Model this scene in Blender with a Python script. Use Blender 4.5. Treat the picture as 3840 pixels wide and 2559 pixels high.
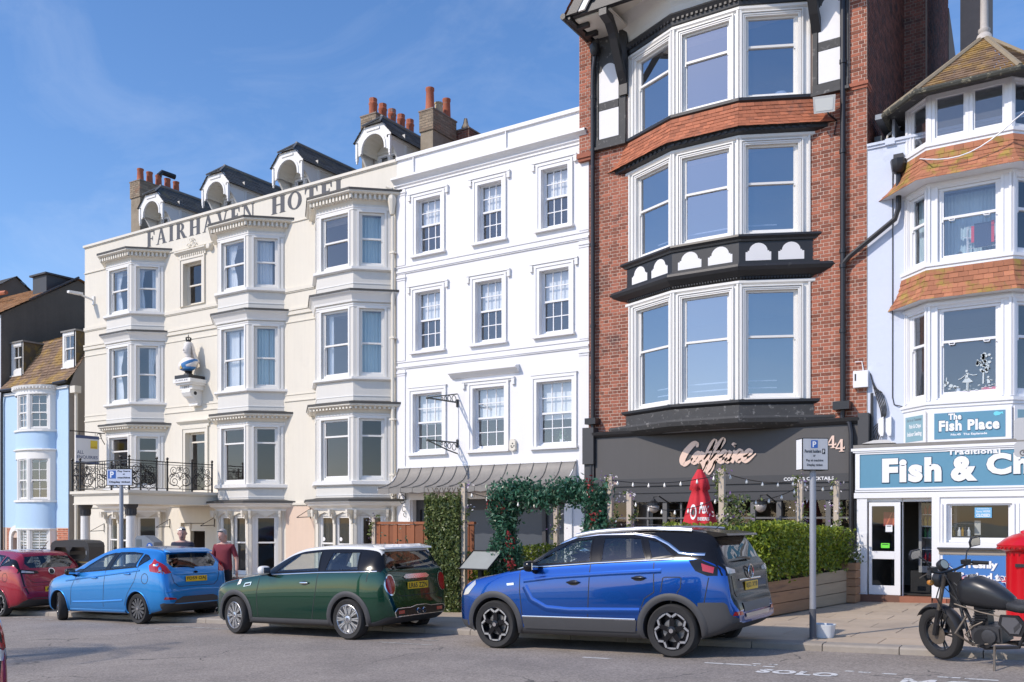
import bpy,bmesh,math,random
from mathutils import Vector,Matrix
from mathutils.bvhtree import BVHTree
sin,cos,pi,rad=math.sin,math.cos,math.pi,math.radians
R=random.Random(7)
SC=bpy.context.scene
COL=SC.collection
for o in list(bpy.data.objects):
 bpy.data.objects.remove(o)
# ------------------------------------------------------------------ camera
cam_d=bpy.data.cameras.new('camera')
cam=bpy.data.objects.new('camera', cam_d)
COL.objects.link(cam)
cam_d.sensor_width=36.0
cam_d.lens=3450.0/3840.0*36.0
cam_d.shift_y=677.5/3840.0
cam_d.clip_start=0.1
cam_d.clip_end=3000
cam.location=(0,0,1.66)
YAW=math.atan2(3450.0,5322.0)
cam.rotation_euler=(pi/2,0,YAW)
SC.camera=cam
# ------------------------------------------------------------------ light
AZ,EL=rad(28),rad(39)           # sun behind the camera's left shoulder
SUNV=Vector((-sin(AZ)*cos(EL),-cos(AZ)*cos(EL),sin(EL)))
W=bpy.data.worlds.new('World')
SC.world=W
W.use_nodes=True
wn,wl=W.node_tree.nodes,W.node_tree.links
for n in list(wn):
 wn.remove(n)
wo=wn.new('ShaderNodeOutputWorld')
bg=wn.new('ShaderNodeBackground')
sky=wn.new('ShaderNodeTexSky')
sky.sky_type = 'NISHITA'
sky.sun_disc=False
sky.sun_elevation=EL
sky.sun_rotation=math.atan2(SUNV.x,SUNV.y)
sky.altitude=0
sky.air_density=1.0
sky.dust_density=0.3
sky.ozone_density=3.0
tc=wn.new('ShaderNodeTexCoord')
mp=wn.new('ShaderNodeMapping')
mp.inputs['Scale'].default_value=(1.2,2.6,5.0)
mp.inputs['Rotation'].default_value=(0.25,0.35,0.6)
nz=wn.new('ShaderNodeTexNoise')
nz.inputs['Scale'].default_value=2.2
nz.inputs['Detail'].default_value=7
nz.inputs['Roughness'].default_value=0.62
nz.inputs['Distortion'].default_value=0.7
cr=wn.new('ShaderNodeValToRGB')
cr.color_ramp.elements[0].position=0.46
cr.color_ramp.elements[0].color=(0,0,0,1)
cr.color_ramp.elements[1].position=0.82
cr.color_ramp.elements[1].color=(0.15,0.15,0.15,1)
mx=wn.new('ShaderNodeMix')
mx.data_type = 'RGBA'
mx.inputs[7].default_value=(9.0,9.6,10.6,1)
wl.new(tc.outputs['Generated'],mp.inputs['Vector'])
wl.new(mp.outputs['Vector'],nz.inputs['Vector'])
wl.new(nz.outputs['Fac'],cr.inputs['Fac'])
wl.new(cr.outputs['Color'],mx.inputs[0])
hs0=wn.new('ShaderNodeHueSaturation')
hs0.inputs['Saturation'].default_value=1.18
hs0.inputs['Value'].default_value=1.7
wl.new(sky.outputs['Color'],hs0.inputs['Color'])
tint=wn.new('ShaderNodeMix'); tint.data_type = 'RGBA'; tint.blend_type = 'MULTIPLY'; tint.inputs[0].default_value=1
tint.inputs[7].default_value=(1.08,0.99,1.04,1)
wl.new(hs0.outputs['Color'],tint.inputs[6])
wl.new(tint.outputs[2],mx.inputs[6])
wl.new(mx.outputs[2],bg.inputs['Color'])
bg.inputs['Strength'].default_value=0.115
wl.new(bg.outputs['Background'],wo.inputs['Surface'])
sun_d=bpy.data.lights.new('sun', 'SUN')
sun_d.energy=3.7
sun_d.angle=rad(0.53)
sun_d.color=(1.0,0.90,0.79)
sun=bpy.data.objects.new('sun', sun_d)
COL.objects.link(sun)
sun.location=(-20,-20,40)
sun.rotation_euler=SUNV.to_track_quat('Z', 'Y').to_euler()
vs=SC.view_settings
vs.view_transform = 'Standard'
vs.look = 'None'
vs.gamma=1
vs.use_curve_mapping=False
vs.exposure=0.0
# ------------------------------------------------------------------ tagging
def tag(o,label=None,cat=None,group=None,kind=None):
 if label: o['label']=label
 if cat: o['category']=cat
 if group: o['group']=group
 if kind: o['kind']=kind
 return o
def empty(name,loc=(0,0,0),rz=0.0,label=None,cat=None,group=None,rot=None):
 o=bpy.data.objects.new(name,None)
 o.empty_display_size=0.2
 COL.objects.link(o)
 o.location=loc
 o.rotation_euler=rot if rot else (0,0,rz)
 return tag(o,label,cat,group)
def origin_of(o):
 v=Vector((0,0,0))
 while o is not None:
  v+=Vector(o.location)
  o=o.parent
 return v
def copy_tree(o,parent=None):
 c=o.copy()
 COL.objects.link(c)
 c.parent=parent
 for ch in list(o.children):
  copy_tree(ch,c)
 return c
# ------------------------------------------------------------------ materials
MATS={}
def nodes_of(m):
 m.use_nodes=True
 return m.node_tree.nodes,m.node_tree.links
def mat(name,col,rough=0.6,metal=0.0,var=0.0,vscale=3.0,bump=0.0,bscale=60.0,
  spec=0.5,col2=None,thr=(0.45,0.65),c2scale=2.0,rnd=0.0,coat=0.0,streak=0.0,
  trans=0.0,stretch=(1,1,1),emit=None):
 """Principled paint with noise variation, optional second colour patches, bump."""
 if name in MATS: return MATS[name]
 m=bpy.data.materials.new(name)
 ns,ls=nodes_of(m)
 p=ns['Principled BSDF']
 p.inputs['Roughness'].default_value=rough
 p.inputs['Metallic'].default_value=metal
 p.inputs['Specular IOR Level'].default_value=spec
 p.inputs['Coat Weight'].default_value=coat
 p.inputs['Coat Roughness'].default_value=0.03
 if trans: p.inputs['Transmission Weight'].default_value=trans
 base=ns.new('ShaderNodeRGB')
 base.outputs[0].default_value=(*col,1)
 cur=base.outputs[0]
 co=ns.new('ShaderNodeTexCoord')
 mpn=ns.new('ShaderNodeMapping')
 mpn.inputs['Scale'].default_value=stretch
 ls.new(co.outputs['Object'],mpn.inputs['Vector'])
 vec=mpn.outputs['Vector']
 def noise(sc,det=5):
  n=ns.new('ShaderNodeTexNoise')
  n.inputs['Scale'].default_value=sc
  n.inputs['Detail'].default_value=det
  n.inputs['Roughness'].default_value=0.6
  ls.new(vec,n.inputs['Vector'])
  return n.outputs['Fac']
 if col2:
  r=ns.new('ShaderNodeMapRange')
  r.inputs['From Min'].default_value=thr[0]
  r.inputs['From Max'].default_value=thr[1]
  ls.new(noise(c2scale,8),r.inputs['Value'])
  mm=ns.new('ShaderNodeMix'); mm.data_type = 'RGBA'
  mm.inputs[7].default_value=(*col2,1)
  ls.new(r.outputs[0],mm.inputs[0]); ls.new(cur,mm.inputs[6])
  cur=mm.outputs[2]
 hsv=None
 if var or rnd or streak:
  hsv=ns.new('ShaderNodeHueSaturation')
  ls.new(cur,hsv.inputs['Color'])
  val=None
  def addv(sock,amt):
   nonlocal val
   a=ns.new('ShaderNodeMath'); a.operation = 'MULTIPLY_ADD'
   a.inputs[1].default_value=amt
   ls.new(sock,a.inputs[0])
   if val is None: a.inputs[2].default_value=1-amt/2
   else:
    s=ns.new('ShaderNodeMath'); s.operation = 'SUBTRACT'
    s.inputs[1].default_value=amt/2
    ls.new(val,s.inputs[0]); ls.new(s.outputs[0],a.inputs[2])
   val=a.outputs[0]
  if var:
   addv(noise(vscale),var*2)
   addv(noise(vscale*9),var)
  if streak:
   sm=ns.new('ShaderNodeMapping')
   sm.inputs['Scale'].default_value=(7,7,0.5)
   ls.new(co.outputs['Object'],sm.inputs['Vector'])
   sn=ns.new('ShaderNodeTexNoise'); sn.inputs['Scale'].default_value=1.5; sn.inputs['Detail'].default_value=6
   ls.new(sm.outputs[0],sn.inputs['Vector'])
   addv(sn.outputs['Fac'],streak)
  if rnd:
   g=ns.new('ShaderNodeNewGeometry'); oi=ns.new('ShaderNodeObjectInfo')
   s=ns.new('ShaderNodeMath'); s.operation = 'ADD'
   ls.new(g.outputs['Random Per Island'],s.inputs[0]); ls.new(oi.outputs['Random'],s.inputs[1])
   fr=ns.new('ShaderNodeMath'); fr.operation = 'FRACT'
   ls.new(s.outputs[0],fr.inputs[0])
   addv(fr.outputs[0],rnd)
  ls.new(val,hsv.inputs['Value'])
  cur=hsv.outputs['Color']
 ls.new(cur,p.inputs['Base Color'])
 if emit:
  p.inputs['Emission Color'].default_value=(*col,1)
  p.inputs['Emission Strength'].default_value=emit
 if bump:
  b=ns.new('ShaderNodeBump')
  b.inputs['Strength'].default_value=min(1.0,bump)
  b.inputs['Distance'].default_value=0.01
  ls.new(noise(bscale,4),b.inputs['Height'])
  ls.new(b.outputs[0],p.inputs['Normal'])
 MATS[name]=m
 return m
def glass_mat(name,tint=(0.8,0.85,0.86),refl=0.16,rough=0.0,dirt=0.0):
 if name in MATS: return MATS[name]
 m=bpy.data.materials.new(name)
 ns,ls=nodes_of(m)
 ns.remove(ns['Principled BSDF'])
 out=ns['Material Output']
 tr=ns.new('ShaderNodeBsdfTransparent'); tr.inputs[0].default_value=(*tint,1)
 gl=ns.new('ShaderNodeBsdfGlossy'); gl.inputs['Roughness'].default_value=rough
 gl.inputs['Color'].default_value=(0.95,0.97,1,1)
 lw=ns.new('ShaderNodeLayerWeight'); lw.inputs['Blend'].default_value=0.5
 pw=ns.new('ShaderNodeMath'); pw.operation = 'POWER'; pw.inputs[1].default_value=5
 ls.new(lw.outputs['Facing'],pw.inputs[0])
 ad=ns.new('ShaderNodeMath'); ad.operation = 'MULTIPLY_ADD'; ad.use_clamp=True
 ad.inputs[1].default_value=0.9; ad.inputs[2].default_value=refl+0.05
 ls.new(pw.outputs[0],ad.inputs[0])
 bp=ns.new('ShaderNodeBump'); bp.inputs['Strength'].default_value=0.05; bp.inputs['Distance'].default_value=0.02
 nn=ns.new('ShaderNodeTexNoise'); nn.inputs['Scale'].default_value=1.6; nn.inputs['Detail'].default_value=1
 co=ns.new('ShaderNodeTexCoord'); ls.new(co.outputs['Object'],nn.inputs['Vector'])
 ls.new(nn.outputs['Fac'],bp.inputs['Height']); ls.new(bp.outputs[0],gl.inputs['Normal'])
 mxs=ns.new('ShaderNodeMixShader')
 ls.new(ad.outputs[0],mxs.inputs[0]); ls.new(tr.outputs[0],mxs.inputs[1]); ls.new(gl.outputs[0],mxs.inputs[2])
 cur=mxs.outputs[0]
 if dirt:      # salt specks and dried drips
  df=ns.new('ShaderNodeBsdfDiffuse'); df.inputs[0].default_value=(0.75,0.76,0.76,1)
  n2=ns.new('ShaderNodeTexNoise'); n2.inputs['Scale'].default_value=26; n2.inputs['Detail'].default_value=3
  mp2=ns.new('ShaderNodeMapping'); mp2.inputs['Scale'].default_value=(1,1,0.45)
  ls.new(co.outputs['Object'],mp2.inputs['Vector']); ls.new(mp2.outputs[0],n2.inputs['Vector'])
  mr=ns.new('ShaderNodeMapRange'); mr.inputs['From Min'].default_value=0.72; mr.inputs['From Max'].default_value=0.78
  mr.inputs['To Min'].default_value=dirt*0.12; mr.inputs['To Max'].default_value=dirt
  ls.new(n2.outputs['Fac'],mr.inputs['Value'])
  m2=ns.new('ShaderNodeMixShader')
  ls.new(mr.outputs[0],m2.inputs[0]); ls.new(cur,m2.inputs[1]); ls.new(df.outputs[0],m2.inputs[2])
  cur=m2.outputs[0]
 ls.new(cur,out.inputs['Surface'])
 MATS[name]=m
 return m
# ------------------------------------------------------------------ mesh builder
class Frame:
 """plan frame: s runs along a wall, d outwards from it, z up"""
 def __init__(self,ox,oy,th=0.0):
  self.ox,self.oy,self.th=ox,oy,th
  self.c,self.s=cos(th),sin(th)
 def __call__(self,s,d,z):
  return (self.ox+s*self.c+d*self.s,self.oy+s*self.s-d*self.c,z)
def frame2(p,q):
 return Frame(p[0],p[1],math.atan2(q[1]-p[1],q[0]-p[0]))
class MB:
 def __init__(self,fr=None):
  self.v,self.f,self.m,self.fr,self.mi=[],[],[],fr,0
 def pt(self,p):
  self.v.append(self.fr(*p) if self.fr else tuple(p))
  return len(self.v)-1
 def face(self,pts):
  self.f.append([self.pt(p) for p in pts]); self.m.append(self.mi)
 def box(self,a0,a1,b0,b1,c0,c1):
  i=len(self.v)
  for a,b,c in ((a0,b0,c0),(a1,b0,c0),(a1,b1,c0),(a0,b1,c0),
      (a0,b0,c1),(a1,b0,c1),(a1,b1,c1),(a0,b1,c1)):
   self.pt((a,b,c))
  for q in ((0,3,2,1),(4,5,6,7),(0,1,5,4),(1,2,6,5),(2,3,7,6),(3,0,4,7)):
   self.f.append([i+k for k in q]); self.m.append(self.mi)
 def prism(self,poly,c0,c1,axis='d'):
  """extrude a 2D polygon: axis 'd' -> poly in (s,z); 'z' -> poly in (s,d); 's' -> poly in (d,z)"""
  def P(p,c):
   if axis == 'd': return (p[0],c,p[1])
   if axis == 'z': return (p[0],p[1],c)
   return (c,p[0],p[1])
  n=len(poly)
  a=[self.pt(P(p,c0)) for p in poly]
  b=[self.pt(P(p,c1)) for p in poly]
  self.f.append(a[::-1]); self.f.append(b); self.m+=[self.mi]*2
  for i in range(n):
   j=(i+1) % n
   self.f.append([a[i],a[j],b[j],b[i]]); self.m.append(self.mi)
 def ringprism(self,outer,inner,c0,c1,axis='d', closed=True):
  """a flat band between two loops of equal length, with depth"""
  def P(p,c):
   if axis == 'd': return (p[0],c,p[1])
   if axis == 'z': return (p[0],p[1],c)
   return (c,p[0],p[1])
  n=len(outer)
  L=[[self.pt(P(p,c)) for p in l] for l in (outer,inner) for c in (c0,c1)]
  o0,o1,i0,i1=L
  for k in range(n if closed else n-1):
   j=(k+1) % n
   for q in ((o1[k],o1[j],i1[j],i1[k]),(o0[j],o0[k],i0[k],i0[j]),
                      (o0[k],o0[j],o1[j],o1[k]),(i0[j],i0[k],i1[k],i1[j])):
    self.f.append(list(q)); self.m.append(self.mi)
 def tube(self,pts,r,n=6,cap=True,closed=False):
  pts=[Vector(p) for p in pts]
  rs=r if isinstance(r,(list,tuple)) else [r]*len(pts)
  N=len(pts); rings=[]
  up=None
  for i,p in enumerate(pts):
   if closed: t=pts[(i+1) % N]-pts[i-1]
   else: t=pts[min(i+1,N-1)]-pts[max(i-1,0)]
   if t.length<1e-9: t=Vector((0,0,1))
   t.normalize()
   if up is None:
    up=Vector((0,0,1)) if abs(t.z)<0.9 else Vector((1,0,0))
   x=t.cross(up)
   if x.length<1e-6: x=t.orthogonal()
   x.normalize(); y=x.cross(t).normalized(); up=y
   rings.append([self.pt(p+(x*cos(2*pi*k/n)+y*sin(2*pi*k/n))*rs[i]) for k in range(n)])
  M=N if closed else N-1
  for i in range(M):
   a,b=rings[i],rings[(i+1) % N]
   for k in range(n):
    j=(k+1) % n
    self.f.append([a[k],a[j],b[j],b[k]]); self.m.append(self.mi)
  if cap and not closed:
   self.f.append(rings[0][::-1]); self.f.append(rings[-1]); self.m+=[self.mi]*2
 def lathe(self,prof,cx,cy,n=16,axis='z', cap=True):
  """profile (r, h) turned about a vertical (or y / x) axis through (cx, cy)"""
  rings=[]
  for r,h in prof:
   ring=[]
   for k in range(n):
    a=2*pi*k/n
    if axis == 'z': q=(cx+r*cos(a),cy+r*sin(a),h)
    elif axis == 'y': q=(cx+r*cos(a),h,cy+r*sin(a))
    else: q=(h,cx+r*cos(a),cy+r*sin(a))
    ring.append(self.pt(q))
   rings.append(ring)
  for a,b in zip(rings,rings[1:]):
   for k in range(n):
    j=(k+1) % n
    self.f.append([a[k],a[j],b[j],b[k]]); self.m.append(self.mi)
  if cap:
   self.f.append(rings[0][::-1]); self.f.append(rings[-1]); self.m+=[self.mi]*2
 def loft(self,rows,closed=False):
  """rows of points with equal length -> quad sheet"""
  I=[[self.pt(p) for p in r] for r in rows]
  for a,b in zip(I,I[1:]):
   n=len(a)
   for k in range(n if closed else n-1):
    j=(k+1) % n
    self.f.append([a[k],a[j],b[j],b[k]]); self.m.append(self.mi)
  return I
 def sweep(self,prof,path,y0=None,close=True):
  """profile [(out, z)...] carried along a plan path (outwards = right-hand of travel is -y side)"""
  rows=[[(x,y,z) for x,y in offset_path(path,o,y0)] for o,z in prof]
  pts=[[r[i] for r in rows] for i in range(len(path))]
  fr,self.fr=self.fr,None
  I=[[self.pt(p) for p in r] for r in pts]
  n=len(prof)
  for a,b in zip(I,I[1:]):
   for k in range(n if close else n-1):
    j=(k+1) % n
    self.f.append([a[k],b[k],b[j],a[j]]); self.m.append(self.mi)
  if close:
   self.f.append(I[0]); self.f.append(I[-1][::-1]); self.m+=[self.mi]*2
  self.fr=fr
 def wall(self,s0,s1,z0,z1,holes=(),rev=0.12,d=0.0):
  """wall face at depth d with rectangular holes (s0,s1,z0,z1) and reveals running inwards"""
  S=sorted({s0,s1,*[h[0] for h in holes],*[h[1] for h in holes]})
  Z=sorted({z0,z1,*[h[2] for h in holes],*[h[3] for h in holes]})
  S=[s for s in S if s0<=s<=s1]; Z=[z for z in Z if z0<=z<=z1]
  for a,b in zip(S,S[1:]):
   for c,e in zip(Z,Z[1:]):
    ms,mz=(a+b)/2,(c+e)/2
    if any(h[0]<ms<h[1] and h[2]<mz<h[3] for h in holes): continue
    self.face([(a,d,c),(b,d,c),(b,d,e),(a,d,e)])
  for h in holes:
   a,b,c,e=h
   c=max(c,z0); e=min(e,z1)
   k=d-rev
   self.face([(a,d,c),(a,k,c),(b,k,c),(b,d,c)])
   self.face([(a,d,e),(b,d,e),(b,k,e),(a,k,e)])
   self.face([(a,d,c),(a,d,e),(a,k,e),(a,k,c)])
   self.face([(b,d,c),(b,k,c),(b,k,e),(b,d,e)])
 def mesh(self,name,mats,smooth=False):
  me=bpy.data.meshes.new(name)
  me.from_pydata(self.v,[],self.f)
  if not isinstance(mats,(list,tuple)): mats=[mats]
  for m in mats: me.materials.append(m)
  if len(mats)>1:
   me.polygons.foreach_set('material_index', self.m)
  if smooth:
   me.polygons.foreach_set('use_smooth', [True]*len(me.polygons))
   if isinstance(smooth,(int,float)) and not isinstance(smooth,bool):
    me.set_sharp_from_angle(angle=rad(smooth))
  me.update()
  return me
 def build(self,name,mats,parent=None,smooth=False,local=False):
  me=self.mesh(name,mats,smooth)
  return put(name,me,parent,local)
def put(name,me,parent=None,local=False):
 """link a mesh; its vertices are in world coordinates unless local"""
 o=bpy.data.objects.new(name,me)
 COL.objects.link(o)
 if parent is not None:
  o.parent=parent
  if not local: o.location=-origin_of(parent)
 return o
def offset_path(path,o,y0=None):
 n=len(path); out=[]
 T=[]
 for a,b in zip(path,path[1:]):
  d=Vector((b[0]-a[0],b[1]-a[1])); d.normalize(); T.append(d)
 for i,p in enumerate(path):
  if 0<i<n-1:
   n1=Vector((T[i-1].y,-T[i-1].x)); n2=Vector((T[i].y,-T[i].x))
   m=n1+n2; m.normalize()
   k=o/max(0.2,m.dot(n1))
   out.append((p[0]+m.x*k,p[1]+m.y*k))
  else:
   t=T[0] if i==0 else T[-1]
   q=[p[0]+t.y*o,p[1]-t.x*o]
   if y0 is not None and abs(t.y)>1e-3:
    k=(y0-q[1])/t.y
    q=[q[0]+t.x*k,q[1]+t.y*k]
   out.append(tuple(q))
 return out
def arc(cx,cy,r,a0,a1,n,ry=None):
 return [(cx+r*cos(a0+(a1-a0)*i/n),cy+(ry or r)*sin(a0+(a1-a0)*i/n)) for i in range(n+1)]
def catmull(pts,n=6):
 out=[]
 P=[Vector(p) for p in pts]
 for i in range(len(P)-1):
  p0,p1,p2,p3=P[max(i-1,0)],P[i],P[i+1],P[min(i+2,len(P)-1)]
  for k in range(n):
   t=k/n
   out.append(0.5*((2*p1)+(p2-p0)*t+(2*p0-5*p1+4*p2-p3)*t*t+(3*p1-p0-3*p2+p3)*t**3))
 out.append(P[-1])
 return out
# ------------------------------------------------------------------ lettering
def text_verts(s,bold=0.0,shear=0.0,spacing=1.0):
 cu=bpy.data.curves.new('lettering', 'FONT')
 cu.body=s; cu.offset=bold; cu.shear=shear; cu.space_character=spacing
 cu.resolution_u=3; cu.align_x = 'CENTER'
 cu.space_line=1.0
 ob=bpy.data.objects.new('lettering', cu)
 COL.objects.link(ob)
 dg=bpy.context.evaluated_depsgraph_get()
 me=bpy.data.meshes.new_from_object(ob.evaluated_get(dg))
 V=[tuple(v.co) for v in me.vertices]; F=[list(p.vertices) for p in me.polygons]
 bpy.data.objects.remove(ob); bpy.data.curves.remove(cu); bpy.data.meshes.remove(me)
 return V,F
def lettering(name,s,m,fr,s0,s1,z0,z1,d,parent,bold=0.0,shear=0.0,thick=0.0,spacing=1.0,bottom=None,skew=0.0):
 """text fitted to a rectangle of a wall frame, standing d proud of it"""
 V,F=text_verts(s,bold,shear,spacing)
 x0=min(v[0] for v in V); x1=max(v[0] for v in V); y0=min(v[1] for v in V); y1=max(v[1] for v in V)
 b=MB(fr)
 def M(v,dd):
  u=(v[0]-x0)/(x1-x0); w=(v[1]-y0)/(y1-y0)
  return (s0+u*(s1-s0),dd,z0+w*(z1-z0)+skew*u)
 base=[b.pt(M(v,d+thick)) for v in V]
 for f in F: b.f.append([base[i] for i in f]); b.m.append(0)
 if thick:
  E={}
  for f in F:
   for i,j in zip(f,f[1:]+f[:1]):
    E[(i,j)]=E.get((i,j),0)+1
  back=[b.pt(M(v,d)) for v in V]
  for (i,j) in E:
   if (j,i) not in E:
    b.f.append([base[i],base[j],back[j],back[i]]); b.m.append(0)
 return b.build(name,m,parent)
# ------------------------------------------------------------------ shared materials
Y0=19.2
F0=Frame(0,Y0,0)
def gz(x): return 0.03*(max(-90.0,min(30.0,x))+4.4)
def pz(x,y): return gz(x)+0.09+0.008*(y-11.75)
M_asph=mat('asphalt', (0.33,0.285,0.245),0.9,var=0.10,vscale=0.9,bump=0.8,bscale=190,col2=(0.265,0.23,0.20),thr=(0.40,0.62),c2scale=0.7)
def speckle(m,sc,amt):
 ns,ls=nodes_of(m)
 p=ns['Principled BSDF']
 src=p.inputs['Base Color'].links[0].from_socket
 co=ns.new('ShaderNodeTexCoord'); v=ns.new('ShaderNodeTexVoronoi'); v.inputs['Scale'].default_value=sc
 ls.new(co.outputs['Object'],v.inputs['Vector'])
 sp=ns.new('ShaderNodeSeparateColor'); ls.new(v.outputs['Color'],sp.inputs[0])
 a=ns.new('ShaderNodeMath'); a.operation = 'MULTIPLY_ADD'; a.inputs[1].default_value=amt; a.inputs[2].default_value=1-amt/2
 ls.new(sp.outputs[0],a.inputs[0])
 h=ns.new('ShaderNodeHueSaturation'); ls.new(src,h.inputs['Color']); ls.new(a.outputs[0],h.inputs['Value'])
 ls.new(h.outputs[0],p.inputs['Base Color'])
speckle(M_asph,55,0.55)
def cracks(m,sc,col):
 ns,ls=nodes_of(m)
 p=ns['Principled BSDF']
 src=p.inputs['Base Color'].links[0].from_socket
 co=ns.new('ShaderNodeTexCoord')
 nn=ns.new('ShaderNodeTexNoise'); nn.inputs['Scale'].default_value=1.1; nn.inputs['Detail'].default_value=6
 ls.new(co.outputs['Object'],nn.inputs['Vector'])
 vm=ns.new('ShaderNodeVectorMath'); vm.operation = 'MULTIPLY_ADD'; vm.inputs[1].default_value=(1.6,1.6,0)
 ls.new(nn.outputs['Color'],vm.inputs[0]); ls.new(co.outputs['Object'],vm.inputs[2])
 v=ns.new('ShaderNodeTexVoronoi'); v.feature = 'DISTANCE_TO_EDGE'; v.inputs['Scale'].default_value=sc
 ls.new(vm.outputs[0],v.inputs['Vector'])
 r=ns.new('ShaderNodeMapRange'); r.inputs['From Min'].default_value=0.002; r.inputs['From Max'].default_value=0.007
 r.inputs['To Min'].default_value=0.75; r.inputs['To Max'].default_value=0
 ls.new(v.outputs['Distance'],r.inputs['Value'])
 n3=ns.new('ShaderNodeTexNoise'); n3.inputs['Scale'].default_value=0.8
 ls.new(co.outputs['Object'],n3.inputs['Vector'])
 r3=ns.new('ShaderNodeMapRange'); r3.inputs['From Min'].default_value=0.46; r3.inputs['From Max'].default_value=0.58
 ls.new(n3.outputs['Fac'],r3.inputs['Value'])
 mu=ns.new('ShaderNodeMath'); mu.operation = 'MULTIPLY'
 ls.new(r.outputs[0],mu.inputs[0]); ls.new(r3.outputs[0],mu.inputs[1])
 mm=ns.new('ShaderNodeMix'); mm.data_type = 'RGBA'; mm.inputs[7].default_value=(*col,1)
 ls.new(mu.outputs[0],mm.inputs[0]); ls.new(src,mm.inputs[6])
 ls.new(mm.outputs[2],p.inputs['Base Color'])
cracks(M_asph,0.42,(0.05,0.048,0.045))
M_pave=mat('paving_stone', (0.45,0.36,0.265),0.85,var=0.12,vscale=1.3,bump=0.3,bscale=90,rnd=0.12,col2=(0.36,0.29,0.22),thr=(0.5,0.7),c2scale=1.4)
M_joint=mat('paving_joint', (0.16,0.135,0.11),0.95,var=0.1)
M_kerb=mat('kerb_granite', (0.33,0.29,0.245),0.85,var=0.2,vscale=8,bump=0.6,bscale=60,rnd=0.15)
M_line=mat('road_paint', (0.68,0.67,0.64),0.8,var=0.10,vscale=6,bump=0.3,bscale=150,col2=(0.24,0.235,0.225),thr=(0.56,0.60),c2scale=14)
M_oldline=mat('worn_road_paint', (0.42,0.40,0.36),0.85,var=0.10,vscale=6,col2=(0.2,0.195,0.185),thr=(0.48,0.56),c2scale=9)
M_hotel=mat('cream_stucco', (0.70,0.655,0.56),0.75,var=0.04,vscale=0.8,bump=0.15,bscale=35,streak=0.10,col2=(0.64,0.60,0.52),thr=(0.62,0.80),c2scale=1.1)
M_hoteld=mat('grey_cream_paint', (0.68,0.655,0.60),0.6,var=0.03,vscale=1.2,streak=0.08)
M_trim=mat('white_gloss_paint', (0.78,0.765,0.73),0.42,var=0.03,vscale=2,streak=0.05)
M_trimc=mat('cream_gloss_paint', (0.72,0.67,0.57),0.45,var=0.04,vscale=2,streak=0.06)
M_white=mat('white_stucco', (0.79,0.78,0.785),0.7,var=0.025,vscale=0.9,bump=0.15,bscale=28,streak=0.05)
M_whitet=mat('white_trim', (0.80,0.79,0.78),0.5,var=0.02,vscale=2)
M_pvc=mat('white_upvc', (0.80,0.80,0.81),0.3)
M_lead=mat('lead_sheet', (0.235,0.22,0.2),0.55,metal=0.15,var=0.15,vscale=3,streak=0.25,bump=0.2,bscale=20)
M_leadd=mat('dark_lead_edge', (0.07,0.066,0.06),0.6,var=0.2,vscale=4)
M_slate=mat('roof_slate', (0.085,0.082,0.075),0.7,var=0.2,vscale=4,rnd=0.45,bump=0.3,bscale=40,col2=(0.13,0.115,0.06),thr=(0.55,0.7),c2scale=2.2)
M_brick=mat('red_brick', (0.31,0.105,0.062),0.85,var=0.2,vscale=9,bump=0.4,bscale=120,rnd=0.75,col2=(0.11,0.05,0.04),thr=(0.56,0.70),c2scale=1.3)
M_brickd=mat('dark_brick', (0.185,0.068,0.045),0.88,var=0.2,vscale=5,bump=0.4,bscale=120,rnd=0.6,col2=(0.07,0.04,0.035),thr=(0.5,0.65),c2scale=3.5)  # darker copy of the red brick; holds the shade on flank and chimney sides
M_stock=mat('stock_brick', (0.27,0.21,0.145),0.88,var=0.22,vscale=6,bump=0.5,bscale=80,rnd=0.4,col2=(0.33,0.16,0.09),thr=(0.55,0.7),c2scale=3)
M_render=mat('old_cement_render', (0.30,0.25,0.185),0.9,var=0.2,vscale=3,bump=0.6,bscale=25,col2=(0.21,0.17,0.12),thr=(0.45,0.65),c2scale=2.5)
M_mortar=mat('lime_mortar', (0.62,0.47,0.38),0.95,var=0.12,vscale=6)
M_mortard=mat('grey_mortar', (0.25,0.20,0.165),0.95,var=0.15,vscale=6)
M_tile=mat('clay_tile', (0.40,0.135,0.068),0.8,var=0.14,vscale=5,rnd=0.5,bump=0.25,bscale=60,col2=(0.23,0.10,0.065),thr=(0.55,0.70),c2scale=3)
M_tilel=mat('lichened_clay_tile', (0.40,0.16,0.085),0.85,var=0.16,vscale=5,rnd=0.4,bump=0.4,bscale=70,col2=(0.32,0.22,0.05),thr=(0.50,0.62),c2scale=3.2)
M_tileb=mat('brown_roof_tile', (0.21,0.135,0.085),0.85,var=0.2,vscale=4,rnd=0.4,bump=0.4,bscale=60,col2=(0.32,0.20,0.06),thr=(0.48,0.6),c2scale=1.6)
M_pot=mat('terracotta_pot', (0.40,0.12,0.06),0.8,var=0.2,vscale=6,col2=(0.30,0.24,0.2),thr=(0.58,0.7),c2scale=5)
M_potb=mat('buff_pot', (0.50,0.41,0.25),0.8,var=0.12,vscale=6)
M_black=mat('black_gloss_timber', (0.022,0.022,0.024),0.45,var=0.2,vscale=6,bump=0.2,bscale=40,col2=(0.10,0.098,0.095),thr=(0.66,0.74),c2scale=7)
M_blackw=mat('weathered_black_timber', (0.055,0.055,0.056),0.7,var=0.3,vscale=4,bump=0.4,bscale=50,col2=(0.19,0.185,0.18),thr=(0.58,0.68),c2scale=9)
M_iron=mat('black_iron', (0.012,0.012,0.013),0.42,spec=0.5)
M_pipe=mat('black_pipe', (0.018,0.018,0.021),0.38)
M_grey=mat('slate_grey_fascia', (0.082,0.078,0.077),0.6,var=0.06,vscale=1.5,streak=0.08)
M_greyd=mat('charcoal_paint', (0.05,0.05,0.053),0.55,var=0.08,vscale=2)
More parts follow.
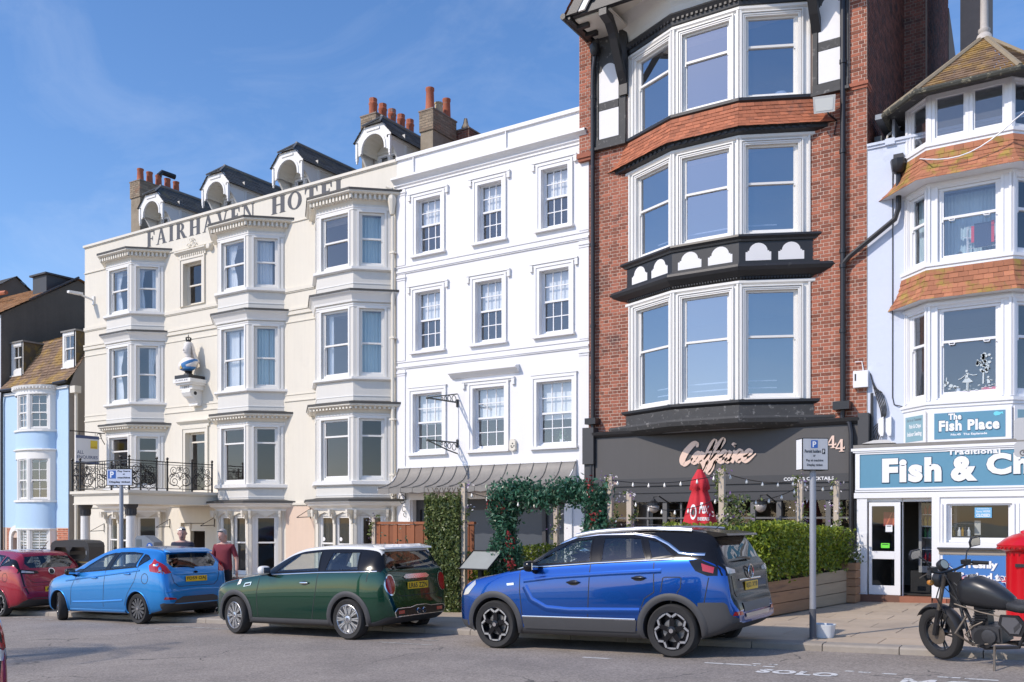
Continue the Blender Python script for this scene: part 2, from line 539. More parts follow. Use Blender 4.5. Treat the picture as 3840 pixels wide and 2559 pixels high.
M_greym=mat('mid_grey_paint', (0.13,0.128,0.125),0.55,var=0.06,vscale=2)
M_room=mat('room_plaster', (0.34,0.33,0.33),0.95)
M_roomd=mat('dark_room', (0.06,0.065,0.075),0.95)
M_blind=mat('roller_blind', (0.74,0.74,0.74),0.9)
M_curtw=mat('white_net_curtain', (0.76,0.77,0.78),0.95,var=0.05)
M_curtb=mat('pale_blue_curtain', (0.50,0.62,0.64),0.95,var=0.06)
G_win=glass_mat('window_glass', (0.90,0.93,0.95),0.09,dirt=0.22)
G_sky=glass_mat('sky_reflecting_glass', (0.62,0.70,0.82),0.30,dirt=0.12)
G_shop=glass_mat('shop_glass', (0.85,0.87,0.87),0.0)
G_dark=glass_mat('dim_glass', (0.85,0.82,0.82),0.04)
M_letter=mat('dark_grey_lettering', (0.075,0.078,0.088),0.6,var=0.15,vscale=8)
M_wtext=mat('white_lettering', (0.82,0.82,0.82),0.5)
M_ktext=mat('black_lettering', (0.02,0.02,0.022),0.5)
# ------------------------------------------------------------------ ground
def strip_sheet(name,x0,x1,y0,y1,zf,m,nx=40,ny=1,kind='structure'):
 b=MB()
 rows=[[(x0+(x1-x0)*i/nx,y0+(y1-y0)*j/ny,zf(x0+(x1-x0)*i/nx,y0+(y1-y0)*j/ny)) for i in range(nx+1)] for j in range(ny+1)]
 b.loft(rows)
 return tag(b.build(name,m),kind=kind)
strip_sheet('ground', -600,600,-60,700,lambda x,y: gz(x)-0.35,mat('bare_ground', (0.2,0.18,0.15),0.95),nx=120)
strip_sheet('road', -120,40,0.8,11.75,lambda x,y: gz(x),M_asph,nx=160)
strip_sheet('promenade', -120,60,-16,0.8,lambda x,y: gz(x)+0.1,mat('promenade_paving', (0.46,0.41,0.35),0.9,var=0.1),nx=60)
strip_sheet('beach', -600,600,-70,-16,lambda x,y: gz(x)-0.6-0.02*(-16-y),mat('beach_sand', (0.50,0.41,0.29),0.95,var=0.1),nx=20)
strip_sheet('sea', -1500,1500,-1800,-70,lambda x,y: -3.2,mat('sea_water', (0.03,0.09,0.12),0.12,bump=0.4,bscale=1.5),nx=2)
pav=strip_sheet('pavement', -60,20,12.0,22.5,lambda x,y: pz(x,y)-0.012,M_joint,nx=80,ny=2)
slab_mesh={}
random_s=random.Random(3)
def slab(x0,x1,y0,y1):
 b=MB()
 j=0.006
 c=[(x0+j,y0+j),(x1-j,y0+j),(x1-j,y1-j),(x0+j,y1-j)]
 dz=random_s.uniform(-0.002,0.003)
 top=[b.pt((x,y,pz(x,y)+dz)) for x,y in c]
 bot=[b.pt((x,y,pz(x,y)-0.02)) for x,y in c]
 b.f.append(top); b.m.append(0)
 for i in range(4):
  k=(i+1) % 4
  b.f.append([bot[i],bot[k],top[k],top[i]]); b.m.append(0)
 return b
cnt=0
far=MB()
row=0
y=12.0
while y<19.1:
 dy=0.6
 off=0.45*(row % 2)
 x=3.0+off
 while x>-34:
  dx=0.9
  b=slab(x-dx,x,y,y+dy)
  near=(x>-7.5 and y<18.6) or (x>-12.5 and y<13.8)
  if near and cnt<290:
   b.build('paving_slab', M_pave,pav); cnt+=1
  else:
   n=len(far.v); far.v+=b.v; far.f+=[[i+n for i in f] for f in b.f]; far.m+=b.m
  x-=dx
 y+=dy; row+=1
tag(far.build('paving_slabs', M_pave,pav),kind='stuff')
kerb=MB()
kerb_root=tag(empty('kerb', (0,11.75,0)),kind='structure')
x=6.0
while x>-40:
 L=0.9
 b=MB()
 a0,a1=x-L+0.006,x-0.006
 dz=random_s.uniform(-0.004,0.004)
 prof=[(11.75,-0.15),(11.75,0.065),(11.765,0.085),(11.79,0.092),(11.995,0.094),(11.995,-0.15)]
 rows=[[(a,yy,gz(a)+zz+dz) for yy,zz in prof] for a in (a0,a1)]
 I=b.loft(rows,closed=True)
 b.f.append(I[0]); b.f.append(I[1][::-1]); b.m+=[0,0]
 b.build('kerb_stone', M_kerb,kerb_root)
 x-=L
def road_poly(b,pts,lift=0.004):
 b.face([(x,y,gz(x)+lift) for x,y in pts])
mk=MB()
def dash(b,x0,x1,y0,w=0.09):
 road_poly(b,[(x0,y0),(x1,y0),(x1,y0+w),(x0,y0+w)])
for x0,x1,y0 in [(-3.95,-3.34,10.19),(-3.42,-3.33,10.32),(-3.24,-3.14,10.34),(-3.25,-3.12,10.16),(-2.36,-2.27,10.16),(-2.22,-2.1,10.14),
                   (-1.98,-1.84,10.13),(-1.45,-1.24,10.12),(-1.2,-0.9,10.1),(-5.5,-5.1,10.08)]:
 dash(mk,x0,x1,y0,0.06)
tag(mk.build('bay_dashes', M_line),kind='structure')
om=MB()
dash(om,-9.15,-8.15,10.42,0.07); dash(om,-14.9,-12.9,11.0,0.10); dash(om,-9.0,-8.4,10.9,0.07); dash(om,-20.5,-18.9,11.1,0.1)
dash(om,-15.2,-14.5,10.6,0.06)
tag(om.build('worn_bay_lines', M_oldline),kind='structure')
class RoadFrame:
 def __call__(self,s,d,z): return (s,z,gz(s)+0.005)
tag(lettering('road_lettering_solo', 'SOLO', M_line,RoadFrame(),-3.2,-2.36,9.72,10.0,0,None,bold=0.06,spacing=1.15),kind='structure')
tag(lettering('road_lettering_motorcycle', 'MC ONLY', M_line,RoadFrame(),-1.72,0.35,9.4,9.93,0,None,bold=0.03,spacing=1.1),kind='structure')
# ------------------------------------------------------------------ shared building parts
def sash(fr,s0,s1,z0,z1,meet,root,mf,mg,depth=0.10,fw=0.05,bars=None,sill=None,name='window', label=None,d=0.0,horn=True,blind=None):
 """a sash window in a wall frame: frame mesh with sub-part panes. bars=(cols, rows per sash)"""
 b=MB(fr)
 k=d-depth
 t=0.05
 b.box(s0,s0+fw,k-t,k+0.03,z0,z1); b.box(s1-fw,s1,k-t,k+0.03,z0,z1)
 b.box(s0+fw,s1-fw,k-t,k+0.03,z1-fw,z1); b.box(s0+fw,s1-fw,k-t,k+0.035,z0,z0+fw*1.3)
 a0,a1,c0,c1=s0+fw,s1-fw,z0+fw*1.3,z1-fw
 lights=[(c0,c1)]
 if meet:
  b.box(a0,a1,k-t,k+0.02,meet-0.022,meet+0.025)
  lights=[(c0,meet-0.022),(meet+0.025,c1)]
  if horn:
   for q in (a0,a1-0.03):
    b.box(q,q+0.03,k-0.02,k+0.025,meet-0.07,meet-0.022)
 w=0.034
 plan=[]
 for li,(e0,e1) in enumerate(lights):
  kk=k+(0.002 if li else -0.022)
  b.box(a0,a0+w,kk-0.02,kk+0.012,e0,e1); b.box(a1-w,a1,kk-0.02,kk+0.012,e0,e1)
  if li==0: b.box(a0+w,a1-w,kk-0.02,kk+0.012,e0,e0+w*1.3)
  p0,p1,q0,q1=a0+w,a1-w,e0+(w*1.3 if li==0 else 0),e1
  nc,nr=bars if bars else (1,1)
  bw=0.011
  for i in range(1,nc):
   x=p0+(p1-p0)*i/nc
   b.box(x-bw,x+bw,kk-0.016,kk+0.01,q0,q1)
  for j in range(1,nr):
   z=q0+(q1-q0)*j/nr
   b.box(p0,p1,kk-0.0165,kk+0.0105,z-bw,z+bw)
  for i in range(nc):
   for j in range(nr):
    plan.append((p0+(p1-p0)*i/nc,p0+(p1-p0)*(i+1)/nc,q0+(q1-q0)*j/nr,q0+(q1-q0)*(j+1)/nr,kk-0.006))
 if sill:
  b.box(s0-sill,s1+sill,k-t,d+0.07,z0-0.07,z0-0.002)
 wob=b.build(name,mf,root)
 if label: wob['label']=label
 for x0,x1,y0,y1,kk in plan:
  p=MB(fr); p.face([(x0,kk,y0),(x1,kk,y0),(x1,kk,y1),(x0,kk,y1)])
  p.build('pane', mg,wob)
 if blind:
  p=MB(fr); p.box(a0,a1,k-0.10,k-0.095,blind,c1); p.build('blind', M_blind,wob)
 return wob
def curtain(fr,s0,s1,z0,z1,d,m,label,group,tied=False,folds=None):
 b=MB(fr)
 n=max(10,int((s1-s0)/0.018)); folds=folds or max(2,(s1-s0)/0.085)
 ph=R.uniform(0,6)
 rows=[]
 for j in range(7):
  v=j/6; z=z1+(z0-z1)*v
  row=[]
  for i in range(n+1):
   u=i/n
   s=s0+(s1-s0)*u
   if tied: s=s0+(s1-s0)*u*(1-0.42*sin(pi*min(1,v*1.25))**2*(0.6+0.4*u))
   row.append((s,d+0.018*sin(u*folds*2*pi+ph+0.5*sin(3*v))+0.008*sin(u*folds*5.1+ph*2),z))
  rows.append(row)
 b.loft(rows)
 o=b.build('curtain', m,None,smooth=True)
 return tag(o,label,'curtain', group)
def tile_band(path,prof,m,root,w=0.165,name='tile', limit=300,jitter=0.004,y0=Y0,thick=0.014):
 """courses of hanging tiles round a bay. prof: list of (out, z) from top to bottom, one entry per course edge"""
 count=0
 rest=MB()
 for r in range(len(prof)-1):
  (o0,z0),(o1,z1)=prof[r],prof[r+1]
  pa=offset_path(path,o0+0.004,y0); pb=offset_path(path,o1+0.018,y0)
  for seg in range(len(path)-1):
   A0,A1=Vector((*pa[seg],z0)),Vector((*pa[seg+1],z0))
   B0,B1=Vector((*pb[seg],z1-0.008)),Vector((*pb[seg+1],z1-0.008))
   L=(B1-B0).length
   n=max(1,round(L/w))
   t=(B1-B0).normalized(); nrm=Vector((t.y,-t.x,0))
   off=0.5 if r % 2 else 0.0
   cuts=[0.0]+[(i+(1-off if off else 1))/n for i in range(n)]
   cuts=sorted({min(1.0,max(0.0,c)) for c in cuts}|{1.0})
   for c0,c1 in zip(cuts,cuts[1:]):
    if c1-c0<0.02/max(L,0.1): continue
    g=0.0018/L
    q=[A0.lerp(A1,c0+g),A0.lerp(A1,c1-g),B0.lerp(B1,c1-g),B0.lerp(B1,c0+g)]
    jj=R.uniform(-jitter,jitter); jz=R.uniform(-0.003,0.003)
    q=[q[0],q[1],q[2]+nrm*jj+Vector((0,0,jz)),q[3]+nrm*(jj+R.uniform(-.003,.003))+Vector((0,0,jz))]
    b=MB()
    f=[b.pt(p) for p in q]; k=[b.pt(p-nrm*thick) for p in q]
    b.f+=[f,[f[2],f[3],k[3],k[2]],[f[0],f[3],k[3],k[0]],[f[1],f[2],k[2],k[1]]]; b.m+=[0]*4
    if count<limit:
     b.build(name,m,root); count+=1
    else:
     nn=len(rest.v); rest.v+=b.v; rest.f+=[[i+nn for i in ff] for ff in b.f]; rest.m+=b.m
 if rest.v:
  tag(rest.build(name + 's', m,root),kind='stuff')
 return count
def brick_panel(fr,s0,s1,z0,z1,holes=(),course=0.0755,d=0.0,bond='english', phase=0):
 """list of small brick builders covering a rectangle; joints recessed because the bricks stand 7 mm proud"""
 out=[]
 j=0.0075
 r=phase
 z=z0
 while z<z1-0.02:
  zt=min(z+course,z1)
  L=0.2255 if (r % 2==0 or bond == 'stretcher') else 0.11275
  s=s0-(0.05637 if (r % 2 and bond == 'english') else (0.11275 if r % 2 else 0))
  while s<s1:
   a,b_=max(s,s0)+j,min(s+L,s1)-j
   if b_-a>0.02 and not any(h[0]<(a+b_)/2<h[1] and h[2]<(z+zt)/2<h[3] for h in holes):
    out.append((a,b_,z+j,zt-j,d+R.uniform(0.005,0.009)))
   s+=L
  z+=course; r+=1
 return out
def brick_mb(b,q,fr,depth=0.012):
 a,c,z0,z1,d=q
 i=len(b.v)
 for s,z in ((a,z0),(c,z0),(c,z1),(a,z1)):
  b.v.append(fr(s,d,z))
 for s,z in ((a,z0),(c,z0),(c,z1),(a,z1)):
  b.v.append(fr(s,d-depth,z))
 b.f+=[[i,i+1,i+2,i+3],[i,i+4,i+5,i+1],[i+1,i+5,i+6,i+2],[i+2,i+6,i+7,i+3],[i+3,i+7,i+4,i]]
 b.m+=[0]*5
def slate_roof(b,p00,p10,p01,p11,rows,w,thick=0.012):
 """courses of slates over a quad p00-p10 (eave) to p01-p11 (ridge)"""
 p00,p10,p01,p11=map(Vector,(p00,p10,p01,p11))
 nrm=(p10-p00).cross(p01-p00).normalized()
 if nrm.z<0: nrm=-nrm
 for r in range(rows):
  v0,v1=r/rows,min(1.0,(r+1.12)/rows)
  a,c=p00.lerp(p01,v0),p10.lerp(p11,v0); e,f=p00.lerp(p01,v1),p10.lerp(p11,v1)
  L=(c-a).length; n=max(1,int(L/w))
  offs=0.5 if r % 2 else 0
  cuts=sorted({0.0,1.0}|{min(1,max(0,(i+offs)/n)) for i in range(n+1)})
  for u0,u1 in zip(cuts,cuts[1:]):
   g=0.002/L
   h=thick*R.uniform(0.8,1.5)
   q=[a.lerp(c,u0+g)+nrm*h,a.lerp(c,u1-g)+nrm*h,e.lerp(f,u1-g)+nrm*0.001,e.lerp(f,u0+g)+nrm*0.001]
   i=[b.pt(p) for p in q]; k=[b.pt(q[0]-nrm*h),b.pt(q[1]-nrm*h)]
   b.f+=[i,[k[0],k[1],i[1],i[0]]]; b.m+=[b.mi]*2
def pot(b,x,y,z,h,r,kind=0):
 if kind==0: b.lathe([(r*1.12,z),(r*1.08,z+h*0.08),(r,z+h*0.12),(r*0.86,z+h*0.86),(r*0.98,z+h*0.9),(r*0.98,z+h),(r*0.7,z+h),(r*0.65,z+h*0.8)],x,y,14)
 else: b.lathe([(r,z),(r,z+h*0.62),(r*1.1,z+h*0.66),(r*1.12,z+h*0.74),(r*0.95,z+h*0.78),(r*1.0,z+h),(r*0.7,z+h),(r*0.6,z+h*0.7)],x,y,8)
# ------------------------------------------------------------------ the hotel
HX0,HX1=-30.56,-16.16
hotel=empty('hotel_building', (-23.4,Y0,gz(-23.4)),label='long cream stucco hotel with canted bay stacks and dark letters along its parapet', cat='hotel')
HB=[]   # bays: centre, joint, corner coordinates
for c in (-27.53,-21.915,-17.775):
 HB.append([(c-1.425,Y0),(c-0.675,Y0-0.7),(c+0.675,Y0-0.7),(c+1.425,Y0)])
ST=[  # z of window bottom, top, meeting rail
 dict(b=8.58,t=10.03,m=9.33),dict(b=5.61,t=7.43,m=6.50),dict(b=2.80,t=4.45,m=3.99)]
holes=[]
for p in HB:
 a,b_=p[0][0]+0.12,p[3][0]-0.12
 for s in ST: holes.append((a,b_,s['b']-0.05,s['t']+0.1))
 holes.append((a,b_,-0.35,1.9))
cwin=[(-25.11,-24.2,8.62,9.99),(-25.0,-24.04,2.56,4.52)]
door_h=(-25.26,-24.06,-0.75,1.62)
holes+=cwin+[door_h]
b=MB(F0)
b.wall(HX0,HX1,-1.3,11.39,holes,rev=0.2)
b.box(HX0,HX0+0.02,-9,-0.02,-1.3,11.3)
b.box(HX1-0.02,HX1,-9,-0.3,-1.3,11.3)
b.build('wall', M_hotel,hotel)
b=MB(F0)
b.box(HX0-0.03,HX1+0.02,-0.32,0.06,11.385,11.46); b.box(HX0-0.01,HX1,-0.30,0.03,11.36,11.384)
b.build('coping', M_trimc,hotel)
for z,h,d in [(10.455,0.03,0.035),(8.43,0.10,0.05),(8.40,0.028,0.03),(7.86,0.06,0.06),(7.74,0.10,0.045),(7.52,0.03,0.025),(5.385,0.02,0.02),(5.2,0.035,0.03),(2.15,0.07,0.05)]:
 segs=[HX0]+[x for p in HB for x in (p[0][0]-0.02,p[3][0]+0.02)]+[HX1-0.12]
 for i in range(0,len(segs),2):
  if segs[i+1]-segs[i]>0.05: b=MB(F0); b.box(segs[i],segs[i+1],0.001,d,z,z+h); b.build('string_course', M_hotel,hotel)
b=MB(F0)
b.box(-20.42,-19.25,0.001,0.006,-0.9,2.12)
b.build('unpainted_patch', mat('peach_undercoat', (0.68,0.53,0.42),0.8,var=0.05,vscale=2,streak=0.1),hotel)
b=MB()
zs=[(-1.0,-0.55),(1.98,2.3),(4.72,5.2),(7.62,8.2),(10.3,10.6)]
for z0,z1 in zs:
 b.box(HX0+0.05,HX1-0.05,Y0+0.21,Y0+5,z0,z1)
 for p in HB:
  q=[(p[0][0]+0.1,Y0+0.3),(p[1][0]+0.05,p[1][1]+0.12),(p[2][0]-0.05,p[2][1]+0.12),(p[3][0]-0.1,Y0+0.3)]
  b.prism(q,z0,z1,'z')
b.box(HX0+0.05,HX1-0.05,Y0+4.2,Y0+4.3,-1,10.5)
for x in (-29.9,-26.0,-23.5,-20.1,-19.0,-16.3):
 b.box(x,x+0.1,Y0+0.22,Y0+4.2,-1,10.5)
b.build('room', mat('hotel_room', (0.36,0.31,0.29),0.95),hotel)
cg = 'curtains in the hotel windows'
bayname=['leftmost', 'middle', 'rightmost']
stname=['top floor', 'second floor', 'balcony floor']
CURT={  # bay, storey, face -> list of (u0, u1, material, tied, words)
 (0,0,1): [(0.0,0.34,'w', True,'white tied curtain at the left of the front pane')],
 (0,0,2): [(0.0,0.3,'w', True,'white curtain gathered at the left of the angled pane'),(0.7,1.0,'w', False,'white curtain gathered at the right of the angled pane')],
 (0,1,1): [(0.05,0.45,'w', True,'white curtain drawn aside in the front pane')],
 (0,1,2): [(0.5,1.0,'w', True,'white curtain sweeping across the angled pane')],
 (1,0,1): [(0.0,0.42,'w', True,'white curtain gathered in the front pane')],
 (1,0,2): [(0.0,0.85,'w', False,'white curtain covering most of the angled pane')],
 (1,1,1): [(0.0,0.5,'w', False,'white curtain on the left of the front pane'),(0.62,1.0,'w', False,'white curtain on the right of the front pane')],
 (1,1,2): [(0.0,0.62,'b', False,'pale blue curtain on the left of the angled pane'),(0.66,1.0,'b', False,'pale blue curtain on the right of the angled pane')],
 (2,0,2): [(0.0,0.98,'b', False,'pale blue curtain drawn right across the angled pane')],
 (2,1,1): [(0.0,0.2,'w', False,'thin white curtain at the left of the front pane'),(0.8,1.0,'w', False,'thin white curtain at the right of the front pane')],
 (2,1,2): [(0.0,0.98,'b', False,'blue curtain drawn across the angled pane')],
}
def cornice(root,path,zt,zb,o,dent,dark=True):
 h=zt-zb
 b=MB()
 if dent:
  prof=[(0.0,zt-0.02),(o,zt-0.02),(o,zt-0.09),(o-0.04,zt-0.12),(0.11,zt-0.13),(0.10,zb+0.10),(0.04,zb+0.09),(0.0,zb)]
 else:
  prof=[(0.0,zt-0.02),(o,zt-0.02),(o,zt-0.07),(o-0.05,zt-0.10),(o-0.09,zt-0.16),(0.07,zb+0.06),(0.06,zb),(0.0,zb)]
 b.sweep(prof,path,Y0)
 b.build('cornice', M_trimc if dent else M_trim,root)
 if dark:
  b=MB(); b.sweep([(0,zt+0.06),(o*0.4,zt+0.03),(o+0.02,zt+0.005),(o+0.02,zt-0.05),(0.0,zt-0.019)],path,Y0)
  b.build('lead_flashing', M_leadd,root)
 if dent:
  b=MB()
  for p,q in zip(path,path[1:]):
   fr=frame2(p,q); L=math.hypot(q[0]-p[0],q[1]-p[1])
   n=int((L+0.16)/0.125)
   for i in range(n+1):
    s=-0.06+(L+0.12)*i/n
    b.fr=fr; b.box(s-0.033,s+0.033,0.08,0.19,zb+0.10,zt-0.125)
  tag(b.build('dentils', M_trimc,root),kind='stuff')
for bi,path in enumerate(HB):
 faces=[frame2(p,q) for p,q in zip(path,path[1:])]
 LEN=[math.hypot(q[0]-p[0],q[1]-p[1]) for p,q in zip(path,path[1:])]
 ops=[]
 for fi,L in enumerate(LEN):
  if fi==1: a0,a1=0.175,L-0.175
  elif fi==2: a0,a1=0.16,L-0.19
  else: a0,a1=0.19,L-0.16
  ops.append((a0,a1))
 body=MB()
 for fi,fr in enumerate(faces):
  body.fr=fr
  a0,a1=ops[fi]
  hs=[(a0,a1,s['b'],s['t']) for s in ST]
  hs.append((0.10,LEN[fi]-0.10,0.10,1.82))
  body.wall(0,LEN[fi],-1.2,10.36,hs,rev=0.09)
 body.build('bay', M_hoteld,hotel)
 tr=MB()
 for zw0,zw1 in [(8.44,8.56),(5.48,5.59),(2.64,2.78)]:
  tr.sweep([(0.0,zw1),(0.10,zw1-0.02),(0.10,zw0+0.03),(0.05,zw0),(0.0,zw0)],path,Y0)
 for zt in (10.18,7.56,4.58):
  tr.sweep([(0.0,zt),(0.03,zt),(0.03,zt-0.03),(0.015,zt-0.045),(0.015,zt-0.09),(0,zt-0.09)],path,Y0)
 for zp in (8.12,5.08,2.40):
  tr.sweep([(0.0,zp),(0.012,zp),(0.012,zp-0.025),(0,zp-0.025)],path,Y0)
 for fi,fr in enumerate(faces):
  tr.fr=fr
  a0,a1=ops[fi]
  for s in ST:
   for q0,q1 in ((a0-0.06,a0-0.004),(a1+0.004,a1+0.06)):
    tr.box(q0,q1,0.001,0.02,s['b']-0.02,s['t']+0.055)
   tr.box(a0-0.004,a1+0.004,0.001,0.02,s['t']+0.004,s['t']+0.055)
  if fi==2:   # engaged pilaster strip where the bay meets the wall
   for s in ST: tr.box(LEN[fi]-0.09,LEN[fi]-0.02,0.001,0.03,s['b']-0.02,s['t']+0.0)
 tr.fr=None
 tr.build('bay_trim', M_trim,hotel)
 cornice(hotel,path,10.59,10.24,0.27,True)
 cornice(hotel,path,7.91,7.60,0.20,False)
 cornice(hotel,path,4.88,4.60,0.24,True)
 cornice(hotel,path,2.26,1.97,0.30,False)
 for si,s in enumerate(ST):
  for fi,fr in enumerate(faces):
   a0,a1=ops[fi]
   gm=G_win if si<2 else G_dark
   sash(fr,a0+0.002,a1-0.002,s['b']+0.002,s['t']-0.002,s['m'],hotel,M_trim,gm,depth=0.085,horn=(si<2))
   for u0,u1,mm,tied,words in CURT.get((bi,si,fi),[]):
    w=a1-a0-0.12
    curtain(fr,a0+0.06+w*u0,a0+0.06+w*u1,s['b']+0.06,s['t']-0.06,-0.24,M_curtw if mm == 'w' else M_curtb,
      '%s, %s, %s hotel bay' % (words,stname[si],bayname[bi]),cg,tied)
 for fi,fr in enumerate(faces):
  L=LEN[fi]
  spans=[(0.10,L/2-0.03),(L/2+0.03,L-0.10)] if fi==1 else [(0.10,L*0.18),(L*0.18,L*0.80),(L*0.80,L-0.10)]
  for k,(x0,x1) in enumerate(spans):
   if x1-x0<0.25:
    pb=MB(fr); pb.box(x0+0.002,x1-0.002,-0.09,-0.02,0.102,1.818); pb.build('window_post', M_trim,hotel); continue
   sash(fr,x0+0.003,x1-0.003,0.104,1.816,1.06-0.02*k,hotel,M_trim,G_shop,depth=0.06,horn=False)
 hb=MB()
 for p,q,L in zip(path,path[1:],LEN):
  fr=frame2(p,q); hb.fr=fr
  for s in (0.03,L/2,L-0.03) if L>1.2 else (0.05,L-0.12):
   hb.box(s-0.035,s+0.035,0.001,0.24,1.90,1.99); hb.box(s-0.035,s+0.035,0.001,0.12,1.75,1.90); hb.box(s-0.03,s+0.03,0.001,0.06,1.62,1.75)
   hb.box(s-0.03,s+0.03,0.17,0.23,1.80,1.90)
   hb.box(s-0.045,s+0.045,0.001,0.03,0.0,1.62)
  hb.prism([(0.08,1.97),(0.08,1.78),(0.16,1.86),(L/4,1.92),(L/2-0.1,1.84),(L/2,1.80),(L/2+0.1,1.84),(3*L/4,1.92),(L-0.16,1.86),(L-0.08,1.78),(L-0.08,1.97)],0.02,0.05,'d')
 hb.fr=None
 hb.sweep([(0,0.10),(0.08,0.09),(0.08,0.03),(0,0.02)],path,Y0)
 hb.build('hood_brackets', M_trimc,hotel)
 pl=MB(); pl.sweep([(0.0,0.0),(0.03,-0.01),(0.03,-1.2),(0,-1.2)],path,Y0); pl.build('plinth', M_greyd,hotel)
nb=MB(frame2(HB[1][1],HB[1][2])); nb.box(0.13,0.33,-0.045,-0.042,0.62,0.90)
o=nb.build('window_notice', M_whitet,None); tag(o,'white paper notice taped inside the ground floor window of the middle hotel bay', 'notice')
nb=MB(frame2(HB[1][1],HB[1][2])); nb.box(0.20,0.26,-0.0405,-0.040,0.79,0.85); nb.box(0.17,0.29,-0.0405,-0.040,0.66,0.69); nb.build('printed_mark', M_ktext,o)
for u,w in ((0.22,'left'),(0.86,'right')):
 fr=frame2(HB[2][1],HB[2][2]); st=MB(fr)
 st.prism(arc(u,1.18,0.055,0,2*pi,14)[:-1],-0.047,-0.044,'d')
 tag(st.build('window_sticker', M_whitet,None),'round white sticker in the %s pane of the ground floor window behind the fence' % w,'sticker')
for (a,c,z0,z1),mt in zip(cwin,(9.29,4.22)):
 sash(F0,a+0.003,c-0.003,z0+0.003,z1-0.003,mt,hotel,M_trimc,G_dark,depth=0.18,horn=False)
 ab=MB(F0)
 ab.ringprism([(a-0.16,z0-0.02),(c+0.16,z0-0.02),(c+0.16,z1+0.17),(a-0.16,z1+0.17)],[(a,z0-0.019),(c,z0-0.019),(c,z1),(a,z1)],0.001,0.03)
 ab.ringprism([(a-0.16,z0-0.015),(c+0.16,z0-0.015),(c+0.16,z1+0.17),(a-0.16,z1+0.17)],[(a-0.11,z0-0.014),(c+0.11,z0-0.014),(c+0.11,z1+0.12),(a-0.11,z1+0.12)],0.03,0.055)
 zt=z1+0.28
 ab.box(a-0.22,c+0.22,0.001,0.05,z1+0.172,zt);
 ab.prism([(0.0,zt),(0.07,zt),(0.13,zt+0.06),(0.16,zt+0.07),(0.16,zt+0.11),(0.0,zt+0.12)],a-0.30,c+0.30,'s')
 ab.build('window_surround', M_trimc,hotel)
cb=MB()
zt=10.42
for sx in (-1,1):
 pts=[F0(-24.655+sx*(0.13+0.10*cos(t)*(1-t/9)),0.05,zt+0.10+0.10*sin(t)*(1-t/9)) for t in [i*0.5 for i in range(13)]]
 cb.tube(pts,0.017,5)
 pts=[F0(-24.655+sx*(0.06+0.05*cos(t)),0.05,zt+0.27+0.06*sin(t)) for t in [i*0.6 for i in range(9)]]
 cb.tube(pts,0.014,5)
cb.build('crest', M_trimc,hotel)
gb=MB(F0)
for i in range(12):
 s=-25.18+i*0.098
 gb.box(s,s+0.05,0.05,0.075,10.19+0.012*(i % 2),10.25)
gb.build('carved_band', M_trimc,hotel)
db=MB(F0)
db.box(-25.26,-24.9,-0.2,-0.12,-0.75,1.6); db.box(-24.9,-24.06,-0.2,-0.12,1.42,1.6)
db.box(-24.94,-24.88,-0.22,-0.08,-0.75,1.6)
db.box(-24.9,-24.06,-0.2,-0.1,1.36,1.42)
db.build('door_frame', M_trimc,hotel)
db=MB(F0); db.box(-24.88,-24.42,-0.9,-0.86,-0.7,1.36); db.build('door', mat('beige_door', (0.42,0.37,0.3),0.6),hotel)
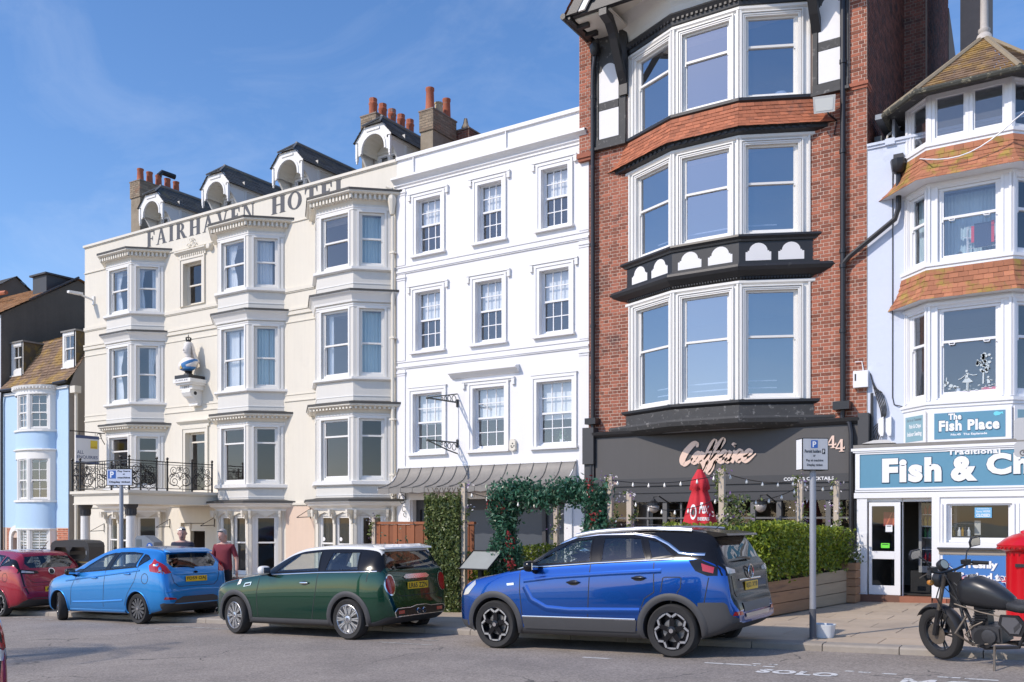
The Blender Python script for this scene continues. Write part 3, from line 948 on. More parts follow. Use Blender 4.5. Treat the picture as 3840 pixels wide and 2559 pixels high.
def serif_polys(ch):
 T,t,S=0.23,0.09,0.08          # thick, thin, serif overhang
 def stem(x,w,y0=0,y1=1,so=S):
  return [[(x,y0),(x+w,y0),(x+w,y1),(x,y1)],[(x-so,0),(x+w+so,0),(x+w+so*.3,.05),(x-so*.3,.05)],[(x-so*.3,.95),(x+w+so*.3,.95),(x+w+so,1),(x-so,1)]]
 if ch == 'F': return .62,stem(.1,T)+[[(.3,.93),(.64,.93),(.64,1),(.3,1)],[(.58,.74),(.64,.70),(.64,.93),(.56,.93)],[(.3,.48),(.5,.48),(.5,.55),(.3,.55)],[(.48,.38),(.52,.38),(.52,.66),(.48,.66)]]
 if ch == 'E': return .66,serif_polys('F')[1]+[[(.3,0),(.66,0),(.66,.07),(.3,.07)],[(.58,.07),(.66,.07),(.68,.32),(.64,.30)]]
 if ch == 'I': return .42,stem(.1,T)
 if ch == 'H': return .86,stem(.1,T)+stem(.58,T)+[[(.3,.47),(.58,.47),(.58,.54),(.3,.54)]]
 if ch == 'N': return .88,[[(.14,0),(.21,0),(.21,1),(.14,1)],[(.07,0),(.28,0),(.28,.04),(.07,.04)],[(.02,.96),(.3,.96),(.3,1),(.02,1)],[(.12,1),(.34,1),(.78,0),(.70,0)],[(.71,0),(.78,0),(.78,1),(.71,1)],[(.64,.96),(.86,.96),(.86,1),(.64,1)]]
 if ch == 'A': return .86,[[(.36,1),(.50,1),(.78,.0),(.57,.0)],[(.12,0),(.20,0),(.44,.9),(.40,1),(.36,1)],[(.22,.30),(.62,.30),(.62,.36),(.24,.36)],[(.03,0),(.28,0),(.28,.04),(.03,.04)],[(.50,0),(.86,0),(.86,.04),(.50,.04)]]
 if ch == 'V': return .86,[[(.08,1),(.30,1),(.52,0),(.40,0)],[(.68,1),(.76,1),(.52,0),(.46,.1)],[(.0,.96),(.36,.96),(.36,1),(.0,1)],[(.58,.96),(.86,.96),(.86,1),(.58,1)]]
 if ch == 'T': return .74,stem(.27,T,so=.09)+[[(.02,.93),(.72,.93),(.72,1),(.02,1)],[(.02,.68),(.05,.68),(.12,.93),(.02,.93)],[(.69,.68),(.72,.68),(.72,.93),(.62,.93)]]
 if ch == 'L': return .64,stem(.1,T)+[[(.3,0),(.62,0),(.62,.07),(.3,.07)],[(.54,.07),(.62,.07),(.64,.32),(.60,.30)]]
 if ch == 'O':
  P=[]
  for i in range(20):
   a0,a1=2*pi*i/20,2*pi*(i+1)/20
   P.append([(.42+.40*cos(a0),.5+.52*sin(a0)),(.42+.40*cos(a1),.5+.52*sin(a1)),(.42+.21*cos(a1),.5+.46*sin(a1)),(.42+.21*cos(a0),.5+.46*sin(a0))])
  return .86,P
 if ch == 'R':
  P=stem(.1,T)
  for i in range(10):
   a0,a1=-pi/2+pi*i/10,-pi/2+pi*(i+1)/10
   P.append([(.36+.28*cos(a0),.74+.26*sin(a0)),(.36+.28*cos(a1),.74+.26*sin(a1)),(.36+.10*cos(a1),.74+.20*sin(a1)),(.36+.10*cos(a0),.74+.20*sin(a0))])
  P+=[[(.3,.48),(.37,.48),(.37,.54),(.3,.54)],[(.3,.94),(.37,.94),(.37,1),(.3,1)],[(.34,.50),(.52,.50),(.80,0),(.58,0)],[(.6,0),(.86,0),(.86,.04),(.6,.04)]]
  return .86,P
 return .4,[]
def serif_word(word,s0,s1,z0,z1,root):
 ad=[serif_polys(c)[0] for c in word]
 k=(s1-s0)/(sum(ad)+0.12*(len(word)-1))
 x=s0
 for c,a in zip(word,ad):
  b=MB(F0)
  for i,P in enumerate(serif_polys(c)[1]):
   b.face([(x+px*k,0.006+0.0006*i,z0+(z1-z0)*py) for px,py in P])
  b.build('letter', M_letter,root)
  x+=(a+0.12)*k
serif_word('FAIRHAVEN', -27.04,-21.75,10.84,11.345,hotel)
serif_word('HOTEL', -21.06,-18.0,10.84,11.345,hotel)
PX0,PX1,PY=-25.42,-22.65,15.5
po=MB()
po.box(PX0+0.08,PX1-0.08,PY+0.08,Y0-0.002,2.19,2.42)
po.box(PX0,PX1,PY,Y0-0.003,2.46,2.54); po.box(PX0+0.04,PX1-0.04,PY+0.04,Y0-0.003,2.421,2.459)
po.box(PX0+0.06,PX1-0.06,PY+0.06,Y0-0.004,2.15,2.189)
portico=po.build('portico', M_trimc,hotel)
for x in (-25.12,-22.95):
 g=gz(x)+0.1
 cb=MB(); cb.lathe([(0.17,g),(0.17,g+0.12),(0.14,g+0.16),(0.135,g+0.25),(0.125,1.83)],x,PY+0.3,18)
 cb.box(x-0.19,x+0.19,PY+0.11,PY+0.49,g-0.3,g+0.01)
 cb.build('column', M_trim,portico)
 cb=MB(); cb.lathe([(0.135,1.83),(0.14,1.86),(0.14,2.0),(0.15,2.03),(0.19,2.10),(0.2,2.149)],x,PY+0.3,18)
 for k in range(14):
  a=2*pi*k/14; cb.tube([(x+0.143*cos(a),PY+0.3+0.143*sin(a),1.87),(x+0.143*cos(a),PY+0.3+0.143*sin(a),2.02)],0.012,4)
 cb.build('capital', M_greyd,portico)
def scroll(b,fr,cx,cz,r,turns,a0,sgn,w=0.011):
 pts=[]
 n=int(turns*11)
 for i in range(n+1):
  t=i/n; a=a0+sgn*turns*2*pi*t; rr=r*(1-0.80*t)
  pts.append(fr(cx+rr*cos(a),0,cz+rr*sin(a)))
 b.tube(pts,w,4)
def iron_panel(fr,s0,s1,z0,z1,root):
 b=MB(); w=s1-s0; c=(s0+s1)/2; h=z1-z0
 for sx in (-1,1):
  scroll(b,fr,c+sx*w*0.25,z0+h*0.30,w*0.22,1.6,pi/2,-sx)
  scroll(b,fr,c+sx*w*0.27,z0+h*0.76,w*0.18,1.5,-pi/2,sx)
  scroll(b,fr,c+sx*w*0.14,z0+h*0.55,w*0.11,1.2,0 if sx>0 else pi,sx)
  scroll(b,fr,c+sx*w*0.36,z0+h*0.53,w*0.10,1.2,0 if sx<0 else pi,-sx)
  scroll(b,fr,c+sx*w*0.10,z0+h*0.86,w*0.08,1.1,-pi/2,-sx)
  b.tube(catmull([fr(c,0,z0),fr(c+sx*w*.1,0,z0+h*.12),fr(c+sx*w*.46,0,z0+h*.2),fr(c+sx*w*.48,0,z0+h*.5),fr(c+sx*w*.3,0,z0+h*.62),fr(c,0,z0+h*.72),fr(c,0,z1)],4),0.010,4)
 for k in range(7):
  a=2*pi*k/7; b.tube([fr(c,0,z0+h*.45),fr(c+.06*cos(a),0,z0+h*.45+.08*sin(a))],0.010,4)
 return b.build('scroll_panel', M_iron,root)
def iron_run(fr,L,posts,panels,root):
 b=MB(fr)
 zb,zt=2.60,3.36
 b.box(0,L,-0.02,0.02,zt,zt+0.025); b.box(0,L,-0.012,0.012,zb,zb+0.02); b.box(0,L,-0.008,0.008,zt-0.07,zt-0.055)
 rail=b.build('railing', M_iron,root)
 for s in posts:
  p=MB(fr); p.box(s-0.02,s+0.02,-0.02,0.02,2.54,zt+0.06)
  x,y,_=fr(s,0,0); p.fr=None
  p.lathe([(0.012,zt+0.06),(0.034,zt+0.085),(0.04,zt+0.11),(0.03,zt+0.135),(0.01,zt+0.15)],x,y,8)
  p.build('railing_post', M_iron,root)
 for s0,s1 in panels: iron_panel(fr,s0,s1,zb+0.02,zt-0.055,root)
 bb=MB(fr)
 gaps=[]
 e=sorted([0.03,L-0.03]+[q for p in panels for q in p])
 for a,c in zip(e[::2],e[1::2]):
  n=int((c-a)/0.10)
  for i in range(1,n): gaps.append(a+(c-a)*i/n)
 for s in gaps: bb.box(s-0.007,s+0.007,-0.007,0.007,zb,zt)
 if gaps: bb.build('railing_bars', M_iron,root)
LF=PX1-PX0
iron_run(Frame(PX0,PY+0.06,0),LF,(0.03,0.42,LF-0.42,LF-0.03),[(0.05,0.40),(0.46,1.06),(LF-1.06,LF-0.46),(LF-0.40,LF-0.05)],portico)
LS=18.35-PY
iron_run(frame2((PX1-0.06,PY+0.06),(PX1-0.06,18.40)),LS,(0.9,1.25,2.1,LS-0.03),[(0.06,0.86),(1.30,2.06),(2.14,LS-0.06)],portico)
iron_run(frame2((PX0+0.06,18.40),(PX0+0.06,PY+0.06)),LS,(0.6,1.6),[(0.06,0.56),(0.7,1.5),(1.7,2.6)],portico)
b=MB()
b.tube([(-16.22,Y0-0.10,9.9),(-16.22,Y0-0.10,-0.4)],0.05,8)
b.lathe([(0.10,10.45),(0.12,10.35),(0.09,10.15),(0.055,9.95)],-16.22,Y0-0.13,8)
b.tube([(-16.35,Y0-0.2,10.7),(-16.18,Y0-0.18,10.62),(-16.22,Y0-0.15,10.4)],0.045,6)
for z in (8.9,6.6,4.4,2.9): b.box(-16.30,-16.14,Y0-0.16,Y0-0.02,z,z+0.05)
b.build('downpipe', M_trimc,hotel)
fl=empty('street_lamp', (-30.0,Y0,9.6),label='pale wall-mounted street lamp on an arm at the top left corner of the hotel', cat='street lamp')
b=MB()
b.tube([(-30.0,Y0-0.0,9.45),(-30.05,Y0-0.25,9.52),(-30.1,Y0-0.42,9.58)],0.035,6); b.box(-30.06,-29.94,Y0-0.05,Y0-0.001,9.3,9.6); b.build('arm', M_trim,fl)
b=MB(); b.prism([(-30.08,Y0-0.36),(-30.02,Y0-0.4),(-30.12,Y0-0.85),(-30.26,Y0-0.85),(-30.24,Y0-0.42)],9.58,9.66,'z'); b.build('lamp_head', M_trim,fl)
al=MB(); al.lathe([(0.0,Y0-0.16),(0.08,Y0-0.15),(0.11,Y0-0.08),(0.11,Y0-0.001)],-23.75,10.33,12,'y'); tag(al.build('alarm_bell', M_trimc,None),'round cream alarm bell high on the hotel beside the top centre window', 'alarm')
# ------------------------------------------------------------------ hotel roof, dormers, chimneys
b=MB()
slate_roof(b,(HX0,Y0+0.9,10.9),(HX1,Y0+0.9,10.9),(HX0,Y0+7.5,13.7),(HX1,Y0+7.5,13.7),14,0.9)
tag(b.build('roof', M_slate,hotel),kind='stuff')
def dormer(cx):
 root=hotel
 YF=20.0; hw=0.66; ez=12.67; jz=13.05; jw=0.34; rz_=13.42; YB=25.0
 b=MB()
 for sx in (-1,1):
  e0,e1=(cx+sx*(hw+0.06),YF-0.06,ez-0.03),(cx+sx*(hw+0.06),YB,ez-0.03)
  r0,r1=(cx,YF+0.42,rz_),(cx,YB,rz_)
  j=(cx+sx*jw,YF-0.06,jz)
  slate_roof(b,(e0[0],e0[1],e0[2]),e1,(cx+sx*jw,YF-0.06,jz),(cx+sx*jw,YB,jz),5,0.26)
  slate_roof(b,(cx+sx*jw,YF-0.02,jz),(cx+sx*jw,YB,jz),(cx,YF+0.40,rz_),(cx,YB,rz_),5,0.26)
 slate_roof(b,(cx-jw,YF-0.08,jz-0.01),(cx+jw,YF-0.08,jz-0.01),(cx-0.01,YF+0.42,rz_),(cx+0.01,YF+0.42,rz_),4,0.2)
 dr=b.build('dormer', M_slate,root)
 b=MB(); b.tube([(cx,YF+0.36,rz_+0.02),(cx,YB,rz_+0.02)],0.05,6)
 b.tube([(cx,YF+0.38,rz_+0.02),(cx-jw,YF-0.1,jz+0.01)],0.03,5); b.tube([(cx,YF+0.38,rz_+0.02),(cx+jw,YF-0.1,jz+0.01)],0.03,5)
 b.build('ridge_roll', M_lead,dr)
 b=MB(Frame(cx,YF,0))
 n=12
 inner=[(-0.43,12.30)]+[(0.43*cos(pi-pi*i/n),12.36+0.43*sin(pi-pi*i/n)) for i in range(n+1)]+[(0.43,12.30)]
 outer=[(-0.56,12.26)]+[(-0.60+0.02*0,12.6),(-hw-0.02,ez+0.02),(-hw+0.06,ez+0.10),(-0.52,12.84),(-jw-0.05,jz-0.03),(-jw,jz+0.0),(0,jz+0.005),(jw,jz),(jw+0.05,jz-0.03),(0.52,12.84),(hw-0.06,ez+0.10),(hw+0.02,ez+0.02),(0.60,12.6)][:13]+[(0.56,12.26)]
 while len(outer)>len(inner): outer.pop(1)
 while len(outer)<len(inner): outer.insert(1,outer[1])
 b.ringprism(outer,inner,-0.04,0.0,closed=False)
 i2=[(x*1.0,z) for x,z in inner]; o2=[(x*1.13,z+(0.055 if z>12.36 else 0)) for x,z in inner]
 b.ringprism(o2,i2,0.0,0.025,closed=False)
 for sx in (-1,1):
  b.box(sx*0.62-0.035,sx*0.62+0.035,-0.05,0.03,12.20,12.62)
  b.box(sx*0.62-0.03,sx*0.62+0.03,-0.045,0.025,12.12,12.198); b.box(sx*0.62-0.018,sx*0.62+0.018,-0.03,0.015,12.05,12.118)
 b.box(-0.25,0.25,0.0,0.03,12.90,12.96)
 b.build('bargeboard', M_trim,dr)
 b=MB(Frame(cx,YF,0))
 rows=[]
 for d in (-0.02,-0.70):
  rows.append([(0.47*cos(pi-pi*i/n),d,12.36+0.46*sin(pi-pi*i/n)) for i in range(n+1)])
 b.loft(rows)
 b.build('soffit', M_trimc,dr)
 b=MB(Frame(cx,YF+0.70,0))
 hole=(-0.42,0.42,11.6,12.46)
 b.wall(-0.60,0.60,11.2,12.9,[hole],rev=0.08)
 b.box(-0.60,-0.57,-4.0,-0.001,11.0,12.7); b.box(0.57,0.60,-4.0,-0.001,11.0,12.7)
 b.box(-0.5,0.5,0.001,0.03,12.49,12.56)
 b.build('dormer_wall', M_hoteld,dr)
 sash(Frame(cx,YF+0.70,0),-0.415,-0.002,11.602,12.458,None,dr,M_pvc,G_win,depth=0.03)
 sash(Frame(cx,YF+0.70,0),0.002,0.415,11.602,12.458,None,dr,M_pvc,G_win,depth=0.03)
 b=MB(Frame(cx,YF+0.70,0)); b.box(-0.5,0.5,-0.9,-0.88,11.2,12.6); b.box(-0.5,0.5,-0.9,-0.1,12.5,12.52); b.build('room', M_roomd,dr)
 b=MB()
 for sx in (-1,1):
  fr=frame2((cx+sx*0.60-0.03,YF),(cx+sx*0.60-0.03,YF+1))
  b.fr=fr
  prof=[(0.72,12.66),(0.02,12.66),(0.04,12.48),(0.10,12.42),(0.25,12.30),(0.42,12.05),(0.50,11.75),(0.60,11.62),(0.72,11.6)]
  b.prism(prof,-0.03,0.03,'d')
  b.box(0.70,0.78,-0.05,0.05,11.5,12.6)
  b.box(0,4.6,-0.055,0.055,12.58,12.66)
 b.fr=None
 b.build('bracket', M_trim,dr)
 curtain(Frame(cx,YF+0.70,0),-0.38,0.05,11.6,12.42,-0.2,M_curtw,None,None,True)
 return dr
dn=['leftmost', 'second from left', 'third from left', 'rightmost']
for i,cx in enumerate((-27.9,-24.55,-21.2,-17.72)):
 before=set(bpy.data.objects)
 dormer(cx)
 for o in set(bpy.data.objects)-before:
  if o.name.startswith('curtain'): tag(o,'small white curtain behind the window of the %s roof dormer' % dn[i],'curtain', 'curtains in the dormer windows')
def stack(name,label,x0,x1,y0,y1,zt,mlow,mtop,ztop,pots,kinds,pmats,group='chimney stacks', bricks=True):
 root=empty(name,((x0+x1)/2,(y0+y1)/2,10.5),label=label,cat='chimney', group=group)
 b=MB(); b.box(x0,x1,y0,y1,10.5,ztop-0.001); b.build('shaft', mlow,root)
 b=MB(); b.box(x0-0.03,x1+0.03,y0-0.03,y1+0.03,ztop,zt-0.04); b.box(x0-0.05,x1+0.05,y0-0.05,y1+0.05,zt-0.04,zt); b.build('cap', M_mortard,root)
 if bricks:
  f1=Frame(x0-0.03,y0-0.03,0); f2=frame2((x1+0.03,y0-0.03),(x1+0.03,y1+0.03))
  q1=brick_panel(f1,0,x1-x0+0.06,ztop,zt-0.04,bond='stretcher'); q2=brick_panel(f2,0,y1-y0+0.06,ztop,zt-0.04,bond='stretcher')
  n=0; rest=MB()
  for fr,qs in ((f1,q1),(f2,q2)):
   for q in qs:
    if n<90:
     bb=MB(); brick_mb(bb,q,fr); bb.build('brick', mtop,root); n+=1
    else: brick_mb(rest,q,fr)
  if rest.v: tag(rest.build('bricks', mtop,root),kind='stuff')
 for i,(px,py,h,r) in enumerate(pots):
  b=MB(); pot(b,px,py,zt,h,r,kinds[i]); b.build('chimney_pot', pmats[i],root,smooth=40)
 return root
st=stack('chimney_stack', 'tall rendered chimney with five red pots behind the leftmost dormer', -30.42,-29.88,20.95,22.95,14.25,M_render,M_stock,13.62,
      [(-30.15,21.15+0.39*i,0.50,0.125) for i in range(5)],[0]*5,[M_pot]*5,bricks=True)
b=MB(); b.tube([(-30.1,21.9,14.72),(-30.1,22.05,14.9),(-30.0,22.55,14.86)],0.10,8); b.build('cowl', M_black,st)
stack('chimney_stack', 'rendered chimney with five pale collared pots behind the rightmost dormer', -19.05,-18.5,21.0,23.6,13.98,M_render,M_stock,13.3,
      [(-18.78,21.2+0.44*i,0.55,0.125) for i in range(5)],[1]*5,[M_pot]*5)
stack('chimney_stack', 'chimney with tall red, short buff and ringed red pots beside the white parapet', -16.46,-16.02,20.6,21.65,13.36,M_render,M_stock,12.75,
      [(-16.24,20.75,0.66,0.13),(-16.22,21.13,0.38,0.13),(-16.2,21.48,0.62,0.125)],[0,0,0],[M_pot,M_potb,M_pot])
st=stack('chimney_stack', 'low wide red brick chimney with cement coping behind the white parapet', -16.0,-15.6,21.75,23.6,13.12,M_brickd,M_brickd,11.6,
      [(-15.8,23.3,0.16,0.09)],[0],[M_pot])
b=MB(); b.lathe([(0.12,13.12),(0.13,13.24),(0.08,13.34),(0.05,13.5)],-15.85,21.95,8); b.build('coping_cap', M_render,st)
bust=empty('bust_statue', (-24.35,Y0,5.35),label='painted bust of a crowned woman in white veil and blue sash on a wall bracket', cat='statue')
BX,BY=-24.4,Y0-0.36
def ell_loft(b,secs,n=14):
 rows=[]
 for (x,y,z,rx,ry) in secs:
  rows.append([(x+rx*cos(2*pi*k/n),y+ry*sin(2*pi*k/n),z) for k in range(n)])
 I=b.loft(rows,closed=True)
 b.f.append(I[0][::-1]); b.f.append(I[-1]); b.m+=[b.mi]*2
M_ston=mat('painted_stone_white', (0.74,0.70,0.66),0.6,var=0.06,vscale=9,bump=0.5,bscale=45)
M_sblue=mat('painted_stone_blue', (0.06,0.22,0.50),0.5,var=0.1,vscale=9)
b=MB()   # head, veil, neck
ell_loft(b,[(BX,BY,6.78,0.10,0.10),(BX,BY,6.90,0.085,0.09),(BX-.01,BY-.02,6.97,0.10,0.115),(BX-.01,BY-.02,7.06,0.125,0.145),(BX,BY-.01,7.16,0.13,0.15),(BX,BY,7.26,0.125,0.14),(BX,BY+.01,7.33,0.09,0.10),(BX,BY+.01,7.36,0.03,0.03)],16)
b.tube([(BX-.02,BY-0.15,7.12),(BX-.025,BY-0.185,7.06),(BX-.02,BY-0.15,7.04)],[0.012,0.022,0.014],6)
b.tube([(BX-0.06,BY-0.145,7.0),(BX+0.03,BY-0.145,7.0)],0.012,5)
b.build('head', M_ston,bust,smooth=True)
b=MB()
rows=[]
for z,w,y0_ in [(7.30,0.13,0.02),(7.15,0.165,0.04),(7.0,0.18,0.06),(6.85,0.22,0.09),(6.7,0.27,0.12)]:
 rows.append([(BX+w*cos(t),BY+y0_+w*0.9*sin(t),z) for t in [pi*k/10-0.25+0.05*k for k in range(11)]])
b.loft(rows); b.build('veil', M_ston,bust,smooth=True)
b=MB()
ell_loft(b,[(BX-.02,BY,6.42,0.10,0.10),(BX-.05,BY-.03,6.48,0.28,0.19),(BX-.02,BY-.02,6.58,0.37,0.22),(BX,BY,6.70,0.38,0.21),(BX,BY,6.78,0.24,0.16),(BX,BY,6.84,0.11,0.11)],20)
b.build('shoulders', M_ston,bust,smooth=True)
b=MB(); rows=[]
for z,rx,ry in ((6.63,.385,.225),(6.58,.382,.228),(6.52,.34,.21),(6.47,.27,.18)):
 rows.append([(BX-.01+rx*cos(a)*1.02,BY-.02+ry*sin(a)*1.03,z+.13*cos(a)*(z>6.5)) for a in [-pi*.52+pi*.85*k/14 for k in range(15)]])
b.loft(rows); b.build('sash', M_sblue,bust,smooth=True)
b=MB(); rows=[]
for z,rx,ry in ((6.52,.30,.20),(6.46,.24,.17),(6.42,.13,.12)):
 rows.append([(BX-.03+rx*cos(t)*1.03,BY-.025+ry*sin(t)*1.03,z) for t in [2*pi*k/18 for k in range(18)]])
b.loft(rows,closed=True); b.build('robe_hem', M_sblue,bust,smooth=True)
b=MB(); b.lathe([(0.0,BY-0.235),(0.055,BY-0.235),(0.055,BY-0.2),(0,BY-0.2)],BX-0.06,6.52,8,'y'); b.build('badge', mat('gilt', (0.6,0.38,0.08),0.4,metal=0.4),bust)
b=MB()
b.lathe([(0.075,7.33),(0.08,7.40)],BX,BY,10)
for k in range(8):
 a=2*pi*k/8; b.tube([(BX+.078*cos(a),BY+.078*sin(a),7.38),(BX+.085*cos(a),BY+.085*sin(a),7.47),(BX,BY,7.50)],0.012,4)
b.tube([(BX,BY,7.48),(BX,BY,7.57)],0.015,4); b.build('crown', M_iron,bust)
b=MB(); b.lathe([(0.13,6.41),(0.10,6.36),(0.14,6.32),(0.16,6.27)],BX,BY,12); b.box(BX-0.34,BX+0.34,Y0-0.62,Y0-0.003,6.15,6.265); b.build('plinth', M_black,bust)
b=MB(F0)
b.box(BX-0.42,BX+0.42,0.002,0.62,6.03,6.149); b.box(BX-0.38,BX+0.38,0.002,0.55,5.97,6.03); b.box(BX-0.30,BX+0.30,0.002,0.45,5.83,5.97)
b.prism([(0.002,5.83),(0.45,5.83),(0.47,5.74),(0.40,5.62),(0.30,5.58),(0.22,5.47),(0.16,5.42),(0.20,5.35),(0.10,5.33),(0.002,5.36)],BX-0.20,BX+0.20,'s')
b.build('bracket', M_trim,bust)
b=MB(); b.fr=frame2((BX+0.203,Y0),(BX+0.203,Y0-1)); b.prism(arc(0.26,5.72,0.06,0,2*pi,10)[:-1],-0.004,-0.001,'d')
b.build('pierced_scroll', M_black,bust)
lettering('date', '1897', M_ktext,Frame(0,Y0-0.452,0),BX-0.16,BX+0.16,5.86,5.94,0.001,bust)
lettering('inscription', 'JUBILEE', M_letter,Frame(0,Y0-0.622,0),BX-0.3,BX+0.3,6.06,6.12,0.001,bust)
hs=empty('hanging_sign', (-28.3,18.4,3.6),label='white board lettered ALL ENQUIRIES with a yellow square hanging beside the hotel balcony', cat='sign')
b=MB(); b.box(-28.325,-28.285,17.45,18.28,3.57,4.5); b.build('board', M_whitet,hs)
sf=frame2((-28.285,17.45),(-28.285,18.28))
navy=mat('navy_print', (0.07,0.10,0.20),0.5)
b=MB(sf); b.box(0,0.83,0.0005,0.004,4.40,4.50); b.box(0.0,0.83,0.0005,0.004,3.57,3.64); b.build('blue_band', navy,hs)
b=MB(sf); b.box(0.52,0.77,0.0005,0.004,4.08,4.35); b.build('yellow_square', mat('yellow_print', (0.85,0.62,0.06),0.5),hs)
lettering('name_print', 'savills', mat('orange_print', (0.5,0.25,0.03),0.5),sf,0.53,0.74,4.10,4.16,0.005,hs,bold=0.01)
lettering('lettering', 'ALL', navy,sf,0.05,0.28,3.89,4.0,0.003,hs,bold=0.012)
lettering('lettering', 'ENQUIRIES', navy,sf,0.05,0.78,3.72,3.84,0.003,hs,bold=0.01)
b=MB()
b.tube([(-28.3,18.5,4.62),(-28.3,17.3,4.62)],0.018,6); b.tube([(-28.3,18.5,4.25),(-28.3,18.40,4.40),(-28.3,18.3,4.62)],0.014,5)
b.tube([(-28.3+0.0,18.3+0.09*cos(a),4.52+0.09*sin(a)) for a in [i*0.7 for i in range(9)]],0.010,4)
for y in (17.6,18.15): b.tube([(-28.3,y,4.62),(-28.3,y,4.5)],0.008,4)
b.lathe([(0.0,17.24),(0.03,17.26),(0.03,17.30),(0.01,17.33)],-28.3,4.62,8,'y')
b.build('bracket', M_iron,hs)
# ------------------------------------------------------------------ white Georgian house
WX0,WX1=-16.158,-10.275
wh=empty('white_house', (-13.3,Y0,gz(-13.3)),label='white stucco townhouse with nine small-paned sash windows and a lead shop canopy', cat='house')
rowsW=[(8.82,10.19,9.535,'top'),(6.25,7.73,7.02,'middle'),(3.54,5.03,4.30,'lowest')]
cols=[[(-15.45,-14.70),(-13.45,-12.78),(-11.56,-10.88)],[(-15.47,-14.70),(-13.52,-12.77),(-11.61,-10.85)],[(-15.56,-14.65),(-13.60,-12.70),(-11.69,-10.77)]]
holes=[]
for (z0,z1,m_,n_),cc in zip(rowsW,cols):
 for a,c in cc: holes.append((a-0.03,c+0.03,z0-0.03,z1+0.03))
b=MB(F0)
shop_h=(-15.62,-10.95,-0.5,2.24)
b.wall(WX0,WX1,-1.0,11.40,holes+[shop_h],rev=0.16,d=0.0)
b.box(WX0+0.002,WX0+0.02,-8,-0.02,-1,11.4); b.box(WX1-0.02,WX1,-8,-0.02,-1,11.4)
b.build('wall', M_white,wh)
b=MB(F0)
b.box(WX0,WX1,-0.30,0.06,11.401,11.49)
for s in (-15.56,-12.61):
 b.box(s-0.012,s+0.012,0.001,0.05,10.92,11.40)
b.build('coping', M_whitet,wh)
b=MB(F0)
prof=[(0.001,10.62),(0.03,10.62),(0.03,10.66),(0.07,10.70),(0.07,10.74),(0.13,10.80),(0.20,10.84),(0.20,10.89),(0.001,10.92)]
b.prism(prof,WX0-0.05,WX1-0.02,'s')
b.prism([(0.201,10.842),(0.207,10.842),(0.207,10.895),(0.001,10.926),(0.001,10.921)],WX0-0.05,WX1-0.02,'s')
b.build('cornice', M_whitet,wh)
b=MB(F0)
for z in (8.36,5.80):
 b=MB(F0); b.prism([(.001,z-.03),(.03,z-.03),(.03,z),(.05,z),(.05,z+.05),(.012,z+.06),(.012,z+.14),(.035,z+.14),(.035,z+.17),(.001,z+.18)],WX0,WX1,'s'); b.build('string_course', M_white,wh)
for a,c in ((WX0+0.0,WX0+0.30),(WX1-0.27,WX1-0.002)):
 b=MB(F0)
 for z0,z1 in ((8.56,10.60),(5.99,8.31),(2.6,5.75)):
  b.box(a,c,0.001,0.025,z0,z1)
  b.box(a-0.0,c+0.025,0.001,0.05,z1-0.10,z1-0.06); b.box(a,c+0.015,0.001,0.04,z1-0.16,z1-0.13)
 b.build('pilaster', M_white,wh)
order=['left', 'middle', 'right']
for ri,((z0,z1,m_,n_),cc) in enumerate(zip(rowsW,cols)):
 for ci,(a,c) in enumerate(cc):
  sash(F0,a-0.028,c+0.028,z0-0.028,z1+0.028,m_,wh,M_pvc,G_win,depth=0.14,bars=(3,2),fw=0.03,
             blind=(m_+0.015 if ri<2 else m_-0.05-0.1*(ci==2)))
  ab=MB(F0)
  k=0.17
  ab.ringprism([(a-k,z0-0.06),(c+k,z0-0.06),(c+k,z1+0.19),(a-k,z1+0.19)],[(a-0.031,z0-0.059),(c+0.031,z0-0.059),(c+0.031,z1+0.031),(a-0.031,z1+0.031)],0.001,0.03)
  ab.ringprism([(a-k,z0-0.055),(c+k,z0-0.055),(c+k,z1+0.19),(a-k,z1+0.19)],[(a-0.115,z0-0.05),(c+0.115,z0-0.05),(c+0.115,z1+0.115),(a-0.115,z1+0.115)],0.03,0.05)
  if ri<2 or ci==1:       # eared hood moulding
   e=0.12 if ci!=1 or ri<2 else 0.18
   ab.box(a-k-e,c+k+e,0.001,0.075,z1+0.193,z1+0.235)
   ab.box(a-k-e,a-k-e+0.08,0.001,0.065,z1+0.04,z1+0.19); ab.box(c+k+e-0.08,c+k+e,0.001,0.065,z1+0.04,z1+0.19)
   ab.box(a-k-e+0.08,c+k+e-0.08,0.001,0.045,z1+0.15,z1+0.193)
  else:
   ab.box(a-k-0.02,c+k+0.02,0.001,0.065,z1+0.193,z1+0.22)
  ab.box(a-k-0.03,c+k+0.03,0.001,0.10,z0-0.125,z0-0.061)
  ab.build('window_surround', M_whitet,wh)
b=MB(F0)
b.prism([(0.001,5.36),(0.05,5.36),(0.12,5.43),(0.2,5.47),(0.2,5.52),(0.001,5.56)],-14.30,-12.22,'s')
b.build('door_hood', M_whitet,wh)
b=MB()
b.box(WX0+0.05,WX1-0.05,Y0+4,Y0+4.1,-0.8,11.2)
for z in (2.4,5.35,8.0,10.6): b.box(WX0+0.05,WX1-0.05,Y0+0.18,Y0+4,z,z+0.3)
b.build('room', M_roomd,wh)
pp=empty('pot_plant', (-11.2,Y0+0.22,3.55),label='small leafy pot plant on the sill inside the lowest right sash window', cat='plant')
b=MB(); b.lathe([(0.05,3.56),(0.07,3.66)],-11.15,Y0+0.25,8); b.build('pot', M_pvc,pp)
M_leafp=mat('pale_leaf', (0.16,0.30,0.16),0.6,rnd=0.3)
b=MB()
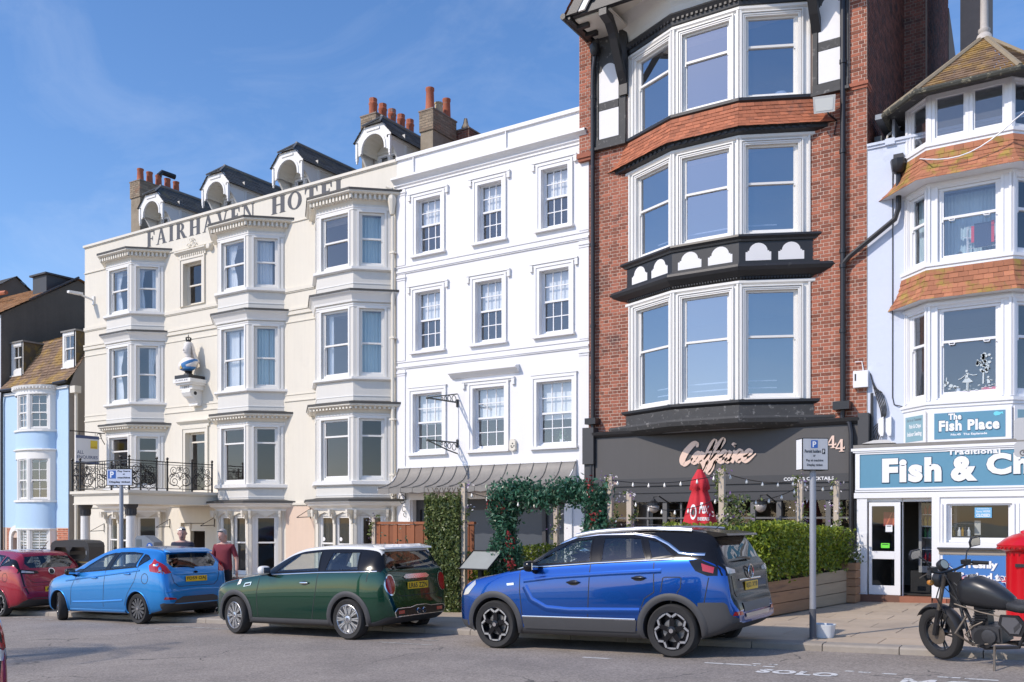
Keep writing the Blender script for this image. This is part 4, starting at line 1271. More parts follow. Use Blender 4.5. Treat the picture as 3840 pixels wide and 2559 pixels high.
for i in range(60):
 x,z=R.gauss(-11.15,0.06),3.66+abs(R.gauss(0.1,0.09)); y=Y0+0.25+R.uniform(-.05,.05); r_=0.022
 a=R.uniform(0,pi); b.face([(x,y,z),(x+r_*cos(a),y+.01,z+r_*sin(a)),(x+r_*1.4*cos(a+.6),y,z+r_*1.4*sin(a+.6)),(x+r_*cos(a+1.2),y-.01,z+r_*sin(a+1.2))])
b.build('leaves', M_leafp,pp)
for z,lab in ((4.72,'upper of two empty iron sign brackets with ring scrolls on the white house'),(3.68,'lower of two empty iron sign brackets with ring scrolls on the white house')):
 r_=empty('sign_bracket', (-14.12,Y0,z),label=lab,cat='bracket', group='empty sign brackets')
 X=-14.12
 b=MB()
 b.tube([(X,Y0-0.01,z+0.02),(X,Y0-1.25,z)],0.022,6); b.tube([(X,Y0-0.02,z+(-0.26 if z<4 else 0.02)),(X,Y0-0.4,z+(-0.2 if z<4 else -.0)),(X,Y0-1.2,z-0.02)],0.018,6) if z<4 else b.tube([(X,Y0-0.02,z+0.24),(X,Y0-1.2,z+0.02)],0.018,6)
 sg=-1 if z<4 else 1
 for i,(yy,rr) in enumerate(((0.16,0.085),(0.36,0.07),(0.53,0.05),(0.67,0.035))):
  b.tube([(X,Y0-yy+rr*cos(t),z+sg*(0.015+rr)+rr*sin(t)) for t in [2*pi*k/12 for k in range(12)]],0.011,5,closed=True)
 b.lathe([(0.0,Y0-1.30),(0.035,Y0-1.28),(0.035,Y0-1.23),(0.0,Y0-1.21)],X,z,8,'y')
 b.build('arm', mat('weathered_iron', (0.10,0.11,0.10),0.6,var=0.3,vscale=20),r_)
 b=MB(); b.box(X-0.03,X+0.03,Y0-0.03,Y0-0.001,z-0.1,z+0.1) ; b.build('plate', M_iron,r_)
b=MB(); b.box(-14.15,-14.09,Y0-0.02,Y0-0.002,3.80,4.60); tag(b.build('bracket_strap', M_white,None),'vertical iron strap painted white joining the two sign brackets', 'strap')
ab=empty('alarm_box', (-12.38,Y0,3.55),label='cream alarm box with dark cut-outs low on the white house between two windows', cat='alarm')
b=MB(F0); b.prism([(-12.47,3.46),(-12.44,3.42),(-12.33,3.42),(-12.30,3.46),(-12.30,3.66),(-12.34,3.71),(-12.43,3.71),(-12.47,3.66)],0.001,0.09,'d'); b.build('case', M_trimc,ab)
b=MB(F0)
for s,z in ((-12.43,3.52),(-12.35,3.52),(-12.39,3.58)): b.box(s,s+0.035,0.0905,0.093,z,z+0.03)
b.box(-12.415,-12.355,0.0905,0.093,3.49,3.51)
b.build('vents', M_ktext,ab)
CX0,CX1=-16.05,-10.62
can=empty('shop_canopy', ((CX0+CX1)/2,Y0,2.5),label='curved grey lead canopy with raised seams and a scalloped edge over the white house shopfront', cat='canopy')
cprof=[(0.02,3.10),(0.06,3.06),(0.10,2.98),(0.17,2.86),(0.28,2.74),(0.43,2.65),(0.62,2.58),(0.82,2.54),(0.90,2.53)]
nseam=14
for i in range(nseam):
 a,c=CX0+(CX1-CX0)*i/nseam,CX0+(CX1-CX0)*(i+1)/nseam
 b=MB(F0)
 rows=[[(s,d,z+R.uniform(-.004,.004)) for d,z in cprof] for s in (a,(a+c)/2,c)]
 b.loft(rows); b.build('lead_panel', M_lead,can,smooth=True)
 b=MB(F0)
 z0=2.41+R.uniform(-0.012,0.012)
 b.prism([(a+0.006,2.525),(a+0.006,z0),((a+c)/2,z0-0.025),(c-0.006,z0),(c-0.006,2.525)],0.885,0.91,'d')
 b.build('valance_tab', M_lead,can)
b=MB(F0)
for i in range(nseam+1):
 s=CX0+(CX1-CX0)*i/nseam
 b.tube([(s,d+0.004,z+0.012) for d,z in cprof],0.016,5)
b.build('seams', M_lead,can)
b=MB(F0); b.box(CX0-0.02,CX1+0.02,0.002,0.05,3.09,3.14); b.box(CX0,CX1,0.02,0.88,2.47,2.50); b.prism([(0.02,3.08),(0.10,2.97),(0.43,2.64),(0.9,2.52),(0.9,2.47),(0.02,2.47)],CX0-0.01,CX0+0.01,'s'); b.prism([(0.02,3.08),(0.10,2.97),(0.43,2.64),(0.9,2.52),(0.9,2.47),(0.02,2.47)],CX1-0.01,CX1+0.01,'s')
b.build('edge_boards', M_whitet,can)
b=MB(F0)
X=CX0+0.22
for pts in ([(X,0.02,2.44),(X,0.8,2.44)],[(X,0.03,1.65),(X,0.03,2.44)]): b.tube(pts,0.014,5)
for d,z,rr in ((0.16,2.26,0.12),(0.38,2.33,0.09),(0.10,2.0,0.07),(0.55,2.37,0.055),(0.07,1.85,0.05)):
 b.tube([(X,d+rr*cos(t),z+rr*sin(t)) for t in [2*pi*k/12 for k in range(12)]],0.010,4,closed=True)
b.build('iron_bracket', mat('weathered_iron', (0.1,0.11,0.1)),can)
b=MB(F0)
g0=-0.5
b.box(-15.62,-10.95,-0.30,-0.161,1.98,2.24)
b.box(-15.62,-15.50,-0.3,-0.161,g0,1.98); b.box(-11.06,-10.95,-0.3,-0.161,g0,1.98)
for s in (-14.2,-12.9,-11.62): b.box(s-0.05,s+0.05,-0.28,-0.161,g0,1.979)
b.box(-15.5,-11.06,-0.29,-0.161,0.25,0.36); b.box(-15.5,-11.06,-0.285,-0.165,g0,0.25)
b.build('shopfront', M_greyd,wh)
b=MB(F0); b.box(-15.49,-11.07,-0.245,-0.240,0.36,1.98); b.build('shop_pane', mat('blue_grey_panel', (0.065,0.075,0.09),0.35),wh)
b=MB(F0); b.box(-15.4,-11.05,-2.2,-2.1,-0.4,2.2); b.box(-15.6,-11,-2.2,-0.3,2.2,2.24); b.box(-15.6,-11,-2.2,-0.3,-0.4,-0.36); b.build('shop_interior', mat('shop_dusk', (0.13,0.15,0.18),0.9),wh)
b=MB(F0); b.box(-15.7,-10.8,0.002,0.05,2.24,2.40); b.box(-15.86,-15.66,0.002,0.05,-0.5,2.239); b.box(-10.93,-10.72,0.002,0.05,-0.5,2.239); b.build('shop_surround', M_whitet,wh)
# ------------------------------------------------------------------ brick and timber house with the cafe
BX0,BX1=-10.49,-4.03
br=empty('brick_building', (-7.2,Y0,gz(-7.2)),label='tall red brick building with black and white timbered bay and charcoal cafe front', cat='building')
BP=[(-9.23,Y0),(-7.90,Y0-0.62),(-6.43,Y0-0.62),(-5.14,Y0)]
b=MB(F0)
WN=[dict(b=4.22,t=6.46,m=5.50),dict(b=7.62,t=9.47,m=8.68),dict(b=10.44,t=12.13,m=11.52)]
hs_=[(BP[0][0]+0.1,BP[3][0]-0.1,w['b']-0.05,w['t']+0.15) for w in WN]
hs_.append((-10.0,-4.2,-0.4,2.2))
b.wall(BX0+0.31,BX1,-0.8,13.6,hs_,rev=0.25)
b.box(BX0,BX0+0.31,-8,0.095,10.2,13.2); b.box(BX0+.22,BX0+0.31,-8,-0.001,-0.8,10.2)
b.build('wall', M_mortar,br)
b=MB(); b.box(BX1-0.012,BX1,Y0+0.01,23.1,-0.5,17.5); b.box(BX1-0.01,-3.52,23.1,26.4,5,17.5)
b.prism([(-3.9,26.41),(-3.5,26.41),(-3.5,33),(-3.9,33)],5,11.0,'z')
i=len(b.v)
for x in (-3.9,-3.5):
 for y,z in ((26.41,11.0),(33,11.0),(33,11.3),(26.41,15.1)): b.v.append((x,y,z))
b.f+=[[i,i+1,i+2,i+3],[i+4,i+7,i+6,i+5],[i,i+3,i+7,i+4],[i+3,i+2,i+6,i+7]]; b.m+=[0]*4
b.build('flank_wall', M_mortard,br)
fl_=Frame(0,Y0,0)
qs=[]
right=brick_panel(fl_,BP[3][0]-0.02,BX1-0.001,3.72,10.36,d=0.0)
left=brick_panel(fl_,-10.165,BP[0][0]+0.02,3.72,10.36,d=0.0,phase=1)
rtop=brick_panel(fl_,-4.36,BX1-0.001,10.36,17.0,d=0.0)
pierf=brick_panel(fl_,BX0,BX0+0.32,10.33,13.2,d=0.095,phase=1)
lowp=brick_panel(fl_,BX0+0.22,-10.165,3.72,10.33,d=0.0)
right.sort(key=lambda q: q[2]);
n=0; rest=MB()
for q in right+left+rtop+pierf+lowp:
 if n<295:
  bb=MB(); brick_mb(bb,q,fl_); bb.build('brick', M_brick,br); n+=1
 else: brick_mb(rest,q,fl_)
tag(rest.build('bricks', M_brick,br),kind='stuff')
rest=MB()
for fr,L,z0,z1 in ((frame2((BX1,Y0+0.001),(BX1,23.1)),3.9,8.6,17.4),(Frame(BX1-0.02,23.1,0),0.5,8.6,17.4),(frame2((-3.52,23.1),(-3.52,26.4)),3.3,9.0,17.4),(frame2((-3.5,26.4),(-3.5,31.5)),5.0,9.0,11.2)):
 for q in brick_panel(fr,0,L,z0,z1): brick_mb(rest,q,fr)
tag(rest.build('bricks', M_brickd,br),kind='stuff')  # flank bricks use the darker copy, shade put into their colour
b=MB(); b.box(BX0-0.04,BX0+0.36,Y0-0.15,Y0+0.3,10.22,10.33); b.box(BX0-0.02,BX0+0.34,Y0-0.12,Y0+0.3,10.15,10.22); b.box(-4.36,BX1+0.03,Y0-0.06,Y0+0.3,10.36,10.43); b.box(-4.34,BX1+0.015,Y0-0.035,Y0+0.3,10.30,10.36)
b.build('brick_corbel', M_brick,br)
faces=[frame2(p,q) for p,q in zip(BP,BP[1:])]
LEN=[math.hypot(q[0]-p[0],q[1]-p[1]) for p,q in zip(BP,BP[1:])]
ops=[(0.24,LEN[0]-0.12),(0.20,LEN[1]-0.20),(0.12,LEN[2]-0.24)]
body=MB()
for fr,L,(a0,a1) in zip(faces,LEN,ops):
 body.fr=fr
 body.wall(0,L,3.9,12.62,[(a0,a1,w['b'],w['t']) for w in WN],rev=0.10)
body.build('bay', M_trim,br)
tr=MB()
for w in WN:
 zt=w['t']+0.19
 tr.sweep([(0,zt),(0.05,zt),(0.05,zt-0.05),(0.025,zt-0.07),(0,zt-0.08)],BP,Y0)
 for fr,L,(a0,a1) in zip(faces,LEN,ops):
  tr.fr=fr
  for k,e in ((0.09,0.05),(0.05,0.03),(0.02,0.015)):
   tr.box(a0-k,a0-k+0.028,0.001,e,w['b']-0.02,w['t']+k); tr.box(a1+k-0.028,a1+k,0.001,e,w['b']-0.02,w['t']+k)
   tr.box(a0-k+0.028,a1+k-0.028,0.001,e,w['t']+k-0.028,w['t']+k)
  tr.box(0.005,0.045,0.001,0.04,w['b']-0.05,w['t']+0.15); tr.box(L-0.045,L-0.005,0.001,0.04,w['b']-0.05,w['t']+0.15)
  tr.box(a0-0.02,a1+0.02,0.001,0.06,w['b']-0.045,w['b']-0.002)
 tr.fr=None
tr.build('window_surround', M_trim,br)
for w in WN:
 for fr,(a0,a1) in zip(faces,ops):
  sash(fr,a0+0.002,a1-0.002,w['b']+0.002,w['t']-0.002,w['m'],br,M_trim,G_sky,depth=0.09,fw=0.045)
b=MB()
for z0,z1 in ((3.62,3.9),(6.75,7.35),(9.66,10.2),(12.6,12.9)):
 b.box(BX0+0.4,BX1-0.05,Y0+0.26,Y0+4,z0,z1)
 b.prism([(BP[0][0]+.1,Y0+.3),(BP[1][0]+.02,BP[1][1]+.13),(BP[2][0]-.02,BP[2][1]+.13),(BP[3][0]-.1,Y0+.3)],z0,z1,'z')
b.box(BX0+0.4,BX1-0.05,Y0+3.6,Y0+3.7,3.6,13)
b.box(-9.35,-9.3,Y0+.3,Y0+3.6,3.6,13); b.box(-5.1,-5.05,Y0+.3,Y0+3.6,3.6,13)
b.build('room', mat('cool_white_room', (0.27,0.30,0.36),0.95),br)
for w,zs in ((WN[0],(0.12,0.25,0.40)),(WN[1],(0.12,0.26))):
 b=MB()
 for dz in zs:
  pts=offset_path(BP,-0.3,Y0)
  b.tube([(x,y,w['b']+dz) for x,y in pts],0.014,5)
 for x,y in offset_path(BP,-0.3,Y0)[1:3]: b.tube([(x,y,w['b']-0.1),(x,y,w['b']+zs[-1])],0.014,5)
 tag(b.build('handrail', M_trim,None),'thin white guard rails inside the %s brick bay windows' % ('first floor' if w is WN[0] else 'second floor'),'rail', 'guard rails inside the bay windows')
lf=MB(); lf.lathe([(0.13,10.48),(0.14,10.56),(0.12,10.62),(0.05,10.64)],-5.75,Y0+0.0,14); tag(lf.build('lampshade', M_blind,None),'round white lampshade inside the top right bay window', 'lampshade')
tile_band(BP,[(0.05,10.33),(0.055,10.25),(0.065,10.17),(0.08,10.09),(0.10,10.01),(0.135,9.93),(0.18,9.85),(0.235,9.78)],M_tile,br,w=0.16)
b=MB(); b.sweep([(0.001,10.36),(0.03,10.34),(0.05,10.1),(0.1,9.95),(0.2,9.775),(0.001,9.77)],BP,Y0); b.build('tile_backing', M_blackw,br)
b=MB()
b.sweep([(0,10.43),(0.09,10.42),(0.09,10.36),(0.04,10.33),(0,10.32)],BP,Y0)
b.sweep([(0,9.77),(0.16,9.77),(0.16,9.70),(0.06,9.665),(0,9.66)],BP,Y0)
b.sweep([(0,7.60),(0.10,7.595),(0.11,7.55),(0.07,7.50),(0.06,7.46),(0.0,7.46)],BP,Y0)
b.sweep([(0,7.46),(0.03,7.459),(0.03,7.02),(0,7.02)],BP,Y0)
b.sweep([(0,7.02),(0.09,7.015),(0.09,6.97),(0.20,6.955),(0.22,6.90),(0.19,6.83),(0.10,6.74),(0.05,6.72),(0,6.66)],BP,Y0)
b.sweep([(0,4.19),(0.09,4.185),(0.09,4.13),(0.05,4.09),(0.03,4.08),(0.0,4.08)],BP,Y0)
b.sweep([(0,12.62),(0.10,12.60),(0.13,12.55),(0.10,12.50),(0.06,12.44),(0.05,12.36),(0,12.36)],BP,Y0)
b.build('timber_bands', M_black,br)
b=MB(); b.sweep([(0,4.08),(0.04,4.079),(0.04,3.84),(0,3.84)],BP,Y0); b.sweep([(0.0,3.84),(0.22,3.835),(0.23,3.79),(0.20,3.70),(0.10,3.64),(0,3.6)],BP,Y0); b.build('weathered_band', M_blackw,br)
b=MB()
for zc,h,w_,o in ((6.705,0.035,0.03,0.075),(12.46,0.05,0.05,0.10),(9.735,0.05,0.07,0.185)):
 for fr,L in zip(faces,LEN):
  b.fr=fr; n=int(L/(w_*2))
  for i in range(n):
   s=L*(i+0.5)/n
   b.box(s-w_*0.5,s+w_*0.5,o-0.05,o,zc-h/2,zc+h/2)
tag(b.build('dentils', M_black,br),kind='stuff')
def arched(b,fr,s0,s1,z0,z1,d0,d1):
 w=s1-s0; c=(s0+s1)/2; r_=w*0.36; zs=z1-r_*1.0
 pts=[(s0,z0),(s1,z0),(s1,zs-0.0),(s1-(w/2-r_)*0.6,zs),(s1-(w/2-r_)*0.6,zs+0.03)]+[(c+r_*cos(a),zs+0.02+(z1-zs-0.02)*sin(a)) for a in [pi*k/10 for k in range(0,11)]]+[(s0+(w/2-r_)*0.6,zs+0.03),(s0+(w/2-r_)*0.6,zs),(s0,zs)]
 b.prism(pts,d0,d1,'d')
M_pan=mat('white_plaster_panel', (0.78,0.77,0.765),0.8,var=0.03,vscale=3,col2=(0.55,0.48,0.40),thr=(0.74,0.78),c2scale=4)
for fr,L in zip(faces,LEN):
 for u0,u1 in ((0.09,0.45),(0.55,0.91)):
  p=MB(fr); arched(p,fr,L*u0,L*u1,7.06,7.42,0.028,0.036); p.build('plaster_panel', M_pan,br)
for a,c,iw in ((-10.17,-9.30,(-9.98,-9.48)),(-5.08,-4.37,(-4.96,-4.50))):
 b=MB(F0); b.box(a,c,0.0,0.05,10.37,13.3); b.box(a,c,0.05,0.09,10.40,10.56); b.box(a,iw[0]-0.02,0.05,0.075,10.56,13.0); b.box(iw[1]+0.02,c,0.05,0.075,10.56,13.0); b.box(iw[0],iw[1],0.05,0.072,11.24,11.42)
 b.box(a-0.02,c+0.02,0.002,0.13,10.33,10.39)
 b.build('timber_frame', M_blackw,br)
 p=MB(F0); p.box(iw[0],iw[1],0.0505,0.062,10.58,11.235); p.build('plaster_panel', M_pan,br)
 p=MB(F0); arched(p,F0,iw[0],iw[1],11.425,12.3,0.0505,0.062); p.build('plaster_panel', M_pan,br)
GY=18.05
b=MB()
b.sweep([(0.02,12.62),(0.06,12.75),(0.16,12.95),(0.30,13.12),(0.45,13.25),(0.0,13.3)],BP,Y0)
b.build('cove', mat('roughcast', (0.74,0.72,0.67),0.9,var=0.05,vscale=4,bump=1.0,bscale=45),br)
b=MB(); b.box(-10.1,-4.3,GY+0.1,Y0+0.0,13.14,13.18); b.box(-10.08,-9.2,GY+0.12,Y0-0.001,12.95,12.99); b.build('soffit', mat('soffit_board', (0.70,0.66,0.58),0.8,var=0.05),br)
b=MB()
b.box(-10.15,-4.2,GY,GY+0.14,12.98,13.14); b.box(-10.15,-4.2,GY+0.03,GY+0.11,13.14,13.40)
for x in (-9.34,-5.0):
 fr=frame2((x,GY+0.02),(x,Y0))
 b.fr=fr
 b.prism([(0.0,13.0),(0.16,13.0),(0.34,12.93),(0.56,12.72),(0.76,12.35),(0.94,12.02),(1.15,11.86),(1.15,11.6),(1.05,11.64),(0.84,11.92),(0.62,12.3),(0.44,12.6),(0.28,12.76),(0.0,12.82)],-0.09,0.09,'d')
 b.fr=None
b.box(-9.44,-9.24,Y0-0.12,Y0-0.002,11.45,13.0)
b.tube([(-10.27,GY-0.12,12.99),(-10.27,Y0+0.05,12.99)],0.07,8)
b.box(-10.22,-10.12,GY-0.05,Y0-0.002,12.92,13.06)
for y in (18.35,18.75): b.box(-10.14,-9.85,y,y+0.10,12.86,12.97)
for sx in (-1,1):
 c=-7.25
 fr=Frame(c,GY-0.02,0); b.fr=fr
 b.prism([(sx*2.95,13.0),(sx*2.68,13.0),(0,16.95),(0,17.35)],-0.02,0.07,'d')
 b.prism([(sx*2.10,13.4),(sx*1.98,13.4),(sx*1.98,14.2),(sx*2.10,14.0)],-0.22,-0.10,'d')
 b.fr=None
b.build('gable_timber', M_black,br)
b=MB(Frame(-7.25,GY-0.02,0))
for sx in (-1,1): b.prism([(sx*2.70,13.02),(sx*2.50,13.02),(0,16.7),(0,16.95)],0.0,0.05,'d')
b.build('bargeboard', M_trim,br)
b=MB(); b.face([(-10.0,GY+0.3,13.18),(-4.5,GY+0.3,13.18),(-7.25,GY+0.3,17.1)])
b.build('gable_panel', M_pan,br)
b=MB()
for sx in (-1,1):
 slate_roof(b,(-7.25+sx*3.02,GY-0.1,13.0),(-7.25+sx*3.02,Y0+8,13.0),(-7.25,GY-0.1,17.4),(-7.25,Y0+8,17.4),30,0.17)
tag(b.build('roof_tiles', M_tile,br),kind='stuff')
b=MB(); b.tube([(-10.03,Y0-0.16,12.6),(-10.10,Y0-0.14,12.2),(-10.12,Y0-0.12,11.9),(-10.12,Y0-0.11,4.05)],0.052,10)
for z in (11.55,9.9,8.1,6.2,5.0): b.lathe([(0.066,z),(0.066,z+0.07)],-10.12,Y0-0.11,10)
b.box(-10.26,-9.98,Y0-0.26,Y0-0.002,3.93,4.07);
b.tube([(-10.12,Y0-0.12,3.93),(-10.12,Y0-0.12,3.78),(-10.27,Y0-0.14,3.6),(-10.27,Y0-0.14,-0.2)],0.05,8)
b.tube([(-10.05,Y0-0.15,3.75),(-10.12,Y0-0.17,3.6),(-10.12,Y0-0.17,-0.2)],0.05,8)
b.lathe([(0.12,12.75),(0.12,12.6),(0.06,12.5)],-10.03,Y0-0.18,8)
b.build('downpipe', M_pipe,br,smooth=40)
b=MB(); PX=-4.47
b.tube([(PX,Y0-0.10,14.0),(PX,Y0-0.10,4.05)],0.055,10)
for z in (10.85,9.05,7.05,6.75,5.45): b.lathe([(0.07,z),(0.07,z+0.08)],PX,Y0-0.10,10)
b.box(PX-0.16,PX+0.16,Y0-0.28,Y0-0.002,3.90,4.06); b.tube([(PX,Y0-0.12,3.9),(PX,Y0-0.12,3.72),(PX+0.16,Y0-0.22,3.62),(PX+0.2,Y0-0.26,3.4),(PX+0.2,Y0-0.26,0)],0.05,8)
b.tube([(-3.42,Y0-0.10,8.55),(-3.42,Y0-0.10,8.45),(-3.42,Y0-0.13,7.75),(-3.48,Y0-0.13,7.55),(PX+0.12,Y0-0.12,6.95),(PX,Y0-0.11,6.82)],0.052,8)
b.lathe([(0.075,8.42),(0.12,8.46),(0.14,8.6),(0.15,8.68)],-3.42,Y0-0.14,8); b.box(-3.52,-3.34,Y0-0.1,Y0-0.001,8.68,8.82)
b.build('downpipe', M_pipe,br,smooth=40)
fl=empty('floodlight', (-4.75,Y0,10.0),label='grey square floodlight on the brick wall beneath the right timbered panel', cat='floodlight')
b=MB(); b.fr=lambda s,d,z: (-4.78+s*0.95+d*0.2,Y0-0.32+s*0.25-d*0.8,10.02+z-d*0.35)
b.prism([(-0.20,-0.16),(0.20,-0.16),(0.22,0.18),(-0.22,0.18)],-0.07,0.07,'d'); b.build('housing', mat('grey_cast_metal', (0.42,0.42,0.40),0.5,var=0.15,vscale=6),fl)
b.v,b.f,b.m=[],[],[]; b.prism([(-0.16,-0.12),(0.16,-0.12),(0.18,0.13),(-0.18,0.13)],0.0705,0.078,'d'); b.build('lens', mat('lamp_lens', (0.55,0.55,0.5),0.2),fl)
b=MB(); b.tube([(-4.78,Y0-0.32,10.0),(-4.7,Y0-0.3,9.82),(-4.62,Y0-0.02,9.78)],0.02,6); b.tube([(-4.6,Y0-0.03,9.76),(-4.66,Y0-0.03,9.5),(-4.5,Y0-0.03,9.46)],0.012,5); b.build('arm', M_pipe,fl)
FY=Y0-0.16
fc=Frame(0,FY,0)
b=MB(fc)
b.box(-10.02,-4.16,-0.155,0.0,2.63,3.60)
b.build('fascia', M_grey,br)
b=MB(fc)
b.prism([(-0.15,3.60),(0.02,3.605),(0.10,3.66),(0.14,3.72),(-0.15,3.76)],-10.06,-4.14,'s')
b.box(-10.04,-4.14,-0.15,0.06,2.46,2.628); b.box(-10.02,-4.16,-0.15,0.03,2.30,2.458); b.box(-10.02,-4.16,-0.15,0.01,2.10,2.298)
b.box(-10.32,-10.03,-0.15,0.10,3.0,3.85); b.box(-10.30,-10.05,-0.15,0.04,-0.4,3.0); b.box(-4.15,-3.95,-0.15,0.10,2.9,3.8); b.box(-4.14,-3.96,-0.15,0.04,-0.2,2.9)
b.build('shop_cornice', M_greyd,br)
b=MB(fc)
wins=[-10.0,-9.1,-8.3,-7.6,-6.9,-6.3,-5.75,-5.35,-4.75,-4.2]
for s in wins: b.box(s-0.05,s+0.05,-0.15,-0.02,-0.3,2.10)
b.box(-10,-4.2,-0.149,-0.03,-0.3,0.35); b.box(-10,-4.2,-0.148,-0.04,1.72,1.76)
for s0,s1 in ((-9.05,-8.35),(-8.25,-7.65)): b.box(s0+.3,s0+.34,-0.12,-0.06,0.35,2.1)
b.build('shopfront', M_greym,br)
for a,c in zip(wins,wins[1:]):
 p=MB(fc); p.face([(a+.05,-0.10,0.35),(c-.05,-0.10,0.35),(c-.05,-0.10,2.10),(a+.05,-0.10,2.10)]); p.build('shop_pane', G_shop,br)
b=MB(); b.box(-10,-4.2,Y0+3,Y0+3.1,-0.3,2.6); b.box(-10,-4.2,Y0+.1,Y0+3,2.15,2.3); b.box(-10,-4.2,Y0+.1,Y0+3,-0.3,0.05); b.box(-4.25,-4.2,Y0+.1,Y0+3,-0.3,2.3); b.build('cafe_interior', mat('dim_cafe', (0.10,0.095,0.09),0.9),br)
M_rose=mat('rose_gold_letters', (0.78,0.56,0.45),0.35,metal=0.25)
def brush(strokes,name,mats,fr,s0,z0,k,root,d=0.006,thick=0.006,shift=(0.018,-0.02)):
 for li,letter in enumerate(strokes):
  for dd,m_,off,ex in ((d,mats[1],shift,0.05),(d+thick,mats[0],(0,0),0.0)):
   b=MB(fr)
   for si,st in enumerate(letter):
    pts=catmull([(x,y,w) for x,y,w in st],7)
    L_,R_=[],[]
    for i,p in enumerate(pts):
     t=pts[min(i+1,len(pts)-1)]-pts[max(i-1,0)]
     l=math.hypot(t.x,t.y) or 1
     nx,ny=-t.y/l,t.x/l
     w=p.z*0.5*(0.75+0.6*abs(nx*0.85+ny*-0.5))+ex*0.05
     L_.append((p.x+nx*w,p.y+ny*w)); R_.append((p.x-nx*w,p.y-ny*w))
    q=dd+0.0008*si
    rows=[[(s0+k*x+off[0],q,z0+k*y+off[1]) for x,y in l_] for l_ in (L_,R_)]
    b.loft(rows)
   b.build('letter' if m_ is mats[0] else 'letter_shadow', m_,root)
sh=0.36
def S(pts):  # slant
 return [(x+sh*y,y,w) for x,y,w in pts]
word=[
 [S([(0.92,0.98,.10),(0.80,1.22,.24),(0.56,1.16,.26),(0.28,0.70,.30),(0.22,0.25,.30),(0.42,-0.03,.26),(0.72,0.14,.14),(0.86,0.34,.06)])],
 [S([(1.32,0.60,.16),(1.10,0.64,.22),(0.93,0.34,.24),(1.00,0.04,.22),(1.20,0.12,.16),(1.36,0.52,.12)]),S([(1.42,0.68,.22),(1.34,0.24,.24),(1.42,0.04,.2),(1.60,0.22,.07)])],
 [S([(1.58,0.16,.06),(1.86,0.80,.14),(1.98,1.22,.18),(1.88,1.36,.16),(1.78,1.0,.26),(1.72,0.1,.28),(1.64,-0.46,.26),(1.74,-0.62,.16),(1.88,-0.3,.12),(1.86,0.06,.08),(2.04,0.2,.06)]),S([(1.62,0.62,.10),(1.98,0.68,.10)])],
 [S([(2.04,0.16,.06),(2.34,0.82,.14),(2.48,1.26,.18),(2.38,1.42,.16),(2.26,1.0,.26),(2.20,0.1,.28),(2.12,-0.46,.26),(2.22,-0.62,.16),(2.36,-0.3,.12),(2.34,0.06,.08),(2.50,0.2,.06)]),S([(2.08,0.62,.10),(2.46,0.68,.10)])],
 [S([(2.52,0.30,.08),(2.84,0.44,.14),(2.90,0.62,.16),(2.72,0.66,.2),(2.58,0.36,.24),(2.66,0.04,.22),(2.88,0.06,.14),(3.06,0.28,.06)])],
 [S([(3.16,0.66,.24),(3.08,0.24,.26),(3.14,0.03,.2),(3.34,0.26,.06)]),S([(3.16,0.96,.22),(3.22,1.04,.22),(3.27,1.00,.2)])],
 [S([(3.46,0.66,.24),(3.36,0.0,.26)]),S([(3.42,0.36,.12),(3.64,0.66,.2),(3.80,0.60,.22),(3.74,0.2,.26),(3.82,0.03,.2),(4.02,0.24,.06)])],
 [S([(4.02,0.30,.08),(4.34,0.44,.14),(4.40,0.62,.16),(4.22,0.66,.2),(4.08,0.36,.24),(4.16,0.04,.22),(4.40,0.08,.14),(4.72,0.46,.05)])],
]
brush(word,'cafe_name', (M_rose,M_ktext),fc,-7.98,2.93,0.36,br)
b=MB()
lettering('small_name', 'Caffeine', M_rose,fc,-9.72,-9.42,2.51,2.58,0.064,br,shear=0.35,bold=0.012)
lettering('small_text', 'COFFEE & COCKTAILS', M_wtext,fc,-5.62,-4.62,2.50,2.57,0.064,br,bold=0.02)
for i in range(2):
 k=0.19; s0=-4.76+i*0.165; z0=3.14-i*0.08
 b=MB(fc)
 for j,P in enumerate([[(0,.32),(.08,.22),(.62,.95),(.5,1.0)],[(0,.22),(.95,.22),(.95,.33),(0,.33)],[(.5,.0),(.74,.0),(.74,1.0),(.5,1.0)],[(.36,0),(.88,0),(.88,.06),(.36,.06)],[(.88,.33),(.95,.33),(.93,.46),(.84,.33)]]):
  b.face([(s0+x*k,0.02+0.0008*j,z0+y*0.25) for x,y in P])
 b.build('number', M_rose,br)
# ------------------------------------------------------------------ fish and chip shop
fs=empty('fish_shop', (-1.5,Y0,gz(-1.5)),label='pale blue house with tile-hung bay and blue fish and chips shop sign', cat='shop')
M_pblue=mat('pale_blue_stucco', (0.60,0.65,0.76),0.75,var=0.04,vscale=1.2,bump=0.5,bscale=9,col2=(0.52,0.56,0.64),thr=(0.62,0.72),c2scale=2.2)
M_sign=mat('sign_blue', (0.105,0.27,0.385),0.45,var=0.06,vscale=2,streak=0.05)
M_poster=mat('poster_blue', (0.06,0.19,0.48),0.4,var=0.05)
FXL,FXR=-4.02,3.2
FP=[(-3.32,Y0),(-2.84,Y0-0.5),(-1.45,Y0-0.5),(-0.97,Y0)]
b=MB(F0)
FW=[dict(b=3.96,t=5.62,m=5.0),dict(b=6.50,t=7.86,m=7.30),dict(b=8.74,t=9.62,m=None)]
b.wall(FXL,FXR,-0.2,9.05,[(FP[0][0]+.1,FP[3][0]-.1,w['b']-.05,w['t']+.1) for w in FW[:2]]+[(FP[0][0]+.1,FP[3][0]-.1,8.6,9.2),(-3.95,3.1,0,2.2)],rev=0.2)
b.build('wall', M_pblue,fs)
b=MB(F0); b.box(FXL,FXR,-0.28,0.03,9.051,9.10); b.box(FXL-0.0,FXR,-0.26,0.06,9.10,9.15); b.box(-3.68,-3.5,-0.26,0.065,9.05,9.17); b.build('parapet_coping', M_pblue,fs)
